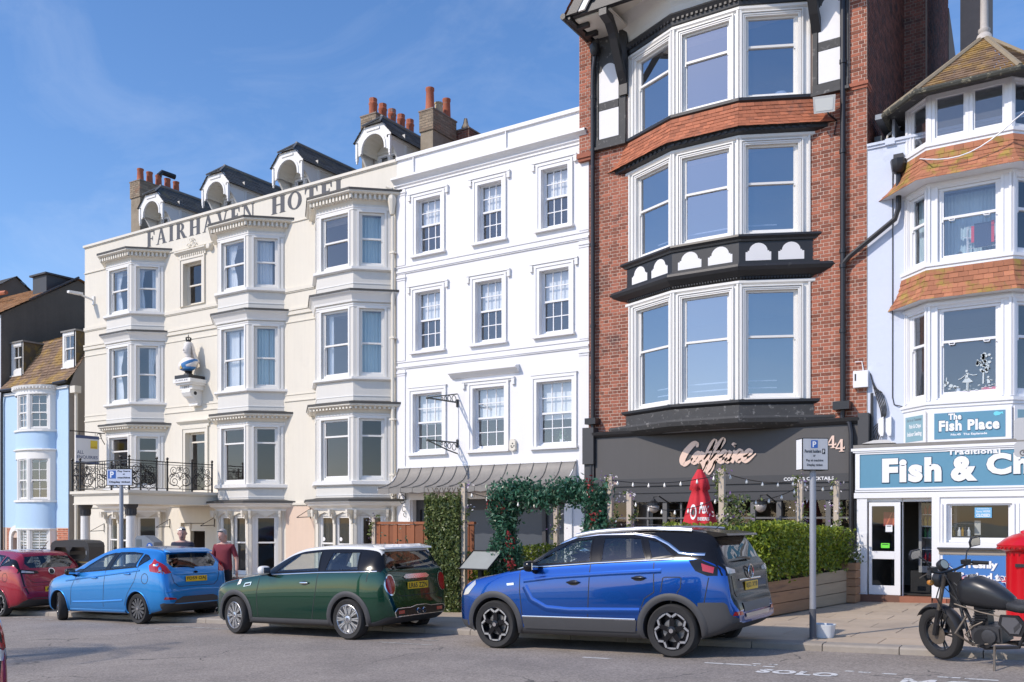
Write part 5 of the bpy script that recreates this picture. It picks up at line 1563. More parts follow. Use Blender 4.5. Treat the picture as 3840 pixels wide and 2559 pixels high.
faces=[frame2(p,q) for p,q in zip(FP,FP[1:])]
LEN=[math.hypot(q[0]-p[0],q[1]-p[1]) for p,q in zip(FP,FP[1:])]
body=MB()
ops=[[(0.10,L-0.09) if i!=1 else (0.18,L-0.18) for i,L in enumerate(LEN)]]*2+[[(0.06,L-0.06) for L in LEN]]
for fi,(fr,L) in enumerate(zip(faces,LEN)):
 body.fr=fr
 body.wall(0,L,3.1,9.66,[(ops[wi][fi][0],ops[wi][fi][1],w['b'],w['t']) for wi,w in enumerate(FW)],rev=0.08)
body.build('bay', M_pvc,fs)
tr=MB()
for z in (3.78,6.36,8.60):
 tr.sweep([(0,z+0.13),(0.07,z+0.12),(0.07,z+0.06),(0.045,z+0.045),(0.045,z),(0,z)],FP,Y0)
for z in (5.74,7.98): tr.sweep([(0,z),(0.035,z),(0.035,z-0.05),(0.015,z-0.07),(0,z-0.1)],FP,Y0)
tr.sweep([(0,3.78),(0.02,3.779),(0.02,3.70),(0,3.70)],FP,Y0)
for fi,(fr,L) in enumerate(zip(faces,LEN)):
 tr.fr=fr
 for wi,w in enumerate(FW[:2]):
  a0,a1=ops[wi][fi]
  for q0,q1 in ((0.004,0.045),(L-0.045,L-0.004)): tr.box(q0,q1,0.001,0.03,w['b']-0.04,w['t']+0.08)
  for q0,q1 in ((a0-0.05,a0-0.01),(a1+0.01,a1+0.05)): tr.box(q0,q1,0.001,0.018,w['b']-0.02,w['t']+0.04)
tr.fr=None
tr.build('bay_trim', M_pvc,fs)
for wi,w in enumerate(FW):
 for fi,(fr,L) in enumerate(zip(faces,LEN)):
  a0,a1=ops[wi][fi]
  if wi==2 and fi==1:
   mid=(a0+a1)/2
   for q0,q1 in ((a0,mid),(mid,a1)): sash(fr,q0+0.002,q1-0.002,w['b']+0.002,w['t']-0.002,None,fs,M_pvc,glass_mat('specked_glass', (0.6,0.66,0.75),0.10,dirt=0.8),depth=0.04,fw=0.06)
  else:
   wo=sash(fr,a0+0.002,a1-0.002,w['b']+0.002,w['t']-0.002,w['m'],fs,M_pvc,G_win,depth=0.07,fw=0.05)
   if fi==1:
    hb=MB(fr)
    for u in (0.22,0.78):
     s=a0+(a1-a0)*u
     hb.tube([(s-0.05,-0.05,w['m']-0.02),(s-0.04,-0.03,w['m']-0.06),(s+0.04,-0.03,w['m']-0.06),(s+0.05,-0.05,w['m']-0.02)],0.011,5)
    hb.build('sash_lift', M_pvc,wo)
b=MB()
for z0,z1 in ((3.1,3.7),(5.8,6.3),(8.05,8.55),(9.7,9.8)):
 b.box(FXL+.1,FXR,Y0+.21,Y0+4,z0,z1); b.prism([(FP[0][0]+.08,Y0+.3),(FP[1][0]+.03,FP[1][1]+.1),(FP[2][0]-.03,FP[2][1]+.1),(FP[3][0]-.08,Y0+.3)],z0,z1,'z')
b.box(FXL+.1,FXR,Y0+2.6,Y0+2.7,3,9.8); b.box(-3.6,-3.55,Y0+.2,Y0+2.6,3,9.8); b.box(-0.7,-0.65,Y0+.2,Y0+2.6,3,9.8)
b.build('room', mat('pale_room', (0.33,0.36,0.40),0.95),fs)
for fi,(u0,u1),lab in ((1,(0.0,1.0),'sheer pale curtain hanging across the wide second floor window over the fish shop'),(0,(0.0,0.6),'sheer curtain in the narrow left second floor light over the fish shop')):
 fr,L=faces[fi],LEN[fi]
 curtain(fr,ops[1][fi][0]+.05,ops[1][fi][1]-.05,6.55,7.85,-0.5 if fi==1 else -0.22,mat('sheer_curtain', (0.45,0.58,0.64),0.95),lab,'curtains over the fish shop', folds=16)
curtain(faces[0],ops[0][0][0]+.2,ops[0][0][1]-.06,4.0,5.55,-0.22,M_curtw,'white curtain in the narrow left first floor light over the fish shop', 'curtains over the fish shop', folds=4)
ai=empty('clothes_airer', (-1.95,Y0-0.15,6.5),label='white clothes airer hung with a navy and red garment inside the second floor window', cat='airer')
b=MB(F0)
for d in (0.28,0.12): b.tube([(-2.2,d,6.55),(-2.2,d,7.12),(-1.7,d,7.12),(-1.7,d,6.55)],0.010,4)
for z in (6.72,6.82,6.92): b.tube([(-2.2,0.28,z),(-1.7,0.28,z)],0.007,4)
b.tube([(-2.28,0.3,6.95),(-1.66,0.1,6.75)],0.008,4); b.build('rails', M_pvc,ai)
b=MB(F0); b.box(-2.08,-1.80,0.285,0.30,6.72,7.16); b.build('garment', mat('navy_cloth', (0.03,0.045,0.09),0.9),ai)
b=MB(F0); b.box(-2.13,-2.081,0.286,0.301,6.82,7.12); b.box(-1.799,-1.75,0.286,0.301,6.78,7.18); b.build('red_trim', mat('red_cloth', (0.6,0.04,0.06),0.9),ai)
bl=MB(F0)
rows=[[(-2.62+0.6*i/8,0.2-0.08*j,6.52+0.16*sin(pi*i/8)*(1-.2*j)+0.05*sin(i*2.1+j)) for i in range(9)] for j in range(4)]
bl.loft(rows); tag(bl.build('pillow', M_curtw,None,smooth=True),'white pillow piled behind the second floor window over the fish shop', 'pillow')
et=MB(faces[1]); D=-0.068
L=LEN[1]; a0,a1=ops[0][1]; w_=a1-a0
def E(u,v): return (a0+w_*u,D,3.96+v)
def blob(u,v,r,n=9,sq=1.0):
 et.face([E(u+r*cos(2*pi*k/n)*(1+.25*sin(3*k))/w_,v+sq*r*sin(2*pi*k/n)) for k in range(n)])
for k in range(46):
 t=R.uniform(0,2*pi); q=R.uniform(0,1)**.5
 blob(0.75+0.125*q*cos(t),0.60+0.17*q*sin(t),R.uniform(0.015,0.032),7)
def line(pts,r):
 for (u0,v0),(u1,v1) in zip(pts,pts[1:]):
  dx,dy=(u1-u0)*w_,v1-v0; l=math.hypot(dx,dy); nx,ny=-dy/l*r/w_,dx/l*r
  et.face([E(u0+nx,v0+ny),E(u1+nx,v1+ny),E(u1-nx,v1-ny),E(u0-nx,v0-ny)])
line([(0.72,0.22),(0.725,0.45)],0.014)
line([(0.45,0.34),(0.47,0.44)],0.022); blob(0.455,0.475,0.022); line([(0.46,0.42),(0.36,0.34),(0.32,0.33)],0.007); line([(0.48,0.42),(0.56,0.39),(0.62,0.395)],0.007)
et.face([E(0.44,0.35),E(0.49,0.35),E(0.56,0.27),E(0.48,0.255),E(0.38,0.27)]); line([(0.46,0.26),(0.455,0.12)],0.008); line([(0.48,0.26),(0.475,0.12)],0.008)
line([(0.80,0.30),(0.81,0.22)],0.024); blob(0.80,0.335,0.02); line([(0.81,0.29),(0.87,0.27)],0.007)
for u,v,r in ((0.1,0.24,.03),(0.14,0.28,.03),(0.2,0.22,.035),(0.26,0.2,.03)): blob(u,v,r)
line([(0.12,0.25),(0.13,0.38)],0.008); line([(0.08,0.25),(0.085,0.35)],0.006)
for k in range(24): blob(R.uniform(0.02,0.95),R.uniform(0.10,0.2),R.uniform(.01,.03),6,0.4)
frost=glass_mat('frosted_print', (0.9,0.93,0.93),0.0)
tag(et.build('window_picture', mat('frosted_white', (0.52,0.58,0.60),0.9),None),'frosted picture of a dancer and tree on a first floor window', 'window picture')
ob=MB(F0)
ob.box(-1.95,-1.68,0.32,0.40,4.03,4.12); tag(ob.build('pink_box', mat('pink_card', (0.6,0.08,0.13),0.7),None),'pink box on the first floor window ledge over the fish shop', 'box')
ob=MB(); ob.lathe([(0.035,4.03),(0.04,4.14)],-2.34,Y0-0.36,10); tag(ob.build('cup', M_pvc,None),'white cup on the first floor window ledge over the fish shop', 'cup')
ob=MB(F0); ob.box(-2.5,-1.62,0.22,0.44,4.005,4.028); tag(ob.build('red_cloth', mat('red_cloth', (0.5,0.05,0.06)),None),'red cloth spread on the first floor window ledge over the fish shop', 'cloth')
tile_band(FP,[(0.05,8.60),(0.055,8.49),(0.075,8.40),(0.11,8.31),(0.16,8.22),(0.22,8.13),(0.29,8.05),(0.34,7.99)],M_tilel,fs,w=0.165,limit=150)
tile_band(FP,[(0.05,6.36),(0.055,6.26),(0.075,6.16),(0.10,6.06),(0.14,5.96),(0.19,5.87),(0.22,5.79)],M_tilel,fs,w=0.165,limit=140)
b=MB()
for pr_ in ([(0.05,8.62),(0.055,8.49),(0.075,8.40),(0.11,8.31),(0.16,8.22),(0.22,8.13),(0.29,8.05),(0.34,7.99)],[(0.05,6.38),(0.055,6.26),(0.075,6.16),(0.10,6.06),(0.14,5.96),(0.19,5.87),(0.22,5.79)]):
 b.sweep([(0,pr_[0][1])]+[(o-.012,z) for o,z in pr_]+[(0,pr_[-1][1]-.01)],FP,Y0)
b.build('tile_backing', M_pvc,fs)
AP=Vector((-2.02,Y0+0.75,11.05))
ev=[(x,y,9.62) for x,y in offset_path([(-3.32+0.0,Y0+0.9),FP[0],FP[1],FP[2],FP[3],(-0.97,Y0+0.9)],0.36,None)]
b=MB()
for p,q in zip(ev,ev[1:]): slate_roof(b,p,q,AP+(Vector(p)-AP)*0.03,AP+(Vector(q)-AP)*0.03,17,0.165,thick=0.016)
tr_=b.build('roof', M_tileb,fs); tag(tr_,kind='stuff')
b=MB()
for p in ev[1:-1]: b.tube([Vector(p)+Vector((0,0,0.02)),AP+(Vector(p)-AP)*0.04+Vector((0,0,0.02))],0.05,6)
b.build('hip_ridge', mat('mossy_mortar', (0.28,0.23,0.16),0.9,var=0.2,vscale=12,bump=0.6,bscale=40),fs)
b=MB()
b.tube([(x,y,9.60) for x,y,z in [(p[0],p[1]-0.0,0) for p in ev]],0.06,8)
pts=[(x,y) for x,y,z in ev]
b.build('gutter', mat('lichened_gutter', (0.06,0.06,0.05),0.9,var=0.3,vscale=14,bump=1,bscale=50,col2=(0.25,0.23,0.16),thr=(0.55,0.65),c2scale=12),fs)
b=MB(); i0=[b.pt((x,y,9.63)) for x,y,z in ev]; i1=[b.pt((x,y,9.64)) for x,y in offset_path([(-3.32,Y0+0.9),FP[0],FP[1],FP[2],FP[3],(-0.97,Y0+0.9)],-0.05,None)]
for k in range(len(i0)-1): b.f.append([i0[k],i0[k+1],i1[k+1],i1[k]]); b.m.append(0)
b.build('soffit', M_blackw,fs)
b=MB(); b.lathe([(0.16,10.98),(0.13,11.08),(0.09,11.12),(0.11,11.16),(0.11,11.2),(0.075,11.22),(0.065,12.3),(0.10,12.35),(0.02,12.7)],AP.x,AP.y,12); b.build('finial', mat('weathered_finial', (0.50,0.46,0.42),0.7,var=0.2,vscale=9),fs,smooth=40)
cs=stack('chimney_stack', 'tall red brick chimney rising behind the tiled turret roof', -2.72,-2.34,22.5,24.6,17.0,M_brickd,M_brick,10.2,[],[],[],bricks=False)
rest=MB(); n=0
for fr,L in ((Frame(-2.723,22.497,0),0.385),(frame2((-2.337,22.5),(-2.337,24.6)),2.1)):
 for q in brick_panel(fr,0,L,11.3,15.6,bond='english'):
  if n<60: bb=MB(); brick_mb(bb,q,fr); bb.build('brick', M_brick if L<1 else M_brickd,cs); n+=1  # side face gets the darker copy, its shade painted in
  else: brick_mb(rest,q,fr)
tag(rest.build('bricks', M_brickd,cs),kind='stuff')
b=MB(); b.tube([(-3.28,Y0-0.03,8.72),(-3.08,Y0-0.25,8.6)]+[Vector((-2.8+1.4*i/8,Y0-0.8+0.0*i,8.34+0.38*(i/8)**2-0.12*sin(pi*i/8))) for i in range(9)]+[(-0.8,Y0-1.0,9.05),(0.2,Y0-1.5,9.9)],0.012,5)
tag(b.build('cable', M_pvc,None),'white cable drooping across the tile-hung bay under the attic windows', 'cable')
b=MB(); b.tube([(-3.40,Y0-0.02,8.62),(-3.22,Y0-0.02,8.62),(-3.16,Y0-0.02,8.5),(-3.145,Y0-0.015,4.1),(-3.12,Y0-0.02,3.98),(-2.98,Y0-0.1,3.96)] if False else [(-3.36,Y0-0.02,8.6),(-3.50,Y0-0.02,8.62),(-3.545,Y0-0.02,8.5),(-3.55,Y0-0.015,4.1),(-3.52,Y0-0.02,3.95),(-3.36,Y0-0.05,3.9)],0.010,4)
tag(b.build('cable', M_greyd,None),'thin dark cable running straight down the pale blue wall', 'cable')
b=MB()
for k in range(5):
 pts=[(-3.96+0.02*k,Y0-0.03,4.6-0.1*k),(-3.86+0.03*k,Y0-0.06,4.2),(-3.74+0.02*k,Y0-0.08,3.75),(-3.8-0.03*k,Y0-0.08,3.3+0.04*k),(-3.95+0.05*k,Y0-0.1,3.12)]
 b.tube(catmull(pts,4),0.011,4)
b.tube([(-3.92,Y0-0.08,4.2),(-3.92,Y0-0.08,3.1)],0.03,6)
tag(b.build('cable_bundle', M_greyd,None),'tangle of cables dropping to the shop sign beside the brick corner', 'cables')
jb=empty('junction_box', (-4.15,Y0,4.4),label='pale grey weathered junction box on the brick corner above the shop cables', cat='box')
b=MB(F0); b.box(-4.27,-3.99,0.001,0.12,4.33,4.66); b.build('case', M_pvc,jb); b=MB(F0); b.tube([(-4.25,0.04,4.85),(-4.12,0.04,4.85),(-4.09,0.04,4.66)],0.012,5); b.build('cable', M_pvc,jb)
b=MB(F0); b.box(-4.24,-4.21,0.121,0.122,4.46,4.60); b.build('marking', M_ktext,jb)
eb=empty('meter_box', (-3.72,Y0,3.3),label='pair of white rounded cable boxes on the pale blue wall above the shop sign', cat='box')
for s in (-3.80,-3.66):
 b=MB(F0); b.prism([(s,3.42),(s+0.04,3.34),(s+0.09,3.34),(s+0.10,3.40),(s+0.10,3.72),(s,3.68)],0.001,0.10,'d'); b.build('case', M_pvc,eb)
sd=empty('satellite_dish', (-3.75,Y0+1.2,9.2),label='grey satellite dish on a bent white pole against the dark brick side wall', cat='satellite dish')
DX,DY,DZ=-3.42,Y0+0.9,10.0
b=MB(); b.tube([(-3.78,Y0+0.5,9.1),(-3.74,Y0+0.5,9.45),(-3.38,Y0+0.75,9.78),(-3.33,Y0+0.85,9.95)],0.022,6); b.build('pole', M_trim,sd)
b=MB(); fwd=Vector((-0.95,-0.25,0.18)).normalized(); sx=fwd.cross(Vector((0,0,1))).normalized(); sz=sx.cross(fwd).normalized()
rows=[]
for r_,dep in ((0.01,0.0),(0.1,0.01),(0.2,0.035),(0.29,0.07),(0.30,0.07),(0.30,0.055),(0.2,0.018),(0.01,-0.02)):
 rows.append([Vector((DX,DY,DZ))+fwd*dep+(sx*cos(2*pi*k/18)+sz*sin(2*pi*k/18)*1.12)*r_ for k in range(18)])
b.loft(rows,closed=True); b.build('dish', mat('grey_dish', (0.42,0.42,0.42),0.5),sd,smooth=True)
b=MB(); c=Vector((DX,DY,DZ)); e=c+fwd*0.36-sz*0.16
b.tube([c-sz*0.28+fwd*.05,e-sz*0.08,e],0.014,5); b.tube([e-fwd*0.02,e+fwd*0.07],0.03,8); b.tube([c-fwd*0.02,c-fwd*0.15],0.03,6); b.build('feed_arm', M_pipe,sd)
b=MB(); b.box(-3.96,-3.82,Y0+0.35,Y0+0.5,9.15,9.42); tag(b.build('vent_box', mat('dark_grey_box', (0.09,0.10,0.10),0.6),None),'small dark box on the roof behind the pale blue parapet', 'box')
SY=18.1
ff=Frame(0,SY,0)
b=MB(ff)
b.box(-4.0,3.2,-1.09,-0.03,2.256,2.98); b.build('sign_box', M_pvc,fs)
b=MB(ff); b.box(-3.93,3.15,-0.0295,-0.015,2.29,2.92); sg=b.build('sign_panel', M_sign,fs)
b=MB(ff)
for z0,z1,d in ((2.92,2.955,0.0),(2.255,2.29,0.0)): b.box(-4.01,3.2,-0.0295,d,z0,z1)
b.box(-4.01,-3.93,-0.0295,0.0,2.29,2.92); b.box(-4.08,3.25,-1.1,0.035,2.985,3.035); b.box(-4.05,3.22,-1.08,0.02,2.956,2.984)
b.box(-4.02,3.2,-0.6,-0.02,2.215,2.254); b.box(-4.03,3.2,-0.6,0.02,2.10,2.20)
b.build('sign_frame', M_pvc,fs)
b=MB(ff); b.box(-4.04,3.2,-1.08,0.03,3.036,3.10); b.build('sign_top', M_lead,fs)
b=MB(ff); b.box(-4.0,3.2,-0.61,-0.05,2.201,2.219); b.build('blind_slot', M_ktext,fs)
b=MB(ff); i=[b.pt(p) for p in ((-3.95,-0.55,3.10),(-3.35,-0.45,3.10),(-3.3,-0.05,3.12),(-3.9,-0.05,3.13))]; j=[b.pt(p) for p in ((-3.72,-0.4,3.21),(-3.6,-0.38,3.215),(-3.5,-0.2,3.2),(-3.72,-0.2,3.2))]
for k in range(4): b.f.append([i[k],i[(k+1) % 4],j[(k+1) % 4],j[k]]); b.m.append(0)
b.f.append(j); b.m.append(0); tag(b.build('vent_cowl', mat('dirty_white_cowl', (0.55,0.53,0.49),0.6),None),'low dirty white vent cowl lying on top of the shop sign', 'cowl')
def chunky(word,s0,s1,z0,z1,name='lettering', thick=0.02,bold=0.055,outline=True,fr=ff,d=-0.012,spc=1.12):
 if outline: lettering(name + '_shadow', word,mat('sign_navy', (0.03,0.09,0.15),0.5),fr,s0-0.012,s1+0.016,z0-0.02,z1+0.012,d-0.001,fs,bold=bold+0.02,spacing=spc)
 lettering(name,word,M_wtext,fr,s0,s1,z0,z1,d,fs,bold=bold,thick=thick,spacing=spc)
chunky('Fish', -3.53,-2.52,2.38,2.83)
chunky('&', -2.37,-1.94,2.38,2.83)
chunky('Chips', -1.80,-0.42,2.38,2.86)
chunky('Traditional', -2.42,-1.58,2.855,2.945,thick=0.004,bold=0.04,outline=False,d=0.004)
b=MB(faces[1]); b.box(0.0,LEN[1],0.0205,0.05,3.12,3.74); b.build('board_frame', M_pvc,fs)
b=MB(faces[1]); b.box(0.12,LEN[1]-0.10,0.0505,0.058,3.19,3.67); b.build('board', M_sign,fs)
L1=LEN[1]
chunky('The', 0.36,0.58,3.535,3.655,fr=faces[1],d=0.06,thick=0.004,bold=0.05,outline=True)
chunky('Fish Place', 0.20,1.20,3.33,3.53,fr=faces[1],d=0.06,thick=0.004,bold=0.05)
lettering('lettering', 'No.45  The Esplanade', M_wtext,faces[1],0.40,1.00,3.235,3.285,0.0595,fs,bold=0.03)
b=MB(faces[1]); b.prism([(1.10,3.60),(1.13,3.57),(1.20,3.58),(1.23,3.61),(1.26,3.59),(1.25,3.64),(1.21,3.63),(1.15,3.65),(1.11,3.635)],0.059,0.062,'d'); b.build('fish_emblem', mat('turquoise_print', (0.16,0.62,0.72),0.5),fs)
for fi in (0,2):
 b=MB(faces[fi]); b.box(0.02,LEN[fi],0.0205,0.045,3.12,3.74); b.build('board_frame', M_pvc,fs)
 b=MB(faces[fi]); b.box(0.08,LEN[fi]-0.08,0.0455,0.05,3.19,3.67); b.build('board', mat('faded_sign_blue', (0.24,0.40,0.46),0.4,var=0.08,vscale=6),fs)
 if fi==0:
  lettering('lettering', 'Fish & Chips', M_wtext,faces[0],0.20,0.56,3.42,3.52,0.0515,fs,bold=0.03)
  lettering('lettering', 'Indoor Seating', M_wtext,faces[0],0.14,0.58,3.27,3.38,0.0515,fs,bold=0.03)
  lettering('lettering', 'Eat In or Takeaway', mat('grey_print', (0.15,0.17,0.2)),faces[0],0.14,0.58,3.56,3.63,0.0515,fs,bold=0.01)
b=MB(); b.box(-3.9,-2.6,Y0-1.08,Y0-0.02,3.101,3.115);
g=pz(-3,SY)
b=MB(ff)
b.box(-3.98,-3.80,-0.25,0.0,g+0.10,2.10); b.box(-3.20,-3.19,-0.2,-0.1,g,2.1)
b.box(-2.68,-2.55,-0.2,0.02,g+0.05,2.10); b.box(-2.55,3.2,-0.2,-0.01,1.98,2.10); b.box(-2.549,-2.43,-0.18,0.0,1.29,1.979); b.box(-1.40,-1.25,-0.18,0.0,1.29,1.979)
b.box(-3.80,-2.68,-0.2,-0.1,2.03,2.10)
b.box(-2.55,-1.25,-0.18,0.06,1.20,1.289)
b.box(-1.25,-1.10,-0.2,0.03,g,1.979); b.box(-0.2,0.0,-0.2,0.02,g,1.979)
b.build('joinery', M_pvc,fs)
b=MB(ff)
for k in range(5): b.box(-3.97+k*0.001,-3.80,-0.02,0.012,g+0.15+0.44*k,g+0.5+0.38*k) if k in (0,2) else None
b.box(-2.53,-2.50,0.001,0.03,1.29,1.98); b.box(-2.46,-2.44,0.001,0.02,1.29,1.98); b.box(-1.39,-1.36,0.001,0.03,1.29,1.98); b.box(-1.31,-1.29,0.001,0.02,1.29,1.98)
b.build('moulding', M_pvc,fs)
dr=MB(ff); z0=g+0.12
dr.box(-3.77,-3.72,-0.08,-0.03,z0,2.02); dr.box(-3.32,-3.22,-0.08,-0.03,z0,2.02)
dr.box(-3.72,-3.32,-0.08,-0.03,1.95,2.02); dr.box(-3.72,-3.32,-0.08,-0.03,z0,z0+0.17); dr.box(-3.72,-3.32,-0.082,-0.028,0.965,1.11)
door=dr.build('door', M_pvc,fs)
p=MB(ff); p.face([(-3.72,-0.055,z0+.17),(-3.32,-0.055,z0+.17),(-3.32,-0.055,.965),(-3.72,-0.055,.965)]); p.build('pane', G_shop,door)
p=MB(ff); p.face([(-3.72,-0.055,1.11),(-3.32,-0.055,1.11),(-3.32,-0.055,1.95),(-3.72,-0.055,1.95)]); p.build('pane', G_shop,door)
for nm,s0,s1,z0_,z1_,m_,lab in (('notice', -3.48,-3.36,1.47,1.60,M_pvc,'white notice stuck inside the upper door pane of the fish shop'),('notice', -3.56,-3.41,1.17,1.26,mat('lime_print', (0.16,0.75,0.06),0.5),'bright green notice stuck low in the upper door pane of the fish shop')):
 n_=MB(ff); n_.box(s0,s1,-0.050,-0.047,z0_,z1_); o=tag(n_.build(nm,m_,None),lab,'notice')
 n_=MB(ff); n_.box(s0+.02,s1-.02,-0.0465,-0.046,z1_-.03,z1_-.015); n_.build('printed_lines', M_ktext,o)
n_=MB(ff); n_.box(-3.56,-3.33,-0.30,-0.28,1.58,1.84); pf=tag(n_.build('flag_poster', mat('dull_red_print', (0.30,0.03,0.03),0.6),None),'dark red flag poster hanging inside the shop door', 'poster')
n_=MB(ff); n_.prism([(-3.52,1.60),(-3.49,1.60),(-3.40,1.82),(-3.43,1.82)],-0.2795,-0.277,'d'); n_.prism([(-3.40,1.60),(-3.37,1.60),(-3.36,1.82),(-3.39,1.82)],-0.2795,-0.277,'d'); n_.build('stripes', mat('orange_red_print', (0.6,0.12,0.06)),pf)
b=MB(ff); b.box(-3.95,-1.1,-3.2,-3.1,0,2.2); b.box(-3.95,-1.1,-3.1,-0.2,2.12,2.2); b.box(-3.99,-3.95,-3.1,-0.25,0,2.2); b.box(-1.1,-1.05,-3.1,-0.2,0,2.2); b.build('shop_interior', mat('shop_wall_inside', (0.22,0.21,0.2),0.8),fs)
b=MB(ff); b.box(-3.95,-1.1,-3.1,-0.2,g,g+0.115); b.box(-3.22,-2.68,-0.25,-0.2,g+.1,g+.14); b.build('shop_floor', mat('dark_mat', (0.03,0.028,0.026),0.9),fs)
b=MB(ff); b.box(-3.20,-2.70,-1.0,-0.96,g+.116,0.72); b.build('counter_front', M_ktext,fs)
fr_=empty('drinks_fridge', (-2.6,SY+1.0,0.3),label='tall glass-fronted drinks fridge seen through the open shop doorway', cat='fridge')
FX0,FX1,fd=-3.02,-2.36,-0.75
b=MB(ff); b.box(FX0,FX0+.05,fd-.5,fd,.7,2.1); b.box(FX1-.05,FX1,fd-.5,fd,.7,2.1); b.box(FX0,FX1,fd-.5,fd-.45,.7,2.1); b.box(FX0+.05,FX1-.05,fd-.45,fd,.7,.82); b.build('cabinet', mat('fridge_grey', (0.3,0.31,0.32),0.5),fr_)
for z in (0.9,1.14,1.36,1.58,1.80):
 b=MB(ff); b.box(FX0+.05,FX1-.05,fd-.44,fd-.05,z-.012,z); b.build('shelf', M_pvc,fr_)
drinks = 'drinks standing in the shop fridge'
cols_=[((0.5,0.03,0.03),'red'),((0.35,0.2,0.02),'amber'),((0.03,0.2,0.06),'green'),((0.02,0.02,0.03),'black'),((0.5,0.4,0.1),'yellow'),((0.6,0.62,0.65),'clear')]
for zi,z in enumerate((0.9,1.36,1.58,1.80)):
 for k in range(7):
  c_,cn=cols_[(k // 2+zi*2) % 6]
  b=MB(); x=FX0+.10+.075*k
  b.lathe([(0.027,z+.001),(0.028,z+.10),(0.014,z+.14),(0.013,z+.17)],x,SY-fd+.12,7)
  tag(b.build('bottle', mat('bottle_' + cn,c_,0.25),None),'%s %s bottle on the %s shelf of the drinks fridge' % (['leftmost', 'second', 'third', 'middle', 'fifth', 'sixth', 'rightmost'][k],cn,['lowest', 'middle', 'upper middle', 'top'][zi]),'bottle', drinks)
b=MB(ff); b.face([(FX0+.05,fd+.01,.82),(FX1-.05,fd+.01,.82),(FX1-.05,fd+.01,2.08),(FX0+.05,fd+.01,2.08)]); b.build('fridge_pane', G_shop,fr_)
b=MB(ff); b.box(-4.0,-3.22,-0.3,0.03,g-.05,g+.115); b.box(-2.68,3.2,-0.2,0.02,g-.05,g+.10); b.build('brick_riser', mat('brown_glazed_riser', (0.16,0.075,0.05),0.5,var=0.15,vscale=5),fs)
b=MB(ff); b.box(-3.219,-2.681,-0.3,0.05,g-.05,g+.105); b.build('door_step', mat('red_quarry_step', (0.30,0.12,0.07),0.7,var=0.15,vscale=6),fs)
for k in range(14):
 b=MB(ff); b.box(-2.66+.115*k,-2.66+.115*k+.105,0.021,0.035,g-.03,g+.095); b.build('riser_brick', M_brick,fs)
sash(ff,-2.43,-1.40,1.292,1.978,None,fs,M_pvc,G_shop,depth=0.08,fw=0.03)
sash(ff,-1.10,-0.2,1.292,1.978,None,fs,M_pvc,G_shop,depth=0.08,fw=0.03)
b=MB(ff); b.box(-2.58,-1.15,-0.18,0.09,1.165,1.199); b.build('window_ledge', M_greyd,fs); b=MB(ff); b.box(-2.56,-1.15,-0.18,0.03,1.08,1.164); b.build('stone_band', mat('speckled_stone', (0.33,0.29,0.24),0.8,var=0.25,vscale=30),fs)
b=MB(ff); b.box(-2.55,-1.1,-0.18,0.0,g+.10,1.079); b.build('stall_riser', M_pvc,fs)
pb=MB(ff); pb.box(-2.50,-1.12,0.001,0.015,g+.12,1.06); pst=tag(pb.build('poster_panel', M_poster,None),'blue panel lettered Freshly Cooked to Order below the shop window', 'sign')
def plet(w,s0,s1,z0,z1):
 lettering('lettering_shadow', w,mat('poster_navy', (0.02,0.06,0.2)),ff,s0+.008,s1+.012,z0-.01,z1-.003,0.0165,pst,bold=0.06)
 lettering('lettering', w,M_wtext,ff,s0,s1,z0,z1,0.018,pst,bold=0.05,thick=0.002)
plet('Freshly', -2.17,-1.62,0.80,0.97); plet('Cooked to', -2.28,-1.50,0.62,0.76); plet('Order', -2.10,-1.66,0.44,0.57)
cl=MB(ff); cl.box(-1.99,-1.72,-0.06,-0.055,1.73,1.91); cs_=tag(cl.build('closed_sign', mat('light_blue_print', (0.16,0.42,0.66),0.5),None),'light blue sign reading SORRY WERE CLOSED hung in the shop window', 'sign')
lettering('lettering', 'CLOSED', M_wtext,ff,-1.965,-1.745,1.745,1.80,-0.0535,cs_,bold=0.03)
lettering('lettering', "Sorry WE'RE", M_wtext,ff,-1.965,-1.745,1.815,1.86,-0.0535,cs_,bold=0.015)
lettering('lettering', 'THE FISH PLACE', M_wtext,ff,-1.95,-1.76,1.88,1.895,-0.0535,cs_,bold=0.015)
for k in range(6):
 c_,cn=cols_[(k*2+1) % 6]
 b=MB(); b.lathe([(0.03,1.40),(0.03,1.49),(0.012,1.53),(0.012,1.56)],-2.36+0.05*k,SY+0.25+0.03*(k % 2),7); tag(b.build('sauce_bottle', mat('sauce_' + cn,c_,0.3),None),'%s %s sauce bottle in the rack at the left of the shop window' % (['first', 'second', 'third', 'fourth', 'fifth', 'last'][k],cn),'bottle', 'sauce bottles in the shop window')
b=MB(ff); b.box(-2.42,-2.05,-0.35,-0.20,1.385,1.40); b.box(-2.42,-2.05,-0.35,-0.2,1.62,1.63); tag(b.build('rack', M_greyd,None),'small dark bottle rack at the left of the shop window', 'rack')
b=MB(ff); b.box(-1.99,-1.88,-0.16,-0.10,1.295,1.34); b.box(-1.97,-1.9,-0.15,-0.11,1.34,1.36); tag(b.build('card_reader', M_pvc,None),'small white till machine on the shop window sill', 'till')
b=MB(ff); b.prism([(-2.16,1.295),(-2.09,1.295),(-2.10,1.335),(-2.15,1.335)],-.15,-.10,'d'); tag(b.build('orange_pot', mat('orange_pot', (0.75,0.3,0.03),0.5),None),'small orange pot on the shop window sill', 'pot')
b=MB(ff); b.box(-2.03,-1.93,-0.40,-0.39,1.42,1.68); tag(b.build('menu_card', mat('pale_card', (0.5,0.5,0.48)),None),'pale menu card standing inside the shop window', 'menu')
bg=empty('bunting', (-1.9,SY-0.06,0.7),label='string of union flag pennants looped across the blue shop panel', cat='bunting')
b=MB(ff)
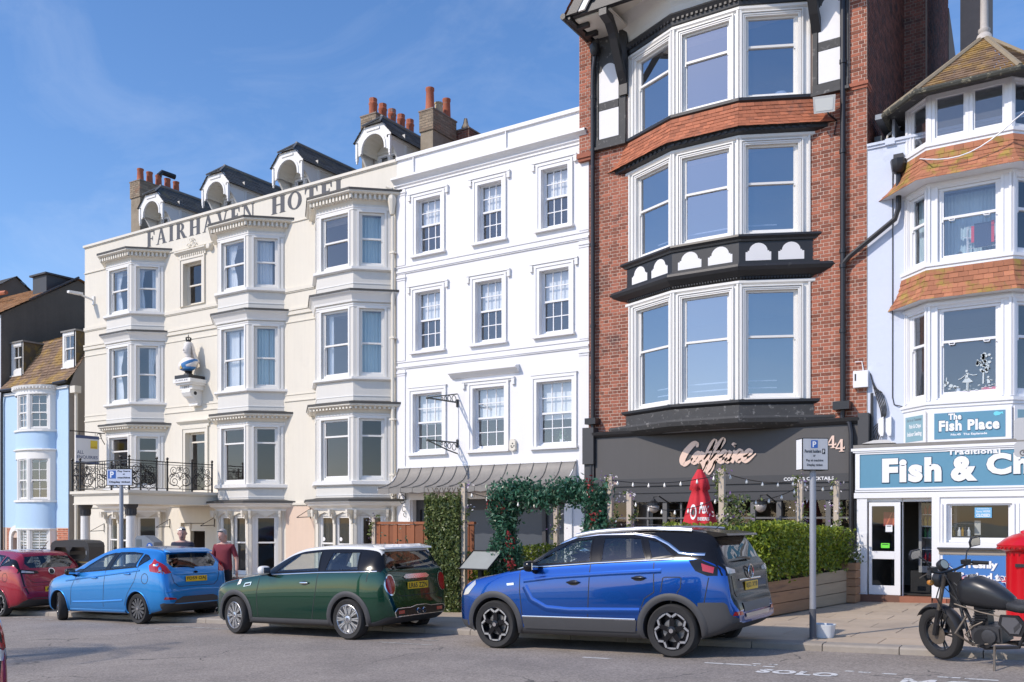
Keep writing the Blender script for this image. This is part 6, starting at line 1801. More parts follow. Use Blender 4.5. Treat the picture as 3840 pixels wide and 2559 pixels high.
strp=catmull([(-2.58,0.05,0.98,),(-2.38,0.06,0.86),(-2.2,0.06,0.72),(-1.9,0.06,0.63),(-1.6,0.06,0.66),(-1.35,0.07,0.80),(-1.15,0.09,1.0)],5); b.tube(strp,0.006,4); b.build('string', M_pvc,bg)
M_fb,M_fr=mat('flag_blue', (0.02,0.035,0.17),0.8),mat('flag_red', (0.55,0.02,0.05),0.8)
for (s,z,tx,tz) in ((-2.47,0.91,-0.09,-0.17),(-2.20,0.71,-0.03,-0.17),(-1.83,0.63,-0.01,-0.2),(-1.50,0.69,0.03,-0.2)):
 w2=0.11; A,B_,C_=(s-w2,z+0.02),(s+w2,z),(s+tx,z+tz)
 b=MB(ff); b.prism([A,B_,C_],0.065,0.067,'d'); pn=b.build('pennant', M_fb,bg)
 def lp(p,q,t): return (p[0]+(q[0]-p[0])*t,p[1]+(q[1]-p[1])*t)
 M0=lp(A,B_,.5)
 for m_,q,dd in ((M_pvc,.13,0.0672),(M_fr,.06,0.0682)):
  b=MB(ff)
  b.face([(x,dd,y) for x,y in (lp(A,B_,.5-q),lp(A,B_,.5+q),lp(C_,M0,0.02))])
  cc=lp(M0,C_,.38); l=lp(A,C_,.38); r_=lp(B_,C_,.38)
  b.face([(x,dd+.0003,y) for x,y in ((l[0],l[1]+q*.16),(r_[0],r_[1]+q*.16),(r_[0],r_[1]-q*.16),(l[0],l[1]-q*.16))])
  for P_ in (A,B_):
   e=lp(cc,P_,1.0); nx,ny=-(e[1]-cc[1]),e[0]-cc[0]; ln=math.hypot(nx,ny); nx,ny=nx/ln*q*.12,ny/ln*q*.12
   b.face([(x,dd+.0006,y) for x,y in ((cc[0]+nx,cc[1]+ny),(e[0],e[1]),(e[0],e[1]),(cc[0]-nx,cc[1]-ny))][:2]+[(cc[0]-nx,dd+.0006,cc[1]-ny)])
  b.build('flag_cross', m_,pn)
# ------------------------------------------------------------------ pale blue house and neighbours at the far left
lb=empty('blue_house', (-33.8,Y0,gz(-33.8)),label='pale blue house with stacked bow windows and lichened mansard roof', cat='house')
LX0,LX1=-36.08,-31.58
M_blue=mat('sky_blue_stucco', (0.44,0.61,0.80),0.75,var=0.03,vscale=1.5,bump=0.5,bscale=14)
M_redb=mat('orange_brick', (0.42,0.14,0.075),0.85,var=0.15,vscale=8,rnd=0.5)
bc,bw=-33.5,1.13
bow=[(bc-bw,Y0)]+[(bc-bw*cos(pi*k/10),Y0-0.62*sin(pi*k/10)) for k in range(1,10)]+[(bc+bw,Y0)]
b=MB(F0); b.wall(LX0,LX1,1.44,6.55,[(bc-bw+.15,bc+bw-.15,5.0,6.4),(bc-bw+.15,bc+bw-.15,2.45,3.9)],rev=0.25)
b.box(LX1-0.02,LX1,-6,-0.001,-1.2,6.6)
b.build('wall', M_blue,lb)
b=MB(F0); b.wall(LX0,LX1,-1.6,1.44,[(bc-bw+.1,bc+bw-.1,-0.2,1.3),(-35.25,-34.75,-1.5,1.05)],rev=0.3); b.build('lower_wall', M_mortar,lb)
n=0
for q in brick_panel(F0,LX0+.4,LX1,-0.4,1.43,holes=[(bc-bw-.1,bc+bw+.1,-2,2),(-35.4,-34.6,-2,1.43)],course=0.0755):
 bb=MB(); brick_mb(bb,q,F0); bb.build('brick', M_redb,lb); n+=1
 if n>280: break
b=MB()
def bow_wall(z0,z1,m,o=0.0,name='bow'):
 b=MB(); pth=offset_path(bow,o,Y0)
 b.loft([[(x,y,z0) for x,y in pth],[(x,y,z1) for x,y in pth]]); return b.build(name,m,lb,smooth=True)
bow_wall(3.96+.0,4.30,M_trim); bow_wall(4.30,4.98,M_blue); bow_wall(1.40,2.40,M_blue); bow_wall(6.32,6.62,M_trim); bow_wall(-0.8,-0.2,M_trim)
b=MB()
b.sweep([(0,6.66),(0.14,6.65),(0.12,6.58),(0.04,6.52),(0,6.5)],bow,Y0); b.sweep([(0,6.40),(0.03,6.39),(0.03,6.33),(0,6.32)],bow,Y0)
b.sweep([(0,5.05),(0.06,5.04),(0.06,4.97),(0,4.96)],bow,Y0); b.sweep([(0,2.46),(0.06,2.45),(0.06,2.38),(0,2.37)],bow,Y0); b.sweep([(0,4.34),(0.07,4.32),(0.07,4.28),(0,4.26)],bow,Y0); b.sweep([(0,1.42),(0.04,1.41),(0.04,1.37),(0,1.36)],bow,Y0)
b.build('bow_cornice', M_trim,lb)
b=MB();
for k in range(24):
 a=pi*(k+.5)/24; x,y=bc-(bw+.1)*cos(a),Y0-(0.62+.1)*sin(a); b.box(x-.03,x+.03,y-.02,y+.05,6.53,6.59)
tag(b.build('dentils', M_trim,lb),kind='stuff')
for z0,z1,m_ in ((5.05,6.32,5.66),(2.46,3.96,3.18),(-0.2,1.36,0.55)):
 segs=[(bow[1],bow[4]),(bow[4],bow[6]),(bow[6],bow[9])]
 for si,(p,q) in enumerate(segs):
  fr=frame2(p,q); L=math.hypot(q[0]-p[0],q[1]-p[1])
  sash(fr,0.07,L-0.07,z0+.01,z1-.01,m_,lb,M_trim,G_win,depth=0.03,bars=(2,2),fw=0.035)
  b=MB(fr); b.box(-0.02,0.068,-0.1,0.02,z0,z1); b.box(L-0.068,L+0.02,-0.1,0.02,z0,z1); b.build('mullion', M_trim,lb)
  if z0<0:
   for j in range(14):
    sl=MB(fr); z=z0+.1+j*.1; sl.box(0.12,L-0.12,-0.14,-0.10,z,z+.06); sl.build('shutter_slat', M_pvc,lb)
 e=MB();
 for p,q in ((bow[0],bow[1]),(bow[9],bow[10])): e.fr=frame2(p,q); e.box(0,math.hypot(q[0]-p[0],q[1]-p[1]),-0.06,0.0,z0,z1)
 e.build('bow_cheek', M_trim,lb)
b=MB(); b.box(LX0+.1,LX1-.1,Y0+2.5,Y0+2.6,-1,6.6)
for z0,z1 in ((1.4,2.35),(4.0,4.95),(6.45,6.6)): b.box(LX0+.1,LX1-.1,Y0+.26,Y0+2.5,z0,z1); b.prism([(x,y+.12) for x,y in bow[1:-1]],z0,z1,'z')
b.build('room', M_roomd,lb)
for z0,z1,w in ((5.08,6.3,'upper'),(2.5,3.9,'middle')):
 for (p,q),u0,u1,side in ((segs[0],0.1,0.9,'left'),(segs[1],0.1,0.4,'centre')):
  fr=frame2(p,q); L=math.hypot(q[0]-p[0],q[1]-p[1])
  curtain(fr,L*u0,L*u1,z0,z1,-0.2,M_curtw,'white curtain at the %s of the %s bow window of the blue house' % (side,w),'curtains in the blue house')
b=MB(F0)
o=[(-35.42,-1.3),(-35.42,1.1)]+[(-35.0+.42*cos(pi-pi*k/8),1.1+.42*sin(pi-pi*k/8)) for k in range(1,8)]+[(-34.58,1.1),(-34.58,-1.3)]
i_=[(-35.27,-1.3),(-35.27,1.05)]+[(-35.0+.27*cos(pi-pi*k/8),1.05+.27*sin(pi-pi*k/8)) for k in range(1,8)]+[(-34.73,1.05),(-34.73,-1.3)]
b.ringprism(o,i_,0.0,0.07); b.build('door_arch', M_trim,lb)
b=MB(F0); b.box(-35.26,-34.74,-.3,-.26,-1.3,1.3); b.build('door', M_greyd,lb)
b=MB()
ev=[(LX0,Y0-0.12,6.72),(LX1+.05,Y0-0.12,6.72),(LX0,Y0+0.25,7.15),(LX1+.05,Y0+0.25,7.15)]
slate_roof(b,*ev,4,0.2)
slate_roof(b,ev[2],ev[3],(LX0,Y0+1.25,8.75),(LX1+.05,Y0+1.25,8.75),13,0.2,thick=0.02)
slate_roof(b,(LX0,Y0+1.25,8.75),(LX1+.05,Y0+1.25,8.75),(LX0,Y0+4,9.9),(LX1+.05,Y0+4,9.9),12,0.2,thick=0.02)
tag(b.build('roof', M_tileb,lb),kind='stuff')
b=MB();
i0=[b.pt((LX1+.02,y,z)) for y,z in ((Y0,6.5),(Y0+.25,7.13),(Y0+1.25,8.72),(Y0+4,9.86),(Y0+4,-1))]; b.f.append(i0); b.m.append(0)
b.f.append([b.pt(p) for p in ((LX1+.021,Y0+.02,6.6),(LX1+.021,Y0+4,6.6),(LX1+.021,Y0+4,-1),(LX1+.021,Y0+.02,-1))]); b.m.append(0)
b.build('gable_end', mat('grey_render', (0.30,0.275,0.245),0.9,var=0.08,vscale=2,streak=0.1),lb)
b=MB(); b.tube([(LX0,Y0-.16,6.70),(bc-bw-.1,Y0-.16,6.70)],.06,6); b.tube([(bc+bw+.1,Y0-.16,6.70),(LX1+.1,Y0-.16,6.72)],.06,6); b.tube([(-35.85,Y0-.1,6.6),(-35.92,Y0-.08,6.3),(-35.92,Y0-.08,-1)],.05,7)
b.build('gutter', M_pipe,lb)
b=MB(F0); b.box(LX0+.2,bc-bw-.02,.001,.06,6.5,6.6); b.box(bc+bw+.02,LX1,.001,.06,6.5,6.6); b.build('eaves_board', M_trim,lb)
for cx,top in ((-35.65,8.62),(-32.15,8.66)):
 b=MB(); hw=.42; yf=Y0+.38
 b.box(cx-hw-.06,cx+hw+.06,yf-.05,yf+3,top,top+.06); b.build('dormer_roof', M_lead,lb)
 fr=Frame(cx,yf,0); b=MB(fr); b.wall(-hw,hw,7.2,top,[(-hw+.1,hw-.1,7.55,top-.12)],rev=.06); dw=b.build('dormer_front', M_trim,lb)
 sash(fr,-hw+.102,hw-.102,7.552,top-.122,8.05,lb,M_trim,G_win,depth=.05,bars=(2,1),fw=.03)
 b=MB(fr); b.box(-hw,-hw+.03,-2.2,-.001,7.2,top); b.box(hw-.03,hw,-2.2,-.001,7.2,top); b.build('dormer_cheek', mat('lichened_cheek', (0.12,0.095,0.06),0.9,var=.3,vscale=6,col2=(.2,.14,.05),thr=(.5,.6),c2scale=4),lb)
 b=MB(fr); b.box(-hw+.05,hw-.05,-.5,-.45,7.3,top); b.build('dormer_blind', M_curtw,lb)
 b=MB(); b.tube([(cx+hw+.02,yf-.06,top),(cx+hw+.02,yf-.06,7.2)],.025,5); b.build('dormer_pipe', M_pipe,lb)
 b=MB(fr); b.box(-hw-.03,hw+.03,-.001,.05,7.28,7.36); b.build('dormer_sill', M_trim,lb)
pw=MB(); pw.box(-31.5,-30.6,Y0+1.5,Y0+1.6,-1.2,2.0); tag(pw.build('passage_wall', M_hotel,None),'low cream wall closing the passage beside the hotel portico', 'wall')
gm=MB(F0); gm.tube([(-31.25,-.1,6.4),(-31.25,-.1,-1)],.06,8); gm.box(-31.4,-31.1,-.2,.05,6.3,6.55); tag(gm.build('downpipe', M_trimc,None),'cream downpipe with hopper in the gap beside the blue house', 'pipe')
nb=empty('gable_house', (-40,Y0,gz(-40)),label='tall grey house at the far left with a dark rendered gable end', cat='house')
GX=-36.12
b=MB(); y0g=Y0
pts=[(y0g,-1.5),(y0g,9.75),(22.4,11.74),(26.2,10.3),(26.2,-1.5)]
i0=[b.pt((GX,y,z)) for y,z in pts]; b.f.append(i0); b.m.append(0)
b.build('gable_end', mat('dark_pebbledash', (0.125,0.11,0.09),0.95,var=0.2,vscale=1.2,bump=0.8,bscale=22,streak=.2),nb)
fN=Frame(0,Y0,0); b=MB(fN)
hn=[(-38.6,-37.6,z,z+1.5) for z in (-.3,2.2,4.9,7.3)]+[(-37.05,-36.35,z,z+1.5) for z in (-.3,2.2,4.9,7.3)]
b.wall(-48,GX,-1.8,9.7,hn,rev=.12); b.build('wall', mat('pale_grey_stucco', (0.48,0.50,0.54),0.8,var=.05),nb)
for h in hn: sash(fN,h[0],h[1],h[2],h[3],(h[2]+h[3])/2,nb,M_trim,G_win,depth=.1,bars=(2,2),fw=.05)
b=MB(); b.box(-47,GX-.1,Y0+2,Y0+2.1,-1,9.5); b.build('room', M_roomd,nb)
b=MB(); slate_roof(b,(-48,Y0-.15,9.72),(GX+.12,Y0-.15,9.72),(-48,22.4,11.80),(GX+.12,22.4,11.80),16,.2,thick=.02); slate_roof(b,(-48,26.3,10.3),(GX+.12,26.3,10.3),(-48,22.4,11.80),(GX+.12,22.4,11.80),12,.2,thick=.02)
tag(b.build('roof', mat('orange_brown_tile', (.34,.18,.08),.85,var=.2,vscale=5,rnd=.3),nb),kind='stuff')
b=MB(); b.tube([(GX+.05,20.3,10.5),(GX+.05,22.4,11.86)],.05,6); b.box(GX-1.3,GX-.3,21.2,22.5,11.0,11.78); b.box(GX-1.4,GX-.2,21.1,22.6,11.78,11.85)
b.build('roof_dormer', M_greyd,nb)
fg=empty('far_house', (-43,24,gz(-43)),label='distant house with a pointed dark gable and red ridge tiles at the far left', cat='house')
b=MB(); i0=[b.pt((-42.0,y,z)) for y,z in ((21.2,9),(21.2,11.6),(23.0,12.85),(24.9,11.4),(24.9,9))]; b.f.append(i0); b.m.append(0); b.box(-46,-42.01,21.2,24.9,8,11.4); b.build('wall', mat('dim_brown_wall', (.14,.11,.085),.9,var=.2,vscale=3),fg)
b=MB(); slate_roof(b,(-47,21.1,11.55),(-41.9,21.1,11.55),(-47,23,12.9),(-41.9,23,12.9),9,.2); slate_roof(b,(-47,25,11.35),(-41.9,25,11.35),(-47,23,12.9),(-41.9,23,12.9),9,.2); tag(b.build('roof', M_slate,fg),kind='stuff')
b=MB(); b.tube([(-47,20.9,11.9),(-38.9,20.9,11.3)],.09,6); b.build('ridge_tiles', M_tile,fg)
# ------------------------------------------------------------------ vehicles
from mathutils.geometry import delaunay_2d_cdt
def paint(name,col,metal=0.35,flake=0.08,rough=0.28):
 m=mat(name,col,rough,metal=metal,var=flake*.4,vscale=2.5,coat=1.0)
 return m
M_blk=mat('gloss_black_trim', (0.010,0.010,0.012),0.16,spec=0.3)
M_clad=mat('grey_plastic_cladding', (0.05,0.05,0.053),0.6,var=0.1,vscale=5)
M_rub=mat('tyre_rubber', (0.025,0.024,0.024),0.85,var=0.25,vscale=14,bump=0.3,bscale=120)
M_chr=mat('chrome', (0.75,0.75,0.76),0.12,metal=1.0)
M_alu=mat('silver_alloy', (0.56,0.56,0.57),0.3,metal=0.85)
M_cabin=mat('cabin_black', (0.022,0.022,0.024),0.85)
M_seat=mat('seat_cloth', (0.05,0.052,0.058),0.9)
M_plate=mat('yellow_number_plate', (0.80,0.50,0.02),0.4)
M_tail=mat('red_tail_lamp', (0.42,0.006,0.012),0.12,coat=1.0)
M_clear=mat('clear_lamp', (0.55,0.53,0.53),0.15,metal=0.3,coat=1.0)
G_car=glass_mat('car_glass', (0.80,0.87,0.84),0.05)
G_priv=glass_mat('dark_car_glass', (0.22,0.23,0.23),0.05)
def pchip(K,x):
 xs=[k[0] for k in K]; ys=[k[1] for k in K]
 if x<=xs[0]: return ys[0]
 if x>=xs[-1]: return ys[-1]
 i=max(j for j in range(len(xs)-1) if xs[j]<=x)
 h=[b-a for a,b in zip(xs,xs[1:])]; d=[(b-a)/hh for a,b,hh in zip(ys,ys[1:],h)]
 def sl(j):
  if j==0: return d[0]
  if j==len(xs)-1: return d[-1]
  if d[j-1]*d[j]<=0: return 0
  w1,w2=2*h[j]+h[j-1],h[j]+2*h[j-1]
  return (w1+w2)/(w1/d[j-1]+w2/d[j])
 t=(x-xs[i])/h[i]
 return (2*t**3-3*t*t+1)*ys[i]+(t**3-2*t*t+t)*h[i]*sl(i)+(-2*t**3+3*t*t)*ys[i+1]+(t**3-t*t)*h[i]*sl(i+1)
SUB=4
def car_ring(S,x,inset=0.0,floor=None):
 zt,zb,zs,w,wt=(pchip(S[k],x) for k in ('zt', 'zb', 'zs', 'w', 'wt'))
 if inset: zt-=inset; w-=inset; wt-=inset*1.1; zb=floor
 h=max(zt-zs,0.004); a=zs-zb
 P=[(0,zb),(.74*w,zb),(.92*w,zb+.02),(.985*w,zb+.16*a),(w,zb+.46*a),(.992*w,zb+.78*a),(.958*w,zs),
         (.958*w*.52+wt*.48,zs+.5*h),(wt,zs+.86*h),(wt*.91,zs+.975*h),(wt*.5,zs+h+.008),(0,zs+h+.012)]
 return [(p.y,p.z) for p in [Vector((0,q[0],q[1])) for q in P]] if False else [(v.x,v.y) for v in catmull([Vector((q[0],q[1],0)) for q in P],SUB)]
def car_solid(S,xs,inset=0,floor=None,slot=None):
 V,F,M=[],[],[]
 rings=[]
 for x in xs:
  half=car_ring(S,x,inset,floor); n=len(half)
  ring=[(x,y,z) for y,z in half]+[(x,-y,z) for y,z in half[-2:0:-1]]
  rings.append(list(range(len(V),len(V)+len(ring)))); V+=ring
 m=len(rings[0])
 for (a,b),x0,x1 in zip(zip(rings,rings[1:]),xs,xs[1:]):
  for k in range(m):
   j=(k+1) % m
   kk=min(k,m-1-k)
   F.append([a[k],b[k],b[j],a[j]]); M.append(slot((x0+x1)/2,kk) if slot else 1)
 F+=[rings[0],rings[-1][::-1]]; M+=[slot(xs[0],4*SUB) if slot else 1,slot(xs[-1],4*SUB) if slot else 1]
 return V,F,M
def temp_obj(V,F,M,mats):
 me=bpy.data.meshes.new('tmp'); me.from_pydata(V,[],F)
 for m in mats: me.materials.append(m)
 me.polygons.foreach_set('material_index', M)
 bm=bmesh.new(); bm.from_mesh(me); bmesh.ops.recalc_face_normals(bm,faces=bm.faces); bm.to_mesh(me); bm.free()
 o=bpy.data.objects.new('tmp', me); COL.objects.link(o); return o
def make_car(name,label,S,loc,tilt=True,group='parked cars', steer=0.0):
 cat = 'car'
 root=empty(name,(loc[0],loc[1],gz(loc[0])),rot=(0,-math.atan(0.03),0),label=label,cat=cat,group=group)
 x0,x1=S['zt'][0][0],S['zt'][-1][0]
 n=90
 xs=sorted({x0+(x1-x0)*(0.5-0.5*cos(pi*(i/n)))*.5+(x1-x0)*i/n*.5 for i in range(n+1)})
 mats=[S['paint'],M_cabin,S.get('roof', S['paint']),M_clad,M_blk]
 V,F,M=car_solid(S,xs,slot=S['slot'])
 bvh=BVHTree.FromPolygons(V,F)
 body=temp_obj(V,F,M,mats)
 cut=[]
 cx=[S['cab'][0]+(S['cab'][1]-S['cab'][0])*i/24 for i in range(25)]
 cut.append(temp_obj(*car_solid(S,cx,0.05,0.42),mats))
 for poly in S['side']:
  b=MB(); b.prism(poly,-1.3,1.3,'d'); cut.append(temp_obj(b.v,b.f,[4]*len(b.f),mats))
 for poly,a,c in ((S['rearwin'],S['cab'][1]-0.35,3.5),(S['front'],-3.0,S['cab'][0]+0.75)):
  b=MB(); b.prism(poly,a,c,'s'); cut.append(temp_obj(b.v,b.f,[4]*len(b.f),mats))
 for ax in S['axles']:
  for s in (-1,1):
   b=MB(); b.lathe([(S['arch'],s*0.52),(S['arch'],s*1.2)],ax,S['wr'],28,'y'); cut.append(temp_obj(b.v,b.f,[1]*len(b.f),mats))
 for c in cut:
  md=body.modifiers.new('cut', 'BOOLEAN'); md.operation = 'DIFFERENCE'; md.object=c; md.solver = 'EXACT'
 dg=bpy.context.evaluated_depsgraph_get()
 me=bpy.data.meshes.new_from_object(body.evaluated_get(dg))
 for o in [body]+cut: bpy.data.objects.remove(o)
 me.polygons.foreach_set('use_smooth', [True]*len(me.polygons)); me.set_sharp_from_angle(angle=rad(32))
 put('body', me,root,True)
 # --- panels thrown on to the body surface
 def cast(side,a,b):
  o,d={'L': ((a,-3,b),(0,1,0)),'R': ((a,3,b),(0,-1,0)),'B': ((4,a,b),(-1,0,0)),'F': ((-4,a,b),(1,0,0)),'T': ((a,b,4),(0,0,-1))}[side]
  h=bvh.ray_cast(Vector(o),Vector(d))
  if h[0] is None:
   h=bvh.find_nearest(Vector((a,-.85 if side == 'L' else .85,b)) if side in 'LR' else (Vector((2.1,a,b)) if side == 'B' else Vector((-1.9,a,b))))
  nn=h[1]
  if nn.dot(Vector(d))>0: nn=-nn
  return h[0],nn
 def panel(nm,side,poly,m,off=0.004,step=0.07,parent=None,smooth=True):
  pts=[]
  for p,q in zip(poly,poly[1:]+poly[:1]):
   k=max(1,int(math.hypot(q[0]-p[0],q[1]-p[1])/step))
   pts+=[Vector((p[0]+(q[0]-p[0])*i/k,p[1]+(q[1]-p[1])*i/k)) for i in range(k)]
  nb=len(pts)
  xa,xb=min(p.x for p in pts),max(p.x for p in pts); ya,yb=min(p.y for p in pts),max(p.y for p in pts)
  i=xa+step
  while i<xb:
   j=ya+step
   while j<yb: pts.append(Vector((i,j))); j+=step
   i+=step
  r=delaunay_2d_cdt(pts,[],[list(range(nb))],1,1e-5)
  b=MB()
  for v in r[0]:
   h,nn=cast(side,v.x,v.y); b.v.append(tuple(h+nn*off))
  b.f=[list(f) for f in r[2]]; b.m=[0]*len(b.f)
  return b.build(nm,m,parent or root,smooth=smooth,local=True)
 def ribbon(nm,side,pts,w,m,off=0.003,closed=False,step=0.05,parent=None,dome=0.0):
  P=[Vector((p[0],p[1])) for p in pts]+([Vector(pts[0])] if closed else [])
  Q=[]
  for p,q in zip(P,P[1:]):
   k=max(1,int((q-p).length/step)); Q+=[p.lerp(q,i/k) for i in range(k)]
  Q.append(P[-1])
  b=MB(); rows=[]
  us=(-1,1) if not dome else (-1,-.5,0,.5,1)
  for i,p in enumerate(Q):
   t=Q[min(i+1,len(Q)-1)]-Q[max(i-1,0)]
   if closed and i in (0,len(Q)-1): t=Q[1]-Q[-2]
   t.normalize(); nrm=Vector((-t.y,t.x))
   row=[]
   for u in us:
    c=p+nrm*(u*w/2); h,nn=cast(side,c.x,c.y); row.append(tuple(h+nn*(off+dome*(1-u*u))))
   rows.append(row)
  b.loft(rows)
  return b.build(nm,m,parent or root,smooth=True,local=True)
 def lump(nm,c,r,m,parent=None,n=10):
  b=MB(); rows=[]
  for i in range(n+1):
   a=-pi/2+pi*i/n
   ca,sa=abs(cos(a))**.7,(abs(sin(a))**.7)*(1 if sin(a)>0 else -1)
   rows.append([(c[0]+r[0]*sa,c[1]+r[1]*ca*(abs(cos(2*pi*k/14))**.7)*(1 if cos(2*pi*k/14)>0 else -1),c[2]+r[2]*ca*(abs(sin(2*pi*k/14))**.7)*(1 if sin(2*pi*k/14)>0 else -1)) for k in range(14)])
  b.loft(rows,closed=True)
  return b.build(nm,m,parent or root,smooth=True,local=True)
 glass=S.get('glass', [G_car]*len(S['side']))
 for sd in 'LR':
  for poly,g in zip(S['side'],glass):
   w=panel('side_window', sd,poly,g,0.001)
   ribbon('window_seal', sd,poly,0.022,M_blk,0.005,True,parent=w)
  for poly in S.get('pillars', []): panel('pillar', sd,poly,M_blk,0.003)
  for pts in S['seams']: ribbon('door_seam', sd,pts,0.012,M_ktext,0.0015)
  for nm,pts,w,m,off,dome in S.get('strips', []): ribbon(nm,sd,pts,w,m,off,dome=dome)
  for nm,poly,m,off in S.get('panels', []): panel(nm,sd,poly,m,off)
  for ax in S['axles']:
   a=S['arch']+S['flare']/2
   if S['flare']: ribbon('arch_trim', sd,[(ax+a*cos(t),S['wr']+a*sin(t)) for t in [rad(-22)+rad(224)*i/26 for i in range(27)]],S['flare'],S.get('flarem', M_clad),0.004,dome=0.012)
  sg=-1 if sd == 'L' else 1
  for hx,hz in S['handles']:
   h,nn=cast(sd,hx,hz)
   panel('handle_cup', sd,[(hx+.085*cos(t),hz-.005+.035*sin(t)) for t in [2*pi*i/14 for i in range(14)]],M_blk if S.get('cup') else S['paint'],0.001,0.03)
   lump('door_handle', (h.x,h.y+sg*.022,h.z),(.095,.014,.017),S.get('handlem', S['paint']))
  mx_,mz=S['mirror']
  mr=lump('door_mirror', (mx_,sg*(S['wm']+.06),mz),(.075,.105,.075),S.get('mirrorm', M_blk))
  b=MB(); b.tube([(mx_+.02,sg*(S['wm']-.1),mz-.10),(mx_+.01,sg*(S['wm']+.0),mz-.06)],.028,6); b.build('mirror_arm', M_blk,mr,local=True)
  b=MB(); b.box(mx_+.066,mx_+.078,sg*(S['wm']+.06)-.07,sg*(S['wm']+.06)+.07,mz-.045,mz+.045); b.build('mirror_glass', M_chr,mr,local=True)
 panel('rear_window', 'B', S['rearwin'],S.get('rearglass', G_priv),0.001)
 panel('windscreen', 'F', S['front'],G_car,0.001)
 for nm,side,poly,m,off in S['extra']: panel(nm,side,poly,m,off,step=0.05)
 for nm,side,pts,w,m,off,dome in S.get('lines', []): ribbon(nm,side,pts,w,m,off,dome=dome)
 # --- number plate with its characters
 if S.get('plate'):
  txt,py,pz_,pw,ph=S['plate']
  h,nn=cast('B', py,pz_)
  px=h.x+0.012
  b=MB(); b.box(px,px+.01,py-pw/2,py+pw/2,pz_-ph/2,pz_+ph/2); pl=b.build('number_plate', M_plate,root,local=True)
  class PF:
   def __call__(self,s,d,z): return (px+.0115+d,s,z)
  V2,F2=text_verts(txt,0.02,0,1.05)
  xa,xb=min(v[0] for v in V2),max(v[0] for v in V2); ya,yb=min(v[1] for v in V2),max(v[1] for v in V2)
  b=MB()
  for v in V2: b.v.append((px+.0115,py-pw*.45+pw*.9*(v[0]-xa)/(xb-xa),pz_-ph*.36+ph*.72*(v[1]-ya)/(yb-ya)))
  b.f=F2; b.m=[0]*len(F2); b.build('plate_characters', M_ktext,pl,local=True)
 # --- wheels
 for i,ax in enumerate(S['axles']):
  for s in (-1,1):
   r_,w_=S['wr'],S['ww']
   b=MB(); b.lathe([(r_*.70,-w_*.40),(r_*.92,-w_*.5),(r_*.985,-w_*.38),(r_,-w_*.2),(r_,w_*.2),(r_*.985,w_*.38),(r_*.92,w_*.5),(r_*.70,w_*.40)],0,0,36,'y', cap=False)
   wob=b.build('wheel', M_rub,root,smooth=35,local=True)
   wob.location=(ax,s*(S['track']-w_/2),r_); wob.rotation_euler=(0,0,(pi if s>0 else 0)+(steer if i==0 else 0))
   rim_parts(S,wob,r_,w_)
 # --- seats and dash inside
 sx_=S['seat']
 for x_,s in [(sx_,-1),(sx_,1),(sx_+.78,-1),(sx_+.78,1)]:
  b=MB(); b.v=[]
  rows=[]
  for z,dx,hw in ((.40,-.05,.22),(.62,.0,.24),(.85,.08,.22),(1.0,.14,.17),(1.05,.155,.12)):
   rows.append([(x_+dx+.06*cos(t),s*.37+hw*sin(t),z) for t in [2*pi*k/12 for k in range(12)]])
  b.loft(rows,closed=True); b.box(x_-.5,x_,s*.37-.22,s*.37+.22,.38,.52)
  st=b.build('seat', M_seat,root,smooth=40,local=True)
  lump('headrest', (x_+.19,s*.37,1.16 if S['zt'][4][1]>1.0 else 1.1),(.05,.13,.09),M_seat,st)
 b=MB(); b.box(S['cab'][0]+.15,S['cab'][0]+.62,-.66,.66,.7,.93); b.build('dashboard', M_cabin,root,local=True)
 b=MB(); c=Vector((S['cab'][0]+.85,.36,.92))
 b.tube([c+Vector((-.07*sin(t),.18*cos(t),.18*sin(t)*.93)) for t in [2*pi*k/18 for k in range(18)]],.014,6,closed=True); b.build('steering_wheel', M_cabin,root,local=True)
 return root,cast,panel,ribbon,lump
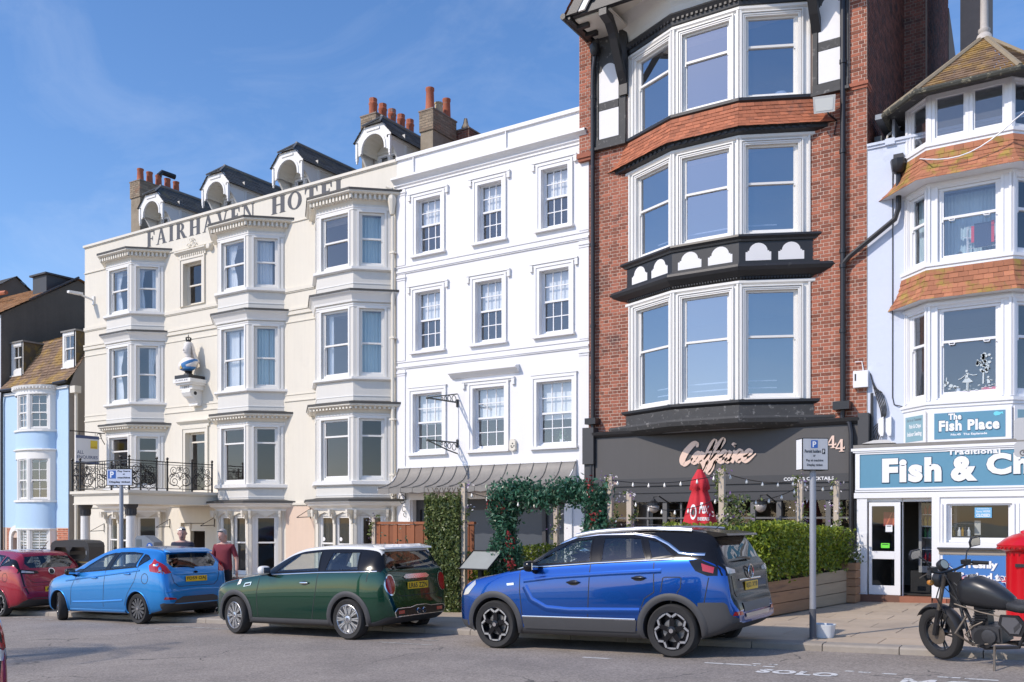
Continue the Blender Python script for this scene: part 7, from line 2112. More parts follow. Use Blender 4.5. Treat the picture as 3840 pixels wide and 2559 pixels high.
def rim_parts(S,wob,r_,w_):
 y=-w_*.42
 R1=r_*.72
 b=MB(); b.lathe([(R1,-w_*.44),(R1*.97,-w_*.46),(R1*.93,-w_*.40),(R1*.9,-w_*.05),(.03,-w_*.05)],0,0,30,'y', cap=False)
 st=S['rim']
 dark=st in ('plain', 'star')
 rim=b.build('rim', M_blk if dark else M_alu,wob,smooth=40,local=True)
 b=MB(); b.lathe([(R1*.6,-w_*.10),(R1*.6,-w_*.07),(.05,-w_*.07)],0,0,20,'y'); b.build('brake_disc', mat('brake_steel', (.3,.29,.28),.4,metal=.8),wob,local=True)
 sp=MB(); hi=MB()
 def bar(b,a0,r0,a1,r1,w0,w1,y0,dep):
  p,q=Vector((r0*cos(a0),r0*sin(a0))),Vector((r1*cos(a1),r1*sin(a1))); t=(q-p).normalized(); n=Vector((-t.y,t.x))
  pts=[p+n*w0,q+n*w1,q-n*w1,p-n*w0]
  b.prism([(v.x,v.y) for v in pts],y0,y0+dep,'d')
 if st == 'multi':
  for k in range(10):
   for e in (-.075,.075): bar(sp,2*pi*k/10+e*.6,R1*.20,2*pi*k/10+e*1.3,R1*.95,.010,.011,y,.022)
 elif st == 'star':
  for k in range(5):
   a=2*pi*k/5+.3
   bar(sp,a,R1*.15,a,R1*.74,.034,.026,y+.006,.03)
   for e in (-1,1):
    bar(sp,a,R1*.70,a+e*.36,R1*.95,.022,.03,y+.004,.03); bar(hi,a+e*.03,R1*.72,a+e*.33,R1*.96,.013,.013,y-.002,.01)
   bar(hi,a-.32,R1*.95,a-.62,R1*.72,.001,.001,y,.001) if False else None
   bar(hi,a+.33,R1*.95,a+2*pi/5-.33,R1*.95,.012,.012,y-.002,.01)
 else:
  for k in range(13):
   a=2*pi*k/13; bar(sp,a,R1*.2,a+.05,R1*.96,.013,.026,y,.02)
 sp.lathe([(R1*.24,y+.03),(R1*.24,y-.004),(R1*.1,y-.012),(.001,y-.012)],0,0,16,'y')
 sp.build('spokes', {'multi': M_alu,'star': M_blk}.get(st,mat('grey_hubcap', (.10,.10,.105),.4,metal=.3)),rim,local=True)
 if hi.v: hi.build('cut_face', M_alu,rim,local=True)
 c=MB(); c.lathe([(.03,y-.0125),(.028,y-.018),(.001,y-.018)],0,0,12,'y'); c.build('hub_cap', M_chr,rim,local=True)
def idx(k): return k*SUB
# ---- blue crossover, the nearest car
B_suv=paint('metallic_blue_paint', (0.003,0.075,0.36),0.75,rough=0.25)
def slot_suv(x,k):
 if k>=idx(6) and x>-1.05: return 2
 if k<idx(3)-1: return 3
 if x>1.64 and k<idx(4): return 3
 if x<-1.78 and k<idx(3)+1: return 3
 return 0
S_suv=dict(paint=B_suv,roof=M_blk,slot=slot_suv,
 zt=[(-2.03,.60),(-1.99,.74),(-1.90,.86),(-1.70,.955),(-1.30,1.02),(-1.02,1.075),(-.55,1.32),(-.10,1.535),(.25,1.585),(.75,1.60),(1.3,1.575),(1.74,1.50),(1.80,1.44),(1.95,1.16),(1.99,1.10),(2.02,.80),(2.07,.70),(2.10,.58)],
 zb=[(-2.03,.36),(-1.9,.26),(-1.5,.21),(1.5,.21),(1.85,.29),(2.1,.42)],
 zs=[(-2.03,.585),(-1.99,.70),(-1.90,.80),(-1.70,.90),(-1.30,.985),(-1.02,1.045),(-.7,1.085),(.24,1.145),(1.1,1.18),(1.65,1.20),(1.88,1.13),(1.99,1.04),(2.02,.76),(2.1,.56)],
 w=[(-2.03,.56),(-1.98,.68),(-1.85,.79),(-1.6,.865),(-1.2,.882),(1.3,.882),(1.7,.868),(1.92,.82),(2.02,.77),(2.1,.66)],
 wt=[(-2.03,.45),(-1.9,.62),(-1.6,.70),(-1.02,.72),(-.55,.66),(-.1,.62),(.75,.615),(1.5,.60),(1.75,.585),(1.95,.66),(2.03,.70),(2.1,.60)],
 axles=(-1.29,1.31),wr=.33,ww=.21,arch=.375,flare=.085,track=.875,rim='star', cab=(-.98,1.86),seat=.12,wm=.92,
 side=[[(-.72,1.135),(-.48,1.285),(-.15,1.44),(.16,1.475),(.20,1.18)],[(.36,1.18),(.33,1.485),(.55,1.488),(.86,1.468),(.99,1.205)],[(1.06,1.21),(.945,1.46),(1.12,1.42),(1.36,1.245)]],
 glass=[G_car,G_priv,G_priv],
 pillars=[[(.215,1.165),(.175,1.478),(.32,1.484),(.345,1.165)],[(-1.0,1.085),(-.735,1.125),(-.70,1.155),(-.92,1.10)]],
 rearwin=[(-.55,1.19),(.55,1.19),(.60,1.25),(.50,1.42),(-.50,1.42),(-.60,1.25)],front=[(-.60,1.12),(.60,1.12),(.54,1.47),(-.54,1.47)],
 seams=[[(-.86,1.07),(-.86,.80),(-.82,.36)],[(.215,1.15),(.20,.95),(.16,.34)],[(1.10,1.17),(1.10,.80),(.97,.72),(.92,.60)],[(1.22,.97),(1.245,.985),(1.44,.985),(1.46,.97),(1.45,.86),(1.40,.79)],[(1.22,.97),(1.19,.80)],[(1.80,.98),(1.74,.68)]],
 strips=[('window_chrome', [(-.98,1.115),(-.68,1.27),(-.40,1.405),(-.10,1.50),(.25,1.53),(.75,1.525),(1.05,1.475),(1.25,1.385),(1.42,1.28),(1.55,1.262),(1.74,1.255)],.030,M_chr,.006,.006),('belt_chrome', [(-.70,1.108),(.24,1.162),(1.36,1.205)],.016,M_chr,.006,.003),
   ('sill_chrome', [(-.82,.458),(.84,.458)],.022,M_chr,.016,.003),('roof_rail', [(-.05,1.588),(.7,1.60),(1.4,1.56)],.001,M_alu,.05,0),
   ('body_crease', [(-.80,.93),(-.3,.985),(.5,1.03),(1.2,1.06)],.06,B_suv,.001,.004),('lower_crease', [(-.78,.86),(-.68,.68),(-.45,.57),(-.1,.545),(.9,.56)],.09,B_suv,.001,.007)],
 panels=[('sill_moulding', [(-.82,.45),(.86,.45),(.83,.30),(-.80,.30)],M_clad,.014),('tail_lamp', [(1.64,1.06),(1.55,1.19),(1.69,1.20),(1.90,1.10),(1.90,1.0),(1.78,1.0)],M_blk,.006),('tail_lens', [(1.73,1.06),(1.71,1.15),(1.86,1.10),(1.85,1.03)],M_tail,.009),('headlamp', [(-1.82,.80),(-1.62,.93),(-1.60,.88),(-1.74,.74),(-1.86,.72)],M_clear,.006)],
 handles=[(-.03,.915),(.90,.975)],handlem=M_blk,cup=True,mirror=(-.62,1.13),
 extra=[('tail_lamp', 'B', [(-.80,1.0),(-.80,1.15),(-.42,1.09),(-.36,1.02),(-.50,.99)],M_blk,.006),('tail_lamp', 'B', [(.80,1.0),(.80,1.15),(.42,1.09),(.36,1.02),(.50,.99)],M_blk,.006),('lamp_lens', 'B', [(-.74,1.02),(-.74,1.10),(-.50,1.06),(-.50,1.02)],M_clear,.009),('lamp_lens', 'B', [(.74,1.02),(.74,1.10),(.50,1.06),(.50,1.02)],M_clear,.009),
           ('tailgate', 'B', [(-.60,.74),(-.66,1.15),(.66,1.15),(.60,.74)],M_blk,.004),('reflector', 'B', [(-.74,.52),(-.52,.52),(-.55,.565),(-.72,.565)],M_tail,.006),('reflector', 'B', [(.74,.52),(.52,.52),(.55,.565),(.72,.565)],M_tail,.006),('skid_plate', 'B', [(-.42,.48),(.42,.48),(.46,.53),(-.46,.53)],M_alu,.012),('bumper_inset', 'B', [(-.48,.55),(.48,.55),(.50,.66),(-.50,.66)],M_greym,.010)],
 lines=[('roof_rail', 'T', [(-.1,-.60),(.7,-.595),(1.5,-.565)],.035,M_alu,.02,.025),('roof_rail', 'T', [(-.1,.60),(.7,.595),(1.5,.565)],.035,M_alu,.02,.025),('tailgate_chrome', 'B', [(-.40,.93),(.40,.93)],.02,M_chr,.012,.004),('bonnet_seam', 'T', [(-1.8,-.6),(-1.05,-.7)],.008,M_ktext,.002,0)],
 plate=('BJ22 XYB', 0,.85,.46,.105))
suv,cast,panel,ribbon,lump=make_car('parked_car', 'metallic blue crossover with black roof and diamond-cut wheels, nearest in the parked row', S_suv,(-5.77,11.33))
b=MB(); b.prism([(1.66,1.545),(1.93,1.50),(1.95,1.475),(1.74,1.46)],-.56,.56,'d'); b.build('spoiler', M_blk,suv,smooth=30,local=True)
b=MB(); b.tube([(1.55,.1,1.56),(1.75,.1,1.72)],.006,5); b.build('aerial', M_pipe,suv,local=True)
b=MB(); b.tube([(1.98,.1,1.18),(2.0,-.1,1.20),(2.0,-.42,1.205)],[.022,.018,.008],6); b.build('rear_wiper', M_pipe,suv,local=True)
b=MB(); b.tube([Vector((2.03,.085*cos(t),1.02+.085*sin(t))) for t in [2*pi*k/20 for k in range(20)]],.009,5,closed=True); b.tube([(2.03,-.055,1.05),(2.03,.0,1.035),(2.03,.01,1.0),(2.03,.06,.985)],.009,5); b.build('badge', M_chr,suv,local=True)
panel('wing_badge', 'L', [(-1.06,.865),(-.95,.875),(-.955,.905),(-1.07,.895)],M_chr,.006)
# ---- green hatchback with a white roof
B_mini=paint('racing_green_paint', (0.003,0.05,0.027),0.65,rough=0.24)
M_wroof=mat('white_roof_paint', (0.72,0.71,0.69),0.3,coat=0.8)
def slot_mini(x,k):
 if x>-.62 and k>=idx(8) and x<1.83: return 2
 if x>-.62 and k>=idx(6) and x<1.93: return 4
 if k<idx(2)+2: return 3
 return 0
S_mini=dict(paint=B_mini,roof=M_wroof,slot=slot_mini,
 zt=[(-1.95,.52),(-1.93,.66),(-1.86,.79),(-1.70,.885),(-1.3,.955),(-.72,1.02),(-.45,1.14),(.0,1.375),(.25,1.43),(.8,1.46),(1.4,1.445),(1.72,1.41),(1.80,1.37),(1.93,1.09),(1.98,1.03),(2.02,.80),(2.06,.58),(2.08,.5)],
 zb=[(-1.95,.32),(-1.8,.22),(-1.4,.185),(1.5,.185),(1.8,.22),(2.08,.34)],
 zs=[(-1.95,.50),(-1.93,.62),(-1.86,.72),(-1.70,.81),(-1.3,.89),(-.72,.965),(-.2,1.005),(.63,1.03),(1.5,1.05),(1.85,1.045),(1.98,1.0),(2.02,.77),(2.08,.49)],
 w=[(-1.95,.52),(-1.90,.66),(-1.75,.78),(-1.45,.855),(-1.1,.862),(1.3,.868),(1.6,.855),(1.85,.80),(2.0,.73),(2.08,.62)],
 wt=[(-1.95,.40),(-1.8,.55),(-1.4,.64),(-.72,.70),(-.45,.70),(.0,.62),(.8,.615),(1.6,.60),(1.8,.60),(1.95,.66),(2.05,.62),(2.08,.55)],
 axles=(-1.25,1.32),wr=.317,ww=.20,arch=.352,flare=.085,track=.865,rim='multi', cab=(-.62,1.85),seat=.42,wm=.90,
 side=[[(-.28,1.045),(.07,1.325),(.62,1.365),(.70,1.06)],[(.83,1.065),(.87,1.345),(1.44,1.345),(1.52,1.075)]],glass=[G_car,G_car],
 rearwin=[(-.56,1.07),(.56,1.07),(.60,1.12),(.53,1.345),(-.53,1.345),(-.60,1.12)],front=[(-.60,1.06),(.60,1.06),(.55,1.36),(-.55,1.36)],
 seams=[[(-.64,.95),(-.70,.70),(-.68,.30)],[(.70,1.03),(.66,.75),(.56,.30)],[(1.72,1.02),(1.70,.9)]],
 strips=[('belt_chrome', [(-.42,1.0),(.63,1.035),(1.86,1.05)],.018,M_chr,.006,.004),('sill', [(-.86,.24),(.92,.24)],.12,M_clad,.006,.012)],
 panels=[('side_scuttle', [(-1.02,.80),(-.84,.83),(-.82,.885),(-.98,.865)],M_chr,.008),('scuttle_vent', [(-.99,.815),(-.86,.835),(-.85,.865),(-.97,.85)],M_ktext,.011)],
 handles=[(.42,.875)],handlem=M_chr,cup=True,mirror=(-.40,1.08),mirrorm=mat('white_mirror', (.75,.74,.72),.25,coat=.6),
 extra=[('badge', 'B', [(-.32,.945),(-.25,.985),(.25,.985),(.32,.945),(.27,.915),(-.27,.915)],M_chr,.014),('bumper_panel', 'B', [(-.56,.36),(.56,.36),(.60,.42),(.56,.47),(-.56,.47),(-.60,.42)],M_blk,.006)]+[(nm,'B', [(s*(.635+rx*cos(t)),.84+rz*sin(t)) for t in [2*pi*k/20 for k in range(20)]],m,o) for s in (-1,1) for nm,rx,rz,m,o in (('lamp_bezel', .105,.165,M_chr,.006),('tail_lamp', .085,.142,M_tail,.012))]+[('reflector', 'B', [(s*.40,.39),(s*.54,.39),(s*.54,.44),(s*.40,.44)],M_tail,.01) for s in (-1,1)],
 lines=[('bumper_chrome', 'B', [(-.58,.35),(-.62,.42),(-.57,.475),(-.25,.475),(-.12,.50),(.12,.50),(.25,.475),(.57,.475),(.62,.42),(.58,.35),(-.58,.35)],.012,M_chr,.012,.003),('tailgate_seam', 'B', [(-.60,1.02),(-.52,.70),(-.42,.655),(.42,.655),(.52,.70),(.60,1.02)],.009,M_ktext,.003,0),('bonnet_seam', 'L', [(-1.75,.74),(-1.4,.86),(-.9,.93)],.008,M_ktext,.002,0)],
 plate=('LR65 ZZN', 0,.81,.50,.112))
mini,cast,panel,ribbon,lump=make_car('parked_car', 'dark green hatchback with white roof and silver multi-spoke wheels, second in the parked row', S_mini,(-11.15,11.37),steer=rad(-10))
for s in (-.07,.07):
 b=MB(); b.lathe([(.03,1.98),(.045,1.98),(.047,2.10),(.038,2.105),(.036,2.0)],s,.41,14,'x'); b.build('exhaust_tip', M_chr,mini,smooth=40,local=True)
b=MB(); b.prism([(1.62,1.455),(1.86,1.41),(1.88,1.385),(1.7,1.38)],-.58,.58,'d'); b.build('spoiler', M_wroof,mini,smooth=30,local=True)
b=MB(); b.tube([(1.95,.0,1.09),(1.965,-.2,1.105),(1.955,-.40,1.10)],[.02,.016,.008],6); b.build('rear_wiper', M_pipe,mini,local=True)
panel('bonnet_badge', 'L', [(-1.18,.83),(-1.10,.85),(-1.08,.92),(-1.14,.92)],M_wtext,.006)
# ---- light blue hatchback
B_fie=paint('bright_blue_paint', (0.016,0.25,0.66),0.6,rough=0.3)
def slot_fie(x,k):
 if k<idx(2): return 3
 if x>2.0 and k<idx(3): return 3
 return 0
S_fie=dict(paint=B_fie,slot=slot_fie,
 zt=[(-2.02,.50),(-2.0,.66),(-1.92,.78),(-1.75,.88),(-1.35,.99),(-.92,1.075),(-.45,1.26),(.12,1.455),(.4,1.50),(.9,1.51),(1.5,1.475),(1.82,1.42),(1.88,1.36),(2.07,1.03),(2.10,.97),(2.12,.74),(2.15,.62),(2.17,.52)],
 zb=[(-2.02,.30),(-1.8,.22),(-1.4,.19),(1.6,.19),(1.95,.24),(2.17,.38)],
 zs=[(-2.02,.48),(-2.0,.60),(-1.92,.70),(-1.75,.79),(-1.35,.90),(-.92,.965),(-.45,1.0),(.39,1.06),(1.5,1.145),(1.86,1.15),(2.07,.98),(2.12,.70),(2.17,.50)],
 w=[(-2.02,.50),(-1.96,.64),(-1.80,.76),(-1.5,.84),(-1.1,.858),(1.4,.862),(1.75,.85),(1.95,.80),(2.09,.74),(2.17,.62)],
 wt=[(-2.02,.40),(-1.85,.56),(-1.4,.66),(-.92,.70),(-.45,.66),(.12,.60),(.9,.595),(1.6,.57),(1.85,.56),(2.07,.66),(2.17,.55)],
 axles=(-1.30,1.40),wr=.30,ww=.185,arch=.338,flare=.026,flarem=B_fie,track=.845,rim='plain', cab=(-.86,1.98),seat=.35,wm=.90,
 side=[[(-.52,1.02),(-.30,1.16),(.10,1.345),(.48,1.395),(.36,1.065)],[(.50,1.075),(.60,1.40),(1.05,1.40),(1.36,1.37),(1.36,1.12)],[(1.44,1.13),(1.44,1.355),(1.56,1.33),(1.69,1.265)]],
 glass=[G_car,G_car,G_car],pillars=[[(.375,1.06),(.495,1.398),(.585,1.402),(.485,1.07)],[(-.80,1.01),(-.54,1.02),(-.40,1.09),(-.62,1.08)]],
 rearwin=[(-.48,1.09),(.48,1.09),(.58,1.19),(.52,1.345),(.0,1.365),(-.52,1.345),(-.58,1.19)],front=[(-.60,1.10),(.60,1.10),(.53,1.41),(-.53,1.41)],
 seams=[[(-.62,.965),(-.80,.70),(-.84,.34)],[(.38,1.05),(.34,.75),(.30,.32)],[(1.46,1.13),(1.34,.84),(1.12,.60),(1.0,.36)]]+[[(1.66+.095*cos(t),.89+.10*sin(t)) for t in [2*pi*k/16 for k in range(17)]]],
 strips=[('shoulder_crease', [(-1.0,.84),(-.3,.90),(.6,.975),(1.5,1.05)],.035,B_fie,.001,.010),('sill_crease', [(-.75,.40),(.2,.42),(.95,.46)],.05,B_fie,.001,.008),('sill', [(-.88,.235),(1.0,.235)],.07,B_fie,.004,.014),('beltline', [(-.54,1.015),(.38,1.06),(1.42,1.118)],.02,M_blk,.004,.003)],
 panels=[('tail_lamp', [(1.80,1.03),(1.76,1.14),(1.80,1.27),(1.93,1.19),(2.1,1.02),(2.08,.98)],M_tail,.006),('tail_lens', [(1.96,1.0),(2.0,1.06),(2.10,1.01),(2.08,.975)],M_clear,.009),('headlamp', [(-1.86,.72),(-1.45,.93),(-1.50,.86),(-1.80,.66)],M_clear,.006)],
 handles=[(.02,.905),(1.12,.985)],mirror=(-.66,1.03),
 extra=[('tail_lamp', 'B', [(s*.74,.97),(s*.72,1.22),(s*.62,1.12),(s*.56,.99)],M_tail,.006) for s in (-1,1)]+[('reflector', 'B', [(s*.50,.47),(s*.74,.48),(s*.72,.53),(s*.52,.50)],M_tail,.006) for s in (-1,1)]+[('bumper_lower', 'B', [(-.60,.36),(.60,.36),(.52,.46),(.36,.525),(-.36,.525),(-.52,.46)],M_clad,.007),('brake_lamp', 'B', [(-.16,1.385),(.16,1.385),(.16,1.405),(-.16,1.405)],M_tail,.006),('badge', 'B', [(.05*cos(t),.985+.022*sin(t)) for t in [2*pi*k/12 for k in range(12)]],M_blk,.01)],
 lines=[('tailgate_seam', 'B', [(-.60,1.06),(-.52,.80),(-.42,.72),(.42,.72),(.52,.80),(.60,1.06)],.010,M_ktext,.003,0),('tailgate_crease', 'B', [(-.50,.955),(.50,.955)],.03,B_fie,.002,.012),('bumper_crease', 'B', [(-.7,.62),(0,.66),(.7,.62)],.03,B_fie,.001,.01)],
 plate=('FD59 OAJ', 0,.86,.50,.11))
fie,cast,panel,ribbon,lump=make_car('parked_car', 'bright light blue five-door hatchback with dark hubcaps, third in the parked row', S_fie,(-17.34,11.96),steer=rad(-26))
b=MB(); b.prism([(1.78,1.465),(1.98,1.405),(2.0,1.385),(1.8,1.40)],-.5,.5,'d'); b.build('spoiler', B_fie,fie,smooth=30,local=True)
b=MB(); b.tube([(2.05,.0,1.08),(2.05,-.2,1.12),(2.04,-.42,1.13)],[.022,.016,.008],6); b.build('rear_wiper', M_pipe,fie,local=True)
# ---- red hatchbacks: the far one and the tail of one close to the camera
B_red=paint('deep_red_paint', (0.34,0.008,0.03),0.35,rough=0.24)
S_red=dict(S_fie); S_red.update(paint=B_red,flarem=B_red,rim='star', rearglass=G_priv,
 slot=lambda x,k: 3 if k<idx(2) else (4 if (x>-.4 and k>=idx(6) and k<idx(7) and x>1.5) else 0),
 strips=[(a,p,w,B_red if m is B_fie else m,o,d) for a,p,w,m,o,d in S_fie['strips']],
 panels=[('tail_lamp', [(1.80,1.0),(1.84,1.09),(2.10,1.06),(2.08,.98)],M_tail,.006),S_fie['panels'][2]],
 extra=[('tail_lamp', 'B', [(s*.76,.98),(s*.74,1.07),(s*.34,1.02),(s*.30,.965),(s*.5,.95)],M_blk,.006) for s in (-1,1)]+[('lamp_lens', 'B', [(s*.70,.99),(s*.68,1.04),(s*.42,1.0),(s*.42,.975)],M_clear,.009) for s in (-1,1)]+[('bumper_lower', 'B', [(-.6,.36),(.6,.36),(.5,.42),(-.5,.42)],M_clad,.007),('badge', 'B', [(.075*cos(t),1.0+.075*sin(t)) for t in [2*pi*k/16 for k in range(16)]],M_chr,.01),('badge_field', 'B', [(.055*cos(t),1.0+.055*sin(t)) for t in [2*pi*k/16 for k in range(16)]],M_ktext,.013)],
 lines=[('tailgate_seam', 'B', [(-.60,.92),(-.5,.80),(-.42,.76),(.42,.76),(.5,.80),(.60,.92)],.010,M_ktext,.003,0),('bumper_crease', 'B', [(-.7,.66),(0,.70),(.7,.66)],.03,B_red,.001,.01)],plate=('AK21 XLM', .05,.60,.50,.11))
far,*_=make_car('parked_car', 'deep red hatchback at the left end of the parked row behind the light blue car', S_red,(-22.55,12.05))
b=MB(); b.tube([(1.5,.1,1.47),(1.8,.1,1.70)],.007,5); b.build('aerial', M_pipe,far,local=True)
S_red2=dict(S_red); S_red2.update(extra=[('tail_lamp', 'B', [(s*.76,.93),(s*.72,1.17),(s*.60,1.10),(s*.54,.96)],M_tail,.006) for s in (-1,1)]+[('lamp_lens', 'B', [(s*.76,.86),(s*.75,.925),(s*.56,.945),(s*.58,.87)],M_clear,.006) for s in (-1,1)],panels=[('tail_lamp', [(1.86,.94),(1.80,1.14),(1.95,1.16),(2.12,.97),(2.1,.94)],M_tail,.006),('lamp_lens', [(1.9,.86),(1.86,.93),(2.12,.93),(2.12,.86)],M_clear,.006)],plate=('HJ14 KPA', 0,.82,.5,.11))
make_car('passing_car', 'rear corner of a red car close to the camera at the bottom left', S_red2,(-7.62,2.25),group='cars on the road')
# ------------------------------------------------------------------ street furniture and planting
def leaf_mat(name,c1,c2,gloss=0.35):
 if name in MATS: return MATS[name]
 m=bpy.data.materials.new(name); ns,ls=nodes_of(m); p=ns['Principled BSDF']
 g=ns.new('ShaderNodeNewGeometry'); mx_=ns.new('ShaderNodeMix'); mx_.data_type = 'RGBA'
 mx_.inputs[6].default_value=(*c1,1); mx_.inputs[7].default_value=(*c2,1)
 ls.new(g.outputs['Random Per Island'],mx_.inputs[0]); ls.new(mx_.outputs[2],p.inputs['Base Color'])
 p.inputs['Roughness'].default_value=gloss
 t=ns.new('ShaderNodeBsdfTranslucent'); ls.new(mx_.outputs[2],t.inputs[0])
 ms=ns.new('ShaderNodeMixShader'); ms.inputs[0].default_value=0.3
 ls.new(p.outputs[0],ms.inputs[1]); ls.new(t.outputs[0],ms.inputs[2]); ls.new(ms.outputs[0],ns['Material Output'].inputs['Surface'])
 MATS[name]=m; return m
L_hedge=leaf_mat('bright_hedge_leaf', (0.07,0.13,0.015),(0.36,0.42,0.045))
L_ivy=leaf_mat('dark_ivy_leaf', (0.03,0.065,0.02),(0.24,0.28,0.09))
L_fake=leaf_mat('blue_green_leaf', (0.012,0.055,0.03),(0.09,0.25,0.15))
L_fakel=leaf_mat('pale_eucalyptus_leaf', (0.05,0.12,0.08),(0.16,0.24,0.15))
L_vine=leaf_mat('vine_leaf', (0.06,0.10,0.02),(0.22,0.26,0.07))
M_fred=mat('red_flower', (0.26,0.02,0.022),0.6,rnd=0.5)
M_fwhite=mat('white_flower', (0.75,0.70,0.70),0.7,rnd=0.2)
M_fpurp=mat('purple_flower', (0.22,0.11,0.30),0.7,rnd=0.4)
M_twig=mat('brown_twig', (0.09,0.06,0.035),0.9)
def leaf(b,p,s,up=0.4):
 d=Vector((R.gauss(0,1),R.gauss(0,1),R.gauss(0,1)*.8+up)).normalized(); o=d.orthogonal().normalized()
 a=R.uniform(0,6.28); o=(Matrix.Rotation(a,3,d) @ o); q=d.cross(o)
 s*=R.uniform(.7,1.3); p=Vector(p); i=len(b.v)
 b.v+=[tuple(p-o*s),tuple(p+q*s*.5+d*s*.12),tuple(p+o*s),tuple(p-q*s*.5+d*s*.12)]
 b.f.append([i,i+1,i+2,i+3]); b.m.append(b.mi)
def foliage(name,sampler,n,s,m,root,up=.4):
 b=MB()
 for _ in range(n): leaf(b,sampler(),s,up)
 return tag(b.build(name,m,root),kind='stuff')
def lump3(p): return sin(p[0]*3.1+1)*sin(p[1]*2.7)*.5+sin(p[0]*7.3+p[1]*5)*.3+sin(p[2]*5.1+p[0]*4)*.3
M_plank=mat('planter_timber', (0.33,0.185,0.10),0.8,var=0.2,vscale=2,rnd=0.25,bump=.3,bscale=30,stretch=(1,1,9),col2=(0.20,0.12,0.08),thr=(.55,.7),c2scale=1.2)
M_plankg=mat('grey_planter_timber', (0.37,0.29,0.20),0.8,var=0.2,vscale=2,rnd=0.25,bump=.3,bscale=30,stretch=(1,1,9))
M_soil=mat('soil', (0.03,0.022,0.015),0.95)
def planter(p,q,z0a,z0b,z1a,z1b,m,rows,label,dep=0.5):
 L=math.hypot(q[0]-p[0],q[1]-p[1]); fr=frame2(p,q)
 root=empty('planter', ((p[0]+q[0])/2,(p[1]+q[1])/2,(z0a+z0b)/2),label=label,cat='planter', group='timber planters round the cafe terrace')
 for r in range(rows):
  for face in range(4):
   b=MB(fr); g=.006
   def zz(u,v): return (z0a+(z1a-z0a)*v)*(1-u)+(z0b+(z1b-z0b)*v)*u
   v0,v1=r/rows,(r+1)/rows
   j=R.uniform(-.004,.004)
   if face==0: c=[(0,0+j),(L,0+j),(L,-.025),(0,-.025)]
   elif face==1: c=[(0,-dep),(L,-dep),(L,-dep+.025),(0,-dep+.025)]
   elif face==2: c=[(0,-.026),(.025,-.026),(.025,-dep+.026),(0,-dep+.026)]
   else: c=[(L-.025,-.026),(L,-.026),(L,-dep+.026),(L-.025,-dep+.026)]
   lo=[b.pt((s,d,zz(s/L,v0)+g)) for s,d in c]; hi=[b.pt((s,d,zz(s/L,v1)-g)) for s,d in c]
   b.f+=[lo[::-1],hi]+[[lo[k],lo[(k+1) % 4],hi[(k+1) % 4],hi[k]] for k in range(4)]; b.m+=[0]*6
   b.build('plank', m,root)
 b=MB(fr); b.face([(0.02,-.02,z1a-.05),(L-.02,-.02,z1b-.05),(L-.02,-dep+.02,z1b-.05),(.02,-dep+.02,z1a-.05)]); b.build('soil', M_soil,root)
 return root,fr,L
def hedge(fr,L,z0,z1,dep,n,label,lean=0):
 root=empty('hedge', fr(L/2,-dep/2,z0),label=label,cat='hedge', group='hedges round the cafe terrace')
 def samp():
  while True:
   s,d,t=R.uniform(-.08,L+.08),R.uniform(-dep-.06,.10),R.random()**.8
   z=z0+(z1-z0)*t; p=fr(s,d,z)
   sh_=lump3(p)
   edge=min(s+.1,L+.1-s,(d+dep+.08),.12-d,z1+.10-z)
   if edge<.06*(1+sh_) : continue
   if t>.93+.07*sh_+.05*R.random(): continue
   if edge>.22 and R.random()<.72: continue
   if t<.12 and R.random()<.6: continue
   return p
 foliage('leaves', samp,n,.036,L_hedge,root)
 b=MB()
 for i in range(int(L*9)):
  s,d=R.uniform(0.05,L-.05),R.uniform(-dep+.08,-.06); x,y,_=fr(s,d,0)
  b.tube([(x,y,z0-.05),(x+R.gauss(0,.04),y+R.gauss(0,.04),z0+(z1-z0)*.5),(x+R.gauss(0,.09),y+R.gauss(0,.09),z1-.08)],[.012,.009,.004],4)
 tag(b.build('stems', M_twig,root),kind='stuff')
 return root
r_,f1,L1_=planter((-4.60,14.60),(-4.33,16.32),.13,.14,.69,.72,M_plank,3,'reddish three-plank planter between the parked blue car and the sign pole')
r_,f2,L2_=planter((-4.325,16.34),(-4.04,17.72),.14,.16,.74,.79,M_plankg,3,'greyish three-plank planter just right of the sign pole')
r_,f3,L3_=planter((-4.18,17.62),(-3.90,17.62),.165,.165,.905,.905,M_plank,5,'tall narrow five-plank planter against the fish shop corner', dep=.4)
r_,f4,L4_=planter((-6.4,14.58),(-4.64,14.58),.06,.12,.62,.68,M_plank,3,'timber planter along the pavement hidden mostly behind the parked blue car')
hedge(f1,L1_,.66,1.68,.5,6500,'bright green hedge rising behind the blue crossover beside the sign pole')
hedge(f2,L2_,.72,1.60,.5,5200,'bright green hedge right of the sign pole in the greyish planter')
hedge(f4,L4_,.62,1.66,.5,6000,'bright green hedge directly behind the tailgate of the blue crossover')
fp=empty('flower_bush', (-4.04,17.8,.9),label='small twiggy bush with white flowers in the tall planter by the fish shop', cat='bush')
def s3(): return (R.gauss(-4.04,.09),R.gauss(17.8,.1),.9+abs(R.gauss(.12,.12)))
foliage('leaves', s3,420,.03,L_ivy,fp); foliage('flowers', s3,60,.022,M_fwhite,fp)
M_post=mat('pale_timber_post', (0.50,0.42,0.33),0.85,var=.12,vscale=3)
posts=[(-5.45,14.9,2.56,'tall pale post with climbing flowers right of the red parasol'),(-4.62,16.6,2.44,'pale post with pink flowers rising from the hedge behind the sign pole'),(-4.27,17.75,2.42,'pale post with white flowers at the right end of the hedge'),
         (-7.02,14.62,2.15,'short pale post with a sprig of flowers left of the red parasol'),(-7.40,14.62,2.46,'pale post at the right side of the leafy arch'),(-9.6,16.5,2.3,'pale inner post seen through the leafy arch'),(-10.36,14.30,2.40,'pale post wound with flowers at the right edge of the ivy screen'),(-13.42,15.2,1.75,'pale post wound with pink flowers at the left end of the wooden fence')]
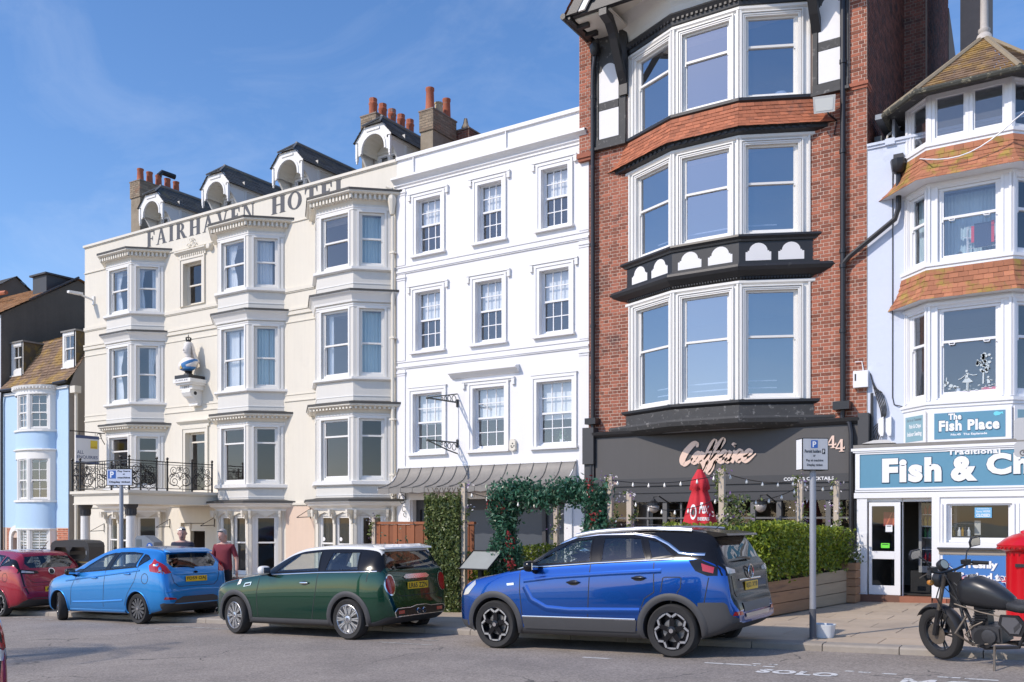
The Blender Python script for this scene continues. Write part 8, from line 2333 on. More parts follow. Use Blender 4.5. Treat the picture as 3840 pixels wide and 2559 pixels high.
for x,y,zt,lab in posts:
 g=pz(x,y); root=empty('post', (x,y,g),label=lab,cat='post', group='timber posts of the cafe terrace')
 b=MB(); b.box(x-.045,x+.045,y-.045,y+.045,g,zt); b.build('timber', M_post,root)
 def sv():
  z=g+.9+(zt-g-.85)*R.random(); a=z*7+R.gauss(0,.5); rr=.07+abs(R.gauss(0,.035))
  return (x+rr*cos(a),y+rr*sin(a),z)
 def sw():
  z=R.choice((zt-.05,zt-.45,zt-.8))+R.gauss(0,.06); return (x+R.gauss(0,.09),y+R.gauss(0,.07),z)
 foliage('climber', sv,130,.034,L_vine,root); foliage('flowers', sw,45,.026,M_fwhite,root); foliage('petals', sw,26,.026,M_fpurp,root)
cg_=empty('climbing_plant', (-5.2,14.7,.6),label='tangle of climbing leaves and purple flowers around the tall post by the parasol', cat='plant')
def s4(): z=R.uniform(.7,2.1); return (-5.22+R.gauss(0.08,.14),14.72+R.gauss(0,.12),z)
foliage('leaves', s4,700,.04,L_ivy,cg_); foliage('flowers', s4,60,.03,M_fpurp,cg_); foliage('blooms', s4,40,.03,M_fwhite,cg_)
def lights(p,q,sag,n,lab):
 root=empty('string_lights', p,label=lab,cat='lights', group='festoon lights over the cafe terrace')
 p,q=Vector(p),Vector(q)
 pts=[p.lerp(q,i/20)-Vector((0,0,sag*4*(i/20)*(1-i/20))) for i in range(21)]
 b=MB(); b.tube(pts,.007,4); b.build('cable', M_iron,root)
 me=None
 for i in range(n):
  t=(i+.5)/n; c=p.lerp(q,t)-Vector((0,0,sag*4*t*(1-t)))
  if me is None:
   b=MB(); b.lathe([(.008,-.0),(.010,-.022),(.018,-.036),(.022,-.054),(.016,-.072),(.003,-.08)],0,0,8); me=b.mesh('bulb', mat('frosted_bulb', (.82,.80,.74),.2),True)
  o=put('bulb', me,root,True); o.location=c-p
lights((-5.45,14.9,2.5),(-4.62,16.6,2.4),.10,5,'festoon lights from the tall post to the post behind the sign pole')
lights((-4.62,16.6,2.4),(-4.27,17.7,2.36),.08,4,'festoon lights between the two posts over the right hedge')
lights((-7.40,14.6,2.40),(-5.45,14.9,2.46),.10,7,'festoon lights from the arch post over the red parasol')
lights((-7.02,14.6,2.05),(-5.45,14.9,2.1),.22,7,'lower festoon lights drooping left of the tall flower post')
lights((-5.45,14.9,2.1),(-4.62,16.6,2.3),.16,6,'lower festoon lights drooping over the hedge')
lights((-10.36,14.3,2.25),(-7.4,14.6,2.1),.18,9,'festoon lights crossing under the leafy arch')
um=empty('parasol', (-6.1,15.5,pz(-6,15.5)),label='closed red parasol with white lettering standing behind the blue crossover', cat='parasol')
UX,UY=-6.08,15.5
b=MB(); b.tube([(UX,UY,0.1),(UX,UY,2.62)],.028,8); b.lathe([(.03,2.56),(.05,2.6),(.03,2.66),(.01,2.7)],UX,UY,8); b.build('pole', M_twig,um)
b=MB(); rows=[]
for z,r0,am in ((2.60,.035,.0),(2.52,.08,.06),(2.40,.15,.10),(2.28,.185,.14),(2.25,.14,.16),(2.1,.18,.16),(1.8,.265,.17),(1.5,.345,.18),(1.2,.40,.2),(1.0,.43,.2),(.98,.38,.2)):
 rows.append([(UX+r0*(1-am*(.5+.5*cos(7*t+z)))*cos(t),UY+r0*(1-am*(.5+.5*cos(7*t+z)))*sin(t),z-.05*(z<2.35 and z>2.2)*(.5+.5*cos(7*t))) for t in [2*pi*k/84 for k in range(84)]])
b.loft(rows,closed=True); M_um=mat('red_canvas', (.55,.022,.035),.8,var=.06,vscale=5)
cn=b.build('canopy', M_um,um,smooth=True)
ubv=BVHTree.FromPolygons([tuple(v) for v in b.v],b.f)
vd=Vector((-.30,.95,0)).normalized(); vr=Vector((.95,.30,0))
def on_canopy(nm,V,F,m,o=.006):
 bb=MB(); fan=.0
 for (x,z) in V:
  h=ubv.ray_cast(Vector((UX,UY,z))+vr*x-vd*2,vd)
  q=h[0] if h[0] else Vector((UX,UY,z))+vr*x-vd*.25
  bb.v.append(tuple(q-vd*o))
 bb.f=F; bb.m=[0]*len(F); bb.build(nm,m,um)
def ctext(nm,s,x0,x1,z0,z1,sh=0.0):
 V,F=text_verts(s,.03,sh,1); xa,xb=min(v[0] for v in V),max(v[0] for v in V); ya,yb=min(v[1] for v in V),max(v[1] for v in V)
 on_canopy(nm,[(x0+(x1-x0)*(v[0]-xa)/(xb-xa),z0+(z1-z0)*(v[1]-ya)/(yb-ya)) for v in V],F,M_wtext)
ctext('lettering', 'Fuz', .0,.17,1.80,2.0,.3); ctext('lettering', 'BEERS', -.02,.18,1.68,1.74)
for r0,r1,m in ((.07,.10,M_wtext),(.0,.045,M_ktext)):
 V=[]; F=[]
 for k in range(20):
  t=2*pi*k/20; V+=[(-.10+r0*.6*cos(t),1.83+r0*1.35*sin(t)),(-.10+r1*.6*cos(t),1.83+r1*1.35*sin(t))]
 for k in range(20): j=(k+1) % 20; F.append([2*k,2*k+1,2*j+1,2*j])
 on_canopy('emblem', V,F,m,.007)
ar=empty('leaf_arch', (-8.6,14.6,pz(-8.6,14.6)),label='arch of blue green artificial leaves with red flowers over the terrace entrance', cat='arch')
AX0,AX1,AZ1=-9.62,-7.62,2.22
def s_arch():
 t=R.random()
 g=-.12
 if t<.36: x,z,r_=AX0,g+(AZ1-g)*(t/.36) , .27
 elif t<.64: x,z,r_=AX0+(AX1-AX0)*((t-.36)/.28),AZ1+.08*sin((t-.36)*40)-.06,.33
 else: x,z,r_=AX1,g+(AZ1-g)*((1-t)/.36),.24
 r_*=1+.35*sin(z*6+x*5)
 a=R.uniform(0,6.28); q=r_*(.55+.5*R.random())
 return (x+q*cos(a)*1.0+R.gauss(0,.02),14.6+q*sin(a)*.9,z+R.gauss(0,.10))
foliage('leaves', s_arch,14500,.044,L_fake,ar); foliage('pale_leaves', s_arch,2600,.046,L_fakel,ar)
cl_=[(AX0-.2,2.05),(AX0+.1,1.95),(AX0+.22,1.35),(AX0+.25,.95),(AX0+.28,.8),(AX1-.05,2.3),(AX1+.02,1.75),(AX1,1.5),(AX0+.05,.45)]
def s_red(): x,z=R.choice(cl_); return (x+R.gauss(0,.05),14.38+R.gauss(0,.05),z+R.gauss(0,.09))
foliage('red_flowers', s_red,230,.034,M_fred,ar)
b=MB()
for x in (AX0,AX1):
 for y in (14.5,14.7): b.tube([(x,y,-.15),(x,y,AZ1)],.03,6)
b.tube([(AX0,14.5,AZ1),(AX1,14.5,AZ1)],.03,6); b.tube([(AX0,14.7,AZ1),(AX1,14.7,AZ1)],.03,6); b.build('frame', M_twig,ar)
iv=empty('ivy_screen', (-10.8,14.3,pz(-10.8,14.3)),label='upright screen covered in artificial ivy standing behind the green car', cat='screen')
def s_ivy(): return (R.uniform(-11.22,-10.40)+R.gauss(0,.015),14.3+R.choice((-1,-1,-1,1))*R.uniform(.07,.15),R.uniform(-.12,2.16)+.06*sin(R.random()*50))
foliage('leaves', s_ivy,6800,.04,L_ivy,iv,.1)
b=MB(); b.box(-11.2,-10.42,14.24,14.36,pz(-11,14),2.12)
for i in range(7):
 x=-11.15+i*.12
 for e in (-1,1): b.tube([(x,14.3,2.1),(x+e*.1,14.3,2.32)],.008,4)
b.build('trellis', M_twig,iv)
hedge(Frame(-10.3,14.45,0),.75,-.02,.75,.35,2600,'low hedge under the slanted menu board between ivy screen and arch')
hedge(Frame(-10.2,15.5,0),1.0,.3,1.25,.4,2600,'hedge behind the slanted menu board between ivy screen and arch')
hedge(Frame(-9.0,15.6,0),1.2,.3,1.30,.4,3000,'hedge seen through the leafy arch opening')
mn=empty('menu_stand', (-9.95,14.2,pz(-10,14.2)),label='slanted pale grey menu board on a stand between the ivy screen and the leafy arch', cat='menu stand')
b=MB(); b.face([(-10.28,14.02,.78),(-9.62,14.02,.78),(-9.52,14.35,1.10),(-10.18,14.35,1.10)]); b.face([(-10.28,14.02,.76),(-9.62,14.02,.76),(-9.52,14.35,1.08),(-10.18,14.35,1.08)]); b.build('board', mat('weathered_grey_board', (.30,.31,.29),.5,var=.15,vscale=4),mn)
b=MB(); b.tube([(-10.28,14.01,.775),(-9.62,14.01,.775),(-9.52,14.35,1.105),(-10.18,14.35,1.105)],.016,4,closed=True); b.box(-9.95,-9.87,14.17,14.25,-.1,.9); b.build('frame', M_iron,mn)
wf=empty('wooden_fence', (-12.2,15.2,pz(-12,15)),label='reddish brown close-boarded fence behind the roof of the green car', cat='fence')
M_fence=mat('cedar_board', (.25,.085,.035),.75,var=.2,vscale=3,rnd=.35,streak=.2)
me=None
for i in range(22):
 b=MB(); x=-13.36+i*.118; b.box(x,x+.108,15.19+.012*(i % 2),15.215+.012*(i % 2),pz(x,15)+.05,1.60); b.build('board', M_fence,wf)
b=MB(); b.box(-13.4,-10.75,15.17,15.25,1.605,1.66); b.build('top_rail', M_fence,wf)
wp=empty('shrub', (-12.6,14.9,.4),label='wispy grey green shrub in front of the wooden fence', cat='shrub')
def s5(): z=abs(R.gauss(0,.4)); return (-12.45+R.gauss(0,.13+.1*z),14.9+R.gauss(0,.12),.45+z)
foliage('leaves', s5,420,.035,L_fakel,wp)
for x in (-8.35,-5.98):
 ln=empty('wall_lantern', (x,Y0-.2,2.0),label='round glass lantern on a swan-neck arm, %s of the two on the cafe front' % ('left' if x<-7 else 'right'),cat='lantern', group='lanterns on the cafe front')
 X,Y,Z=x,Y0-.62,1.93
 b=MB(); b.tube([(x+.2,Y0-.19,2.06),(x+.12,Y-.0,2.22),(X,Y,2.20),(X,Y,2.12)],.014,6); b.lathe([(.03,2.16),(.05,2.12),(.14,2.06),(.145,2.02)],X,Y,12); b.build('arm', M_iron,ln)
 b=MB(); b.lathe([(.12,2.02),(.125,1.97),(.10,1.90),(.05,1.86),(.01,1.85)],X,Y,12); b.build('globe', mat('lantern_glass', (.45,.40,.36),.15),ln,smooth=True)
for x,z in ((-29.4,1.55),(-25.8,1.7),(-23.6,1.75),(-19.4,2.0)):
 b=MB(); b.tube([(x,Y0-.01,z-.25),(x,Y0-.01,z+.05)],.012,5); b.tube([(x,Y0-.01,z-.2),(x-.05,Y0-.5,z-.22)],.012,5); b.tube([(x,Y0-.01,z+.04),(x-.05,Y0-.5,z-.22)],.010,5)
 tag(b.build('basket_bracket', M_iron,None),'small iron basket bracket on the hotel ground floor, %s' % {-29.4: 'far left behind the portico column', -25.8: 'left of the main door', -23.6: 'right of the main door', -19.4: 'on the peach painted wall'}[x],'bracket', 'basket brackets on the hotel')
M_pole=mat('galvanised_pole', (.33,.34,.37),.5,metal=.3,var=.08,vscale=6)
M_sgrey=mat('sign_face', (.58,.62,.72),.5,var=.04)
M_sblu=mat('sign_p_blue', (.03,.12,.42),.4)
sp=empty('parking_sign', (-3.25,12.26,pz(-3.25,12.26)),label='grey pole with a boxed parking sign reading Permit holders or Pay at machine', cat='sign')
b=MB(); b.tube([(-3.25,12.26,.1),(-3.25,12.26,2.40)],.042,12); b.build('pole', M_pole,sp,smooth=40)
b=MB(); b.tube([(-3.25,12.26,.1),(-3.25,12.26,.52)],.0445,12); b.build('pole_sleeve', mat('dark_grey_sleeve', (.09,.095,.11),.6,var=.2,vscale=9),sp,smooth=40)
fr=Frame(-3.25,12.26,rad(38))
sh_=MB(fr); sh_.box(-.175,.175,-.12,.08,2.33,2.75); bx_=sh_.build('sign_box', M_blk,sp)
b=MB(fr); b.box(-.165,.165,.0805,.084,2.34,2.74); b.build('sign_face', mat('dirty_sign_face', (.50,.51,.53),.5,streak=.5),bx_)
b=MB(frame2(fr(-.1755,-.11,0)[:2],fr(-.1755,.07,0)[:2])); b.box(0.0,.18,.0005,.003,2.345,2.735); b.build('side_face', M_pvc,bx_)
b=MB(fr); b.box(-.06,.03,.0845,.0855,2.62,2.72); b.build('p_square', M_sblu,bx_)
lettering('lettering', 'P', M_wtext,fr,-.04,.01,2.63,2.705,.0862,bx_,bold=.03)
for t,a,c,z0,z1 in (('Permit holders', -.145,.075,2.555,2.60),('or', -.03,.0,2.505,2.53),('Pay at machine', -.125,.105,2.435,2.475),('Display ticket', -.115,.095,2.375,2.415)):
 lettering('lettering', t,M_ktext,fr,a,c,z0,z1,.0862,bx_,bold=.02)
b=MB(fr); b.box(.09,.13,.0845,.0855,2.54,2.61); b.build('zone_box', M_ktext,bx_); lettering('lettering', 'F', M_wtext,fr,.10,.12,2.552,2.597,.0862,bx_,bold=.02)
bw_=MB(); oo=[(.86,0),(1.0,1)]
rows=[]
for z,k in ((.0,.84),(.02,.88),(.155,1.0),(.165,1.04),(.175,1.04),(.17,.97),(.03,.84)):
 rows.append([(-3.17+.155*k*(abs(cos(t))**.5)*(1 if cos(t)>0 else -1),12.44+.11*k*(abs(sin(t))**.5)*(1 if sin(t)>0 else -1),pz(-3.1,12.4)+z) for t in [2*pi*i/24 for i in range(24)]])
bw_.loft(rows,closed=True); tag(bw_.build('tub', mat('white_tub_plastic', (.62,.66,.70),.5),None,smooth=40),'white plastic tub standing on the pavement behind the sign pole', 'tub')
ps=empty('parking_sign', (-18.65,12.6,pz(-18.65,12.6)),label='grey pole with a wide sign reading Pay here at machine Display ticket', cat='sign')
b=MB(); b.tube([(-18.65,12.6,-.4),(-18.65,12.6,2.52)],.045,10); b.build('pole', M_pole,ps,smooth=40)
fr=Frame(-18.65,12.55,rad(30)); b=MB(fr); b.box(-.30,.30,-.02,.0,2.47,2.85); bd=b.build('board', M_blk,ps)
b=MB(fr); b.box(-.285,.285,.0005,.004,2.485,2.835); b.build('sign_face', M_sgrey,bd); b=MB(fr); b.box(-.26,-.08,.0045,.006,2.63,2.81); b.build('p_square', M_sblu,bd)
lettering('lettering', 'P', M_wtext,fr,-.215,-.125,2.65,2.79,.0065,bd,bold=.04)
for t,a,c,z0,z1 in (('Pay here', -.04,.25,2.765,2.815),('at', .08,.13,2.715,2.745),('machine', -.04,.25,2.63,2.675),('Display ticket', -.23,.25,2.52,2.575)): lettering('lettering', t,M_ktext,fr,a,c,z0,z1,.0065,bd,bold=.035)
rs=empty('parking_sign', (-.72,12.3,pz(-.7,12.3)),label='pair of grey sign plates at the right picture edge, lower with motorcycle symbol', cat='sign')
b=MB(); b.tube([(-.60,12.34,.2),(-.60,12.34,2.9)],.04,10); b.build('pole', M_pole,rs)
fr=Frame(-.93,12.3,rad(6))
for z0,z1 in ((2.62,2.88),(2.42,2.60)):
 b=MB(fr); b.prism([(.03,z0),(.40,z0),(.43,z0+.03),(.43,z1-.03),(.40,z1),(.03,z1),(0,z1-.03),(0,z0+.03)],-.012,0.0,'d'); pl=b.build('plate', mat('silver_sign_plate', (.48,.48,.48),.5,var=.05),rs)
b=MB()
for c in (.09,.22): b.tube([fr(c+.03*cos(t),.004,2.47+.03*sin(t)) for t in [2*pi*k/14 for k in range(14)]],.005,4,closed=True)
b.tube([fr(.09,.004,2.47),fr(.13,.004,2.52),fr(.19,.004,2.515),fr(.22,.004,2.47)],.007,4); b.tube([fr(.12,.004,2.545),fr(.14,.004,2.51)],.005,4); b.build('motorcycle_symbol', mat('grey_symbol', (.16,.15,.14)),pl)
tm=empty('ticket_machine', (-17.95,12.75,pz(-18,12.7)),label='grey parking ticket machine with a round blue P sign behind the light blue car', cat='ticket machine')
fr=Frame(-17.95,12.7,rad(25)); M_tm=mat('ticket_machine_grey', (.22,.24,.26),.5,var=.15,vscale=9)
b=MB(fr); b.box(-.17,.17,-.32,.0,-.35,1.02); b.build('cabinet', M_tm,tm)
b=MB(fr); b.prism([(-.21,1.02),(-.21,1.30),(-.15,1.35),(.02,1.35),(.23,1.20),(.23,1.02)],-.36,.03,'d'); hd=b.build('head', M_tm,tm)
b=MB(fr); b.prism([(-.18,1.05),(-.18,1.27),(-.06,1.27),(-.06,1.05)],.0305,.035,'d'); b.build('screen', mat('dull_screen', (.12,.14,.15),.3),hd)
b=MB(fr); b.prism([(.135+.075*cos(t),1.11+.085*sin(t)) for t in [2*pi*k/18 for k in range(18)]],.0305,.036,'d'); b.build('p_disc', M_sblu,hd); lettering('lettering', 'P', M_wtext,fr,.11,.16,1.06,1.16,.0365,hd,bold=.03)
lbn=empty('litter_bin', (-20.9,13.0,pz(-20.9,13)),label='black domed double litter bin with open mouths and a gold line behind the red car', cat='litter bin')
fr=Frame(-20.9,12.75,rad(20)); g=pz(-20.9,13)
b=MB(fr); b.box(-.52,.52,-.55,0,g,.68); b.build('body', M_greyd,lbn)
b=MB(fr); b.box(-.525,.525,-.555,.005,.685,.70); b.build('gold_line', mat('gold_line', (.4,.27,.08),.5),lbn)
M_bin=mat('bin_black', (.028,.028,.03),.38)
b=MB(fr)
b.box(-.53,.53,-.56,.01,.705,.76); b.box(-.53,-.46,-.56,.01,.76,1.05); b.box(.46,.53,-.56,.01,.76,1.05); b.box(-.06,.0,-.56,.012,.76,1.05)
b.prism([(-.53,1.05),(-.50,1.15),(-.40,1.205),(0,1.225),(.40,1.205),(.50,1.15),(.53,1.05)],-.57,.02,'d')
for a,c in ((-.46,-.06),(.0,.46)):
 for s0,s1,s2 in ((a,a+.07,1),(c,c-.07,1)): b.prism([(s0,.76),(s1,.76),(s0,.86)],-.56,.01,'d'); b.prism([(s0,1.05),(s1,1.05),(s0,.95)],-.56,.01,'d')
b.build('hood', M_bin,lbn)
pb_=empty('post_box', (-.90,13.6,pz(-.9,13.6)),label='bright red cylindrical pillar box cut by the right edge behind the motorbike', cat='post box')
M_pb=mat('post_box_red', (.56,.004,.012),.28,coat=.5); g=pz(-.9,13.6); X,Y=-.90,13.6
b=MB(); b.lathe([(.26,g-.02),(.26,g+.10),(.225,g+.13),(.225,1.24),(.235,1.27)],X,Y,32); b.build('pillar', M_pb,pb_,smooth=40)
b=MB(); b.lathe([(.23,1.27),(.29,1.30),(.33,1.335),(.335,1.36),(.30,1.39),(.24,1.44),(.15,1.49),(.06,1.515),(.055,1.54),(.0,1.56)],X,Y,32); cp=b.build('cap', M_pb,pb_,smooth=40)
b=MB()
for k in range(30): a=2*pi*k/30; b.tube([(X+.315*cos(a),Y+.315*sin(a),1.305),(X+.33*cos(a),Y+.33*sin(a),1.325)],.013,5)
b.build('beading', M_pb,cp)
b=MB(); b.box(X-.1,X+.1,Y-.24,Y-.2,1.08,1.12); b.build('slot', M_ktext,pb_)
# ------------------------------------------------------------------ motorbike
bk=empty('motorbike', (-1.60,11.42,gz(-1.6)+.005),rot=(rad(9),rad(-1.5),rad(-21)),label='black cruiser motorbike leaning on its side stand beside the kerb', cat='motorbike')
M_mb=mat('satin_black_metal', (.018,.018,.02),.42,var=.2,vscale=10); M_eng=mat('engine_metal', (.10,.10,.105),.45,metal=.7,var=.3,vscale=12); M_rust=mat('worn_steel', (.20,.165,.13),.55,metal=.6,var=.35,vscale=15)
def bt(nm,pts,r,m,par=bk,n=8): b=MB(); b.tube(pts,r,n); return b.build(nm,m,par,smooth=40,local=True)
for wx,nm in ((0,'front'),(1.36,'rear')):
 b=MB(); b.lathe([(.205,-.04),(.24,-.055),(.275,-.052),(.297,-.03),(.302,0),(.297,.03),(.275,.052),(.24,.055),(.205,.04),(.205,-.04)],0,0,40,'y', cap=False); w=b.build('wheel', M_rub,bk,smooth=40,local=True); w.location=(wx,0,.302)
 b=MB(); b.lathe([(.21,-.038),(.19,-.03),(.19,.03),(.21,.038)],0,0,32,'y', cap=False); b.lathe([(.045,-.06),(.045,.06)],0,0,14,'y')
 for k in range(5):
  for e in (-.09,.09):
   a=2*pi*k/5+e; b.tube([(.04*cos(a),0,.04*sin(a)),(.195*cos(a+e*.4),0,.195*sin(a+e*.4))],.011,5)
 b.build('rim', M_mb,w,smooth=40,local=True)
 b=MB(); b.lathe([(.12,-.066),(.12,-.060),(.07,-.060)],0,0,20,'y'); b.build('brake_disc', M_rust,w,local=True)
fk=None
for y in (-.09,.09):
 bt('fork_leg', [(-.0,y,.30),(.10,y,.60)],.030,M_mb); bt('fork_tube', [(.10,y,.60),(.235,y,1.0)],.022,M_rust)
def fend(cx,cz,r,a0,a1,hw,nm):
 b=MB(); rows=[]
 for i in range(15):
  a=a0+(a1-a0)*i/14; rows.append([(cx+(r-.03*(abs(v)**2))*cos(a),v*hw,cz+(r-.03*(abs(v)**2))*sin(a)) for v in (-1,-.7,-.35,0,.35,.7,1)])
 b.loft(rows); return b.build(nm,M_mb,bk,smooth=True,local=True)
fend(0,.302,.345,rad(15),rad(150),.075,'front_mudguard'); fend(1.36,.302,.36,rad(20),rad(140),.09,'rear_mudguard')
def loftx(secs,nm,m,par=bk,n=18,pw=.75):
 b=MB(); rows=[]
 for x,zc,ry,rz in secs: rows.append([(x,ry*(abs(cos(t))**pw)*(1 if cos(t)>0 else -1),zc+rz*(abs(sin(t))**pw)*(1 if sin(t)>0 else -1)) for t in [2*pi*k/n for k in range(n)]])
 I=b.loft(rows,closed=True); b.f+=[I[0],I[-1][::-1]]; b.m+=[0,0]; return b.build(nm,m,par,smooth=True,local=True)
tk=loftx([(.30,.80,.05,.08),(.34,.80,.11,.13),(.42,.815,.145,.165),(.54,.81,.155,.17),(.68,.775,.145,.15),(.80,.73,.115,.11),(.88,.70,.08,.07),(.90,.69,.03,.04)],'fuel_tank', mat('matt_black_tank', (.022,.023,.026),.33))
b=MB(); b.lathe([(.045,.975),(.045,.995),(.02,1.0)],.47,0,14); b.build('filler_cap', M_chr,tk,local=True)
loftx([(.80,.69,.06,.04),(.86,.68,.11,.06),(.98,.665,.135,.06),(1.10,.68,.14,.065),(1.18,.735,.135,.075),(1.28,.775,.125,.07),(1.42,.79,.11,.06),(1.52,.79,.08,.045),(1.56,.79,.03,.02)],'seat', mat('black_vinyl', (.03,.03,.032),.5,bump=.2,bscale=80))
loftx([(1.30,.69,.10,.04),(1.5,.70,.09,.05),(1.72,.72,.06,.03)],'tail_unit', M_mb)
b=MB(); b.box(.48,.78,-.12,.12,.28,.46); b.box(.46,.76,-.14,-.12,.30,.44); b.build('engine', M_eng,bk,local=True)
b=MB(); b.lathe([(.105,-.17),(.10,-.14),(.10,.14),(.105,.17)],.60,.33,18,'y')
for k in range(7): c=Vector((.50+.014*k,0,.46+.028*k)); b.box(c.x-.075,c.x+.075,-.085,.085,c.z,c.z+.012)
b.box(.48,.62,-.065,.065,.44,.67); b.build('cylinder', M_mb,bk,local=True)
b=MB(); b.prism([(.80,.60),(.98,.60),(1.06,.50),(1.00,.38),(.88,.38),(.77,.50)],-.16,-.13,'d'); b.build('side_cover', M_mb,bk,local=True)
b=MB(); b.prism([(.83,.58),(.96,.58),(1.02,.50),(.98,.41),(.89,.41),(.81,.50)],-.172,-.1605,'d'); sc_=b.build('side_panel', mat('gunmetal_panel', (.17,.17,.18),.35,metal=.5),bk,local=True)
b=MB()
for k in range(6): b.box(.935+.012*k,.941+.012*k,-.174,-.1722,.42+.012*k,.48+.012*k)
b.build('vent_slots', M_ktext,sc_,local=True)
bt('frame_tube', [(.27,0,.86),(.34,-.05,.55),(.42,-.09,.28),(.60,-.13,.22),(.95,-.13,.26),(1.05,-.11,.48)],.018,M_mb); bt('frame_tube', [(.27,0,.86),(.34,.05,.55),(.42,.09,.28),(.60,.13,.22),(.95,.13,.26),(1.05,.11,.48)],.018,M_mb); bt('frame_spine', [(.26,0,.90),(.5,0,.70),(.9,0,.62),(1.25,0,.66)],.025,M_mb)
bt('swing_arm', [(.95,-.11,.30),(1.36,-.11,.302)],.024,M_mb); bt('swing_arm', [(.95,.11,.30),(1.36,.11,.302)],.024,M_mb)
bt('exhaust_header', [(.55,-.02,.55),(.42,-.05,.42),(.44,.12,.26),(.8,.15,.22)],.022,M_rust); bt('silencer', [(.8,.15,.22),(1.0,.16,.24),(1.55,.17,.34)],[.025,.05,.055],M_mb)
for y in (-.155,.155):
 sh2=bt('shock_body', [(1.12,y,.58),(1.22,y,.44)],.030,M_rust); bt('shock_rod', [(1.22,y,.44),(1.34,y,.29)],.012,M_chr)
 bt('shock_spring', [(1.16+.16*t/40+0,y+.033*cos(t*1.1),.52-.20*t/40+.033*sin(t*1.1)*.6) for t in range(41)],.008,M_mb,sh2,4)
bt('handlebar', [(.34,-.40,1.06),(.24,-.30,1.08),(.20,-.12,1.03),(.20,.12,1.03),(.24,.30,1.08),(.34,.40,1.06)],.014,M_mb)
for s in (-1,1):
 bt('grip', [(.25,s*.31,1.08),(.36,s*.43,1.055)],.021,M_rub); bt('lever', [(.20,s*.26,1.06),(.22,s*.42,1.03)],.007,M_rust)
 b=MB(); b.box(.19,.27,s*.24-.035,s*.24+.035,1.07,1.12); b.build('switchgear', M_mb,bk,local=True)
 mr=bt('mirror_stem', [(.22,s*.25,1.10),(.20,s*.30,1.20),(.20,s*.40,1.27)],.008,M_mb)
 b=MB(); b.fr=lambda a,d,z,s=s: (.20+d-a*.15,s*.43+a,1.29+z-d*.2)
 b.prism([(-.085,-.045),(.075,-.05),(.09,.0),(.08,.05),(-.06,.052),(-.095,.01)],-.012,.01,'d'); b.build('mirror_shell', M_mb,mr,local=True)
 b.v,b.f,b.m=[],[],[]; b.prism([(-.075,-.036),(.066,-.04),(.078,.0),(.07,.041),(-.052,.043),(-.083,.008)],.0105,.013,'d'); b.build('mirror_glass', M_chr,mr,local=True)
 b=MB(); b.lathe([(.0,-.04),(.028,-.03),(.03,.02),(.0,.03)],s*.2,.93,10,'x'); o=b.build('indicator', mat('amber_lens', (.5,.2,.03),.3),bk,smooth=True,local=True); o.location=(.14,0,0)
b=MB(); b.lathe([(.03,.13),(.08,.10),(.095,.02),(.095,-.0),(.085,-.012),(.0,-.02)],0,.93,18,'x'); o=b.build('headlamp', M_mb,bk,smooth=40,local=True); o.location=(.05,0,0)
b=MB(); b.lathe([(.085,-.0125),(.07,-.03),(.0,-.035)],0,.93,18,'x'); o2=b.build('lens', M_clear,o,smooth=True,local=True)
b=MB(); b.fr=lambda a,d,z: (.13-z*.45+d*.9,a,1.09+z*.9+d*.45); b.lathe([(.0,-.03),(.06,-.03),(.068,.02),(.06,.035),(.0,.035)],0,0,18,'y'); o=b.build('speedometer', M_mb,bk,smooth=40,local=True)
b.v,b.f,b.m=[],[],[]; b.lathe([(.0,.037),(.05,.0365)],0,0,16,'y'); b.build('dial', mat('dial_grey', (.25,.29,.28),.2),o,local=True)
bt('side_stand', [(.70,-.14,.25),(.80,-.40,.03),(.72,-.44,.015)],.013,M_rust); bt('footrest', [(.60,-.13,.27),(.60,-.28,.28)],.016,M_rub); bt('gear_lever', [(.66,-.16,.28),(.52,-.19,.26),(.50,-.24,.28)],.009,M_rust); bt('crash_bar', [(.40,-.08,.55),(.36,-.28,.40),(.46,-.12,.24)],.013,M_rust)
bt('brake_hose', [(.18,-.08,1.0),(.10,-.12,.75),(.16,-.11,.6),(.05,-.08,.42)],.007,M_mb); bt('cable', [(.22,.05,1.02),(.12,.02,.85),(.3,-.06,.72)],.006,M_mb); bt('cable', [(.22,-.12,1.03),(.30,-.13,.86),(.40,-.12,.62),(.48,-.13,.45)],.006,M_mb)
b=MB(); b.box(.2,.34,-.02,.02,.62,1.02); b.build('headstock', M_mb,bk,local=True)
ST_M=Matrix.Translation((.2,0,0)) @ Matrix.Rotation(rad(-16),4,'Z') @ Matrix.Translation((-.2,0,0))
for c_ in bk.children:
 n_=c_.name.split('.')[0]
 if n_ in ('fork_leg', 'fork_tube', 'front_mudguard', 'handlebar', 'grip', 'lever', 'switchgear', 'mirror_stem', 'indicator', 'headlamp', 'speedometer') or (n_ == 'wheel' and c_.location.x<.5):
  c_.matrix_basis=ST_M @ c_.matrix_basis
bt('chrome_strap', [(.32,-.16,.70),(.6,-.16,.62),(.8,-.14,.58)],.008,M_rust); bt('cable', [(.24,.1,1.03),(.16,.06,.9),(.22,-.05,.8),(.36,-.1,.66),(.5,-.14,.5)],.006,M_mb); bt('oil_pipe', [(.44,-.13,.30),(.40,-.15,.36),(.5,-.15,.46),(.58,-.1,.5)],.008,M_rust)
bt('number_bracket', [(1.5,0,.62),(1.72,0,.5)],.02,M_mb)
b=MB(); b.lathe([(.05,-.175),(.075,-.17),(.08,-.15),(.08,-.14)],.66,.36,16,'y'); b.build('clutch_cover', M_eng,bk,smooth=40,local=True)
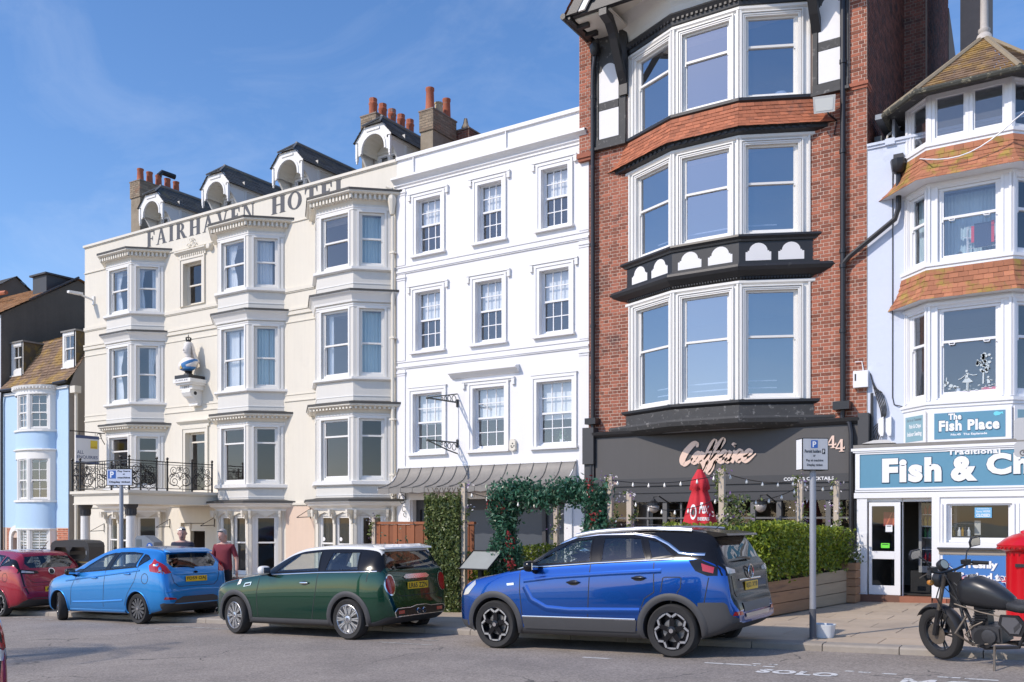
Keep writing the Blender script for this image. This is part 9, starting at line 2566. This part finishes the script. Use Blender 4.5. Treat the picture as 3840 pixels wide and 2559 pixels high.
# ------------------------------------------------------------------ palm on the promenade, out of frame, whose fronds shade the road
PMX,PMY,PMZ=-17.0,-.1,7.2
pm=empty('palm_tree', (PMX,PMY,gz(-18)),label='palm tree outside the left of the picture whose fronds shade the road', cat='tree')
b=MB(); b.tube([(PMX,PMY,-.6),(PMX+.1,PMY,5.0),(PMX,PMY,PMZ)],[.22,.17,.15],9); b.build('trunk', M_twig,pm)
b=MB()
for k in range(22):
 a=2*pi*k/22+R.uniform(-.1,.1); el=R.uniform(-.1,.9)
 pts=[Vector((PMX,PMY,PMZ))+Vector((cos(a)*cos(el-t*.9),sin(a)*cos(el-t*.9),sin(el-t*.9) ))*(1.5*t) for t in (0,.3,.6,.9,1.2)]
 for p,q in zip(pts,pts[1:]):
  t_=(q-p).normalized(); n_=t_.cross(Vector((0,0,1))).normalized()
  for j in range(4):
   c=p.lerp(q,j/4)
   for e in (-1,1): b.face([c,c+t_*.04,c+(n_*e+t_*.5)*.30-Vector((0,0,.08))])
 b.tube(pts,.012,4)
b.build('crown', L_vine,pm)
# ------------------------------------------------------------------ two men on the pavement
M_skin=mat('fair_skin', (.56,.32,.25),.55,var=.06,vscale=18)
M_hair=mat('grey_hair', (.36,.34,.32),.8,var=.25,vscale=40,bump=.6,bscale=90)
def person(x,y,yaw,h,shirt,trous,label,pose,head_turn=0.0,belly=1.0,short=True):
 root=empty('person', (x,y,pz(x,y)),rz=yaw,label=label,cat='person', group='men walking on the pavement')
 k=h/1.78
 J={}; E_=[]; V=[]; Rr=[]
 def j(n,p,r,par=None):
  V.append(tuple(c*k for c in p)); Rr.append((r[0]*k,r[1]*k)); J[n]=len(V)-1
  if par: E_.append((J[par],J[n]))
 j('pel', (0,0,.95),(.165*belly,.13*belly)); j('waist', (0,-.01,1.10),(.17*belly,.135*belly),'pel'); j('chest', (0,0,1.30),(.175,.125),'waist'); j('upch', (0,.01,1.42),(.16,.10),'chest'); j('neck', (0,.005,1.50),(.065,.065),'upch'); j('neck2', (0,-.01,1.56),(.06,.06),'neck')
 for s,nm in ((-1,'r'),(1,'l')):
  a=pose[nm]
  j('sh' + nm,(s*.185,.01,1.42),(.075,.075),'upch'); j('el' + nm,a[0],(.047,.047),'sh' + nm); j('wr' + nm,a[1],(.032,.03),'el' + nm)
  j('hp' + nm,(s*.095,0,.88),(.10,.10),'pel'); j('kn' + nm,a[2],(.068,.068),'hp' + nm); j('an' + nm,a[3],(.045,.048),'kn' + nm); j('toe' + nm,(a[3][0]+s*.02,a[3][1]-.17,a[3][2]-.055),(.035,.03),'an' + nm)
 me=bpy.data.meshes.new('body'); me.from_pydata(V,E_,[]); o=bpy.data.objects.new('body', me); COL.objects.link(o)
 sk=o.modifiers.new('skin', 'SKIN'); sb=o.modifiers.new('sub', 'SUBSURF'); sb.levels=2; sb.render_levels=2
 for i,r_ in enumerate(Rr): me.skin_vertices[0].data[i].radius=r_
 me.skin_vertices[0].data[0].use_root=True
 dg=bpy.context.evaluated_depsgraph_get(); m2=bpy.data.meshes.new_from_object(o.evaluated_get(dg)); bpy.data.objects.remove(o)
 m2.materials.clear()
 for m in (M_skin,shirt,trous,M_ktext): m2.materials.append(m)
 for p in m2.polygons:
  c=p.center/k; p.use_smooth=True
  arm=abs(c.x)>.205 and c.z<1.36
  if c.z<.10: p.material_index=3
  elif c.z<.93 and not arm: p.material_index=2
  elif arm and c.z<(1.20 if short else .9) and abs(c.x)>.21: p.material_index=0
  elif c.z<1.475: p.material_index=1
  else: p.material_index=0
 put('body', m2,root,True)
 b=MB(); rows=[]
 for z,rx,ryf,ryb in ((-.03,.055,.05,.06),(.0,.062,.075,.065),(.035,.070,.098,.075),(.08,.076,.105,.088),(.13,.079,.102,.097),(.18,.075,.092,.096),(.215,.058,.068,.08),(.235,.028,.03,.04),(.24,.004,.004,.005)):
  rows.append([(rx*cos(t)*k,(-(ryf if sin(t)>0 else ryb)*sin(t))*k,z*k) for t in [2*pi*i/18 for i in range(18)]])
 b.loft(rows,closed=True); hr=hd=b.build('head', M_skin,root,smooth=True,local=True)
 hr.location=(0,-.015*k,1.555*k); hr.rotation_euler=(rad(12),0,head_turn)
 b=MB(); b.tube([(0,-.10*k,.125*k),(0,-.128*k,.085*k),(0,-.105*k,.072*k)],[.009,.017,.012],6)
 for s in (-1,1): b.tube([(s*.078*k,.0,.135*k),(s*.09*k,.01,.11*k),(s*.078*k,.005,.075*k)],[.012,.02,.01],6)
 b.build('nose_and_ears', M_skin,hd,smooth=True,local=True)
 b=MB()
 for s in (-1,1): b.box(s*.032-.013,s*.032+.013,-.103*k,-.094*k,.118*k,.127*k)
 b.box(-.026,.026,-.104*k,-.096*k,.038*k,.046*k); b.build('eyes_and_mouth', mat('dark_features', (.12,.05,.045),.6),hd,local=True)
 b=MB(); rows=[]
 for z,rx,ry in ((.10,.083,.09),(.15,.085,.10),(.195,.080,.10),(.225,.064,.082),(.246,.034,.045),(.25,.005,.005)):
  f=.4 if z<.19 else .93
  rows.append([(rx*cos(t)*k,((ry*-sin(t)) if sin(t)<0 else -ry*f*sin(t))*k+.006,z*k+.012*(sin(t)>.3)) for t in [2*pi*i/18 for i in range(18)]])
 b.loft(rows,closed=True); b.build('hair', M_hair,hr,smooth=True,local=True)
 b=MB(); b.tube([(-.075*k,-.06*k,.205*k),(0,-.088*k,.222*k),(.075*k,-.06*k,.205*k)],.010,5); b.build('sunglasses', M_blk,hr,local=True)
 for s,nm in ((-1,'r'),(1,'l')):
  w=Vector(pose[nm][1])*k; e=Vector(pose[nm][0])*k; d=(w-e).normalized(); sd=Vector((0,1,0)); n_=d.cross(sd).normalized()
  b=MB(); b.tube([w-d*.01,w+d*.04,w+d*.085],[.026,.032,.026],8)
  for i,(l,off) in enumerate(((.07,-.03),(.082,-.01),(.078,.01),(.062,.028))):
   p=w+d*.08+sd*off; b.tube([p,p+d*l*.5+n_*s*.008,p+d*l*.85+n_*s*.028],[.010,.009,.006],6)
  p=w+d*.03-sd*.028; b.tube([p,p-sd*.022+d*.03,p-sd*.022+d*.06],[.012,.010,.007],6)
  b.build('hand', M_skin,root,smooth=True,local=True)
 return root
M_maroon=mat('maroon_cotton', (.20,.028,.04),.85,var=.15,vscale=9,bump=.5,bscale=14)
M_navy=mat('navy_check_cotton', (.028,.032,.055),.85,var=.5,vscale=14)
M_jean=mat('dark_denim', (.02,.022,.032),.85,var=.2,vscale=12)
p1={'r': ((-.27,.02,1.14),(-.27,-.06,.88),(-.11,-.06,.50),(-.11,.06,.09)),'l': ((.28,.04,1.14),(.31,-.03,.89),(.10,.03,.50),(.11,.02,.09))}
person(-15.56,12.9,rad(24),1.72,M_maroon,M_jean,'grey-haired man in a maroon T-shirt between the light blue and green cars', p1,rad(-18),1.12)
p2={'r': ((-.26,.05,1.14),(-.25,-.10,.92),(-.10,-.1,.50),(-.10,-.02,.09)),'l': ((.26,-.02,1.14),(.25,-.12,.92),(.10,.06,.5),(.11,.16,.10))}
person(-17.04,13.0,rad(40),1.80,M_navy,M_jean,'grey-haired man in a navy checked shirt behind the roof of the light blue car', p2,rad(5),1.08,short=False)
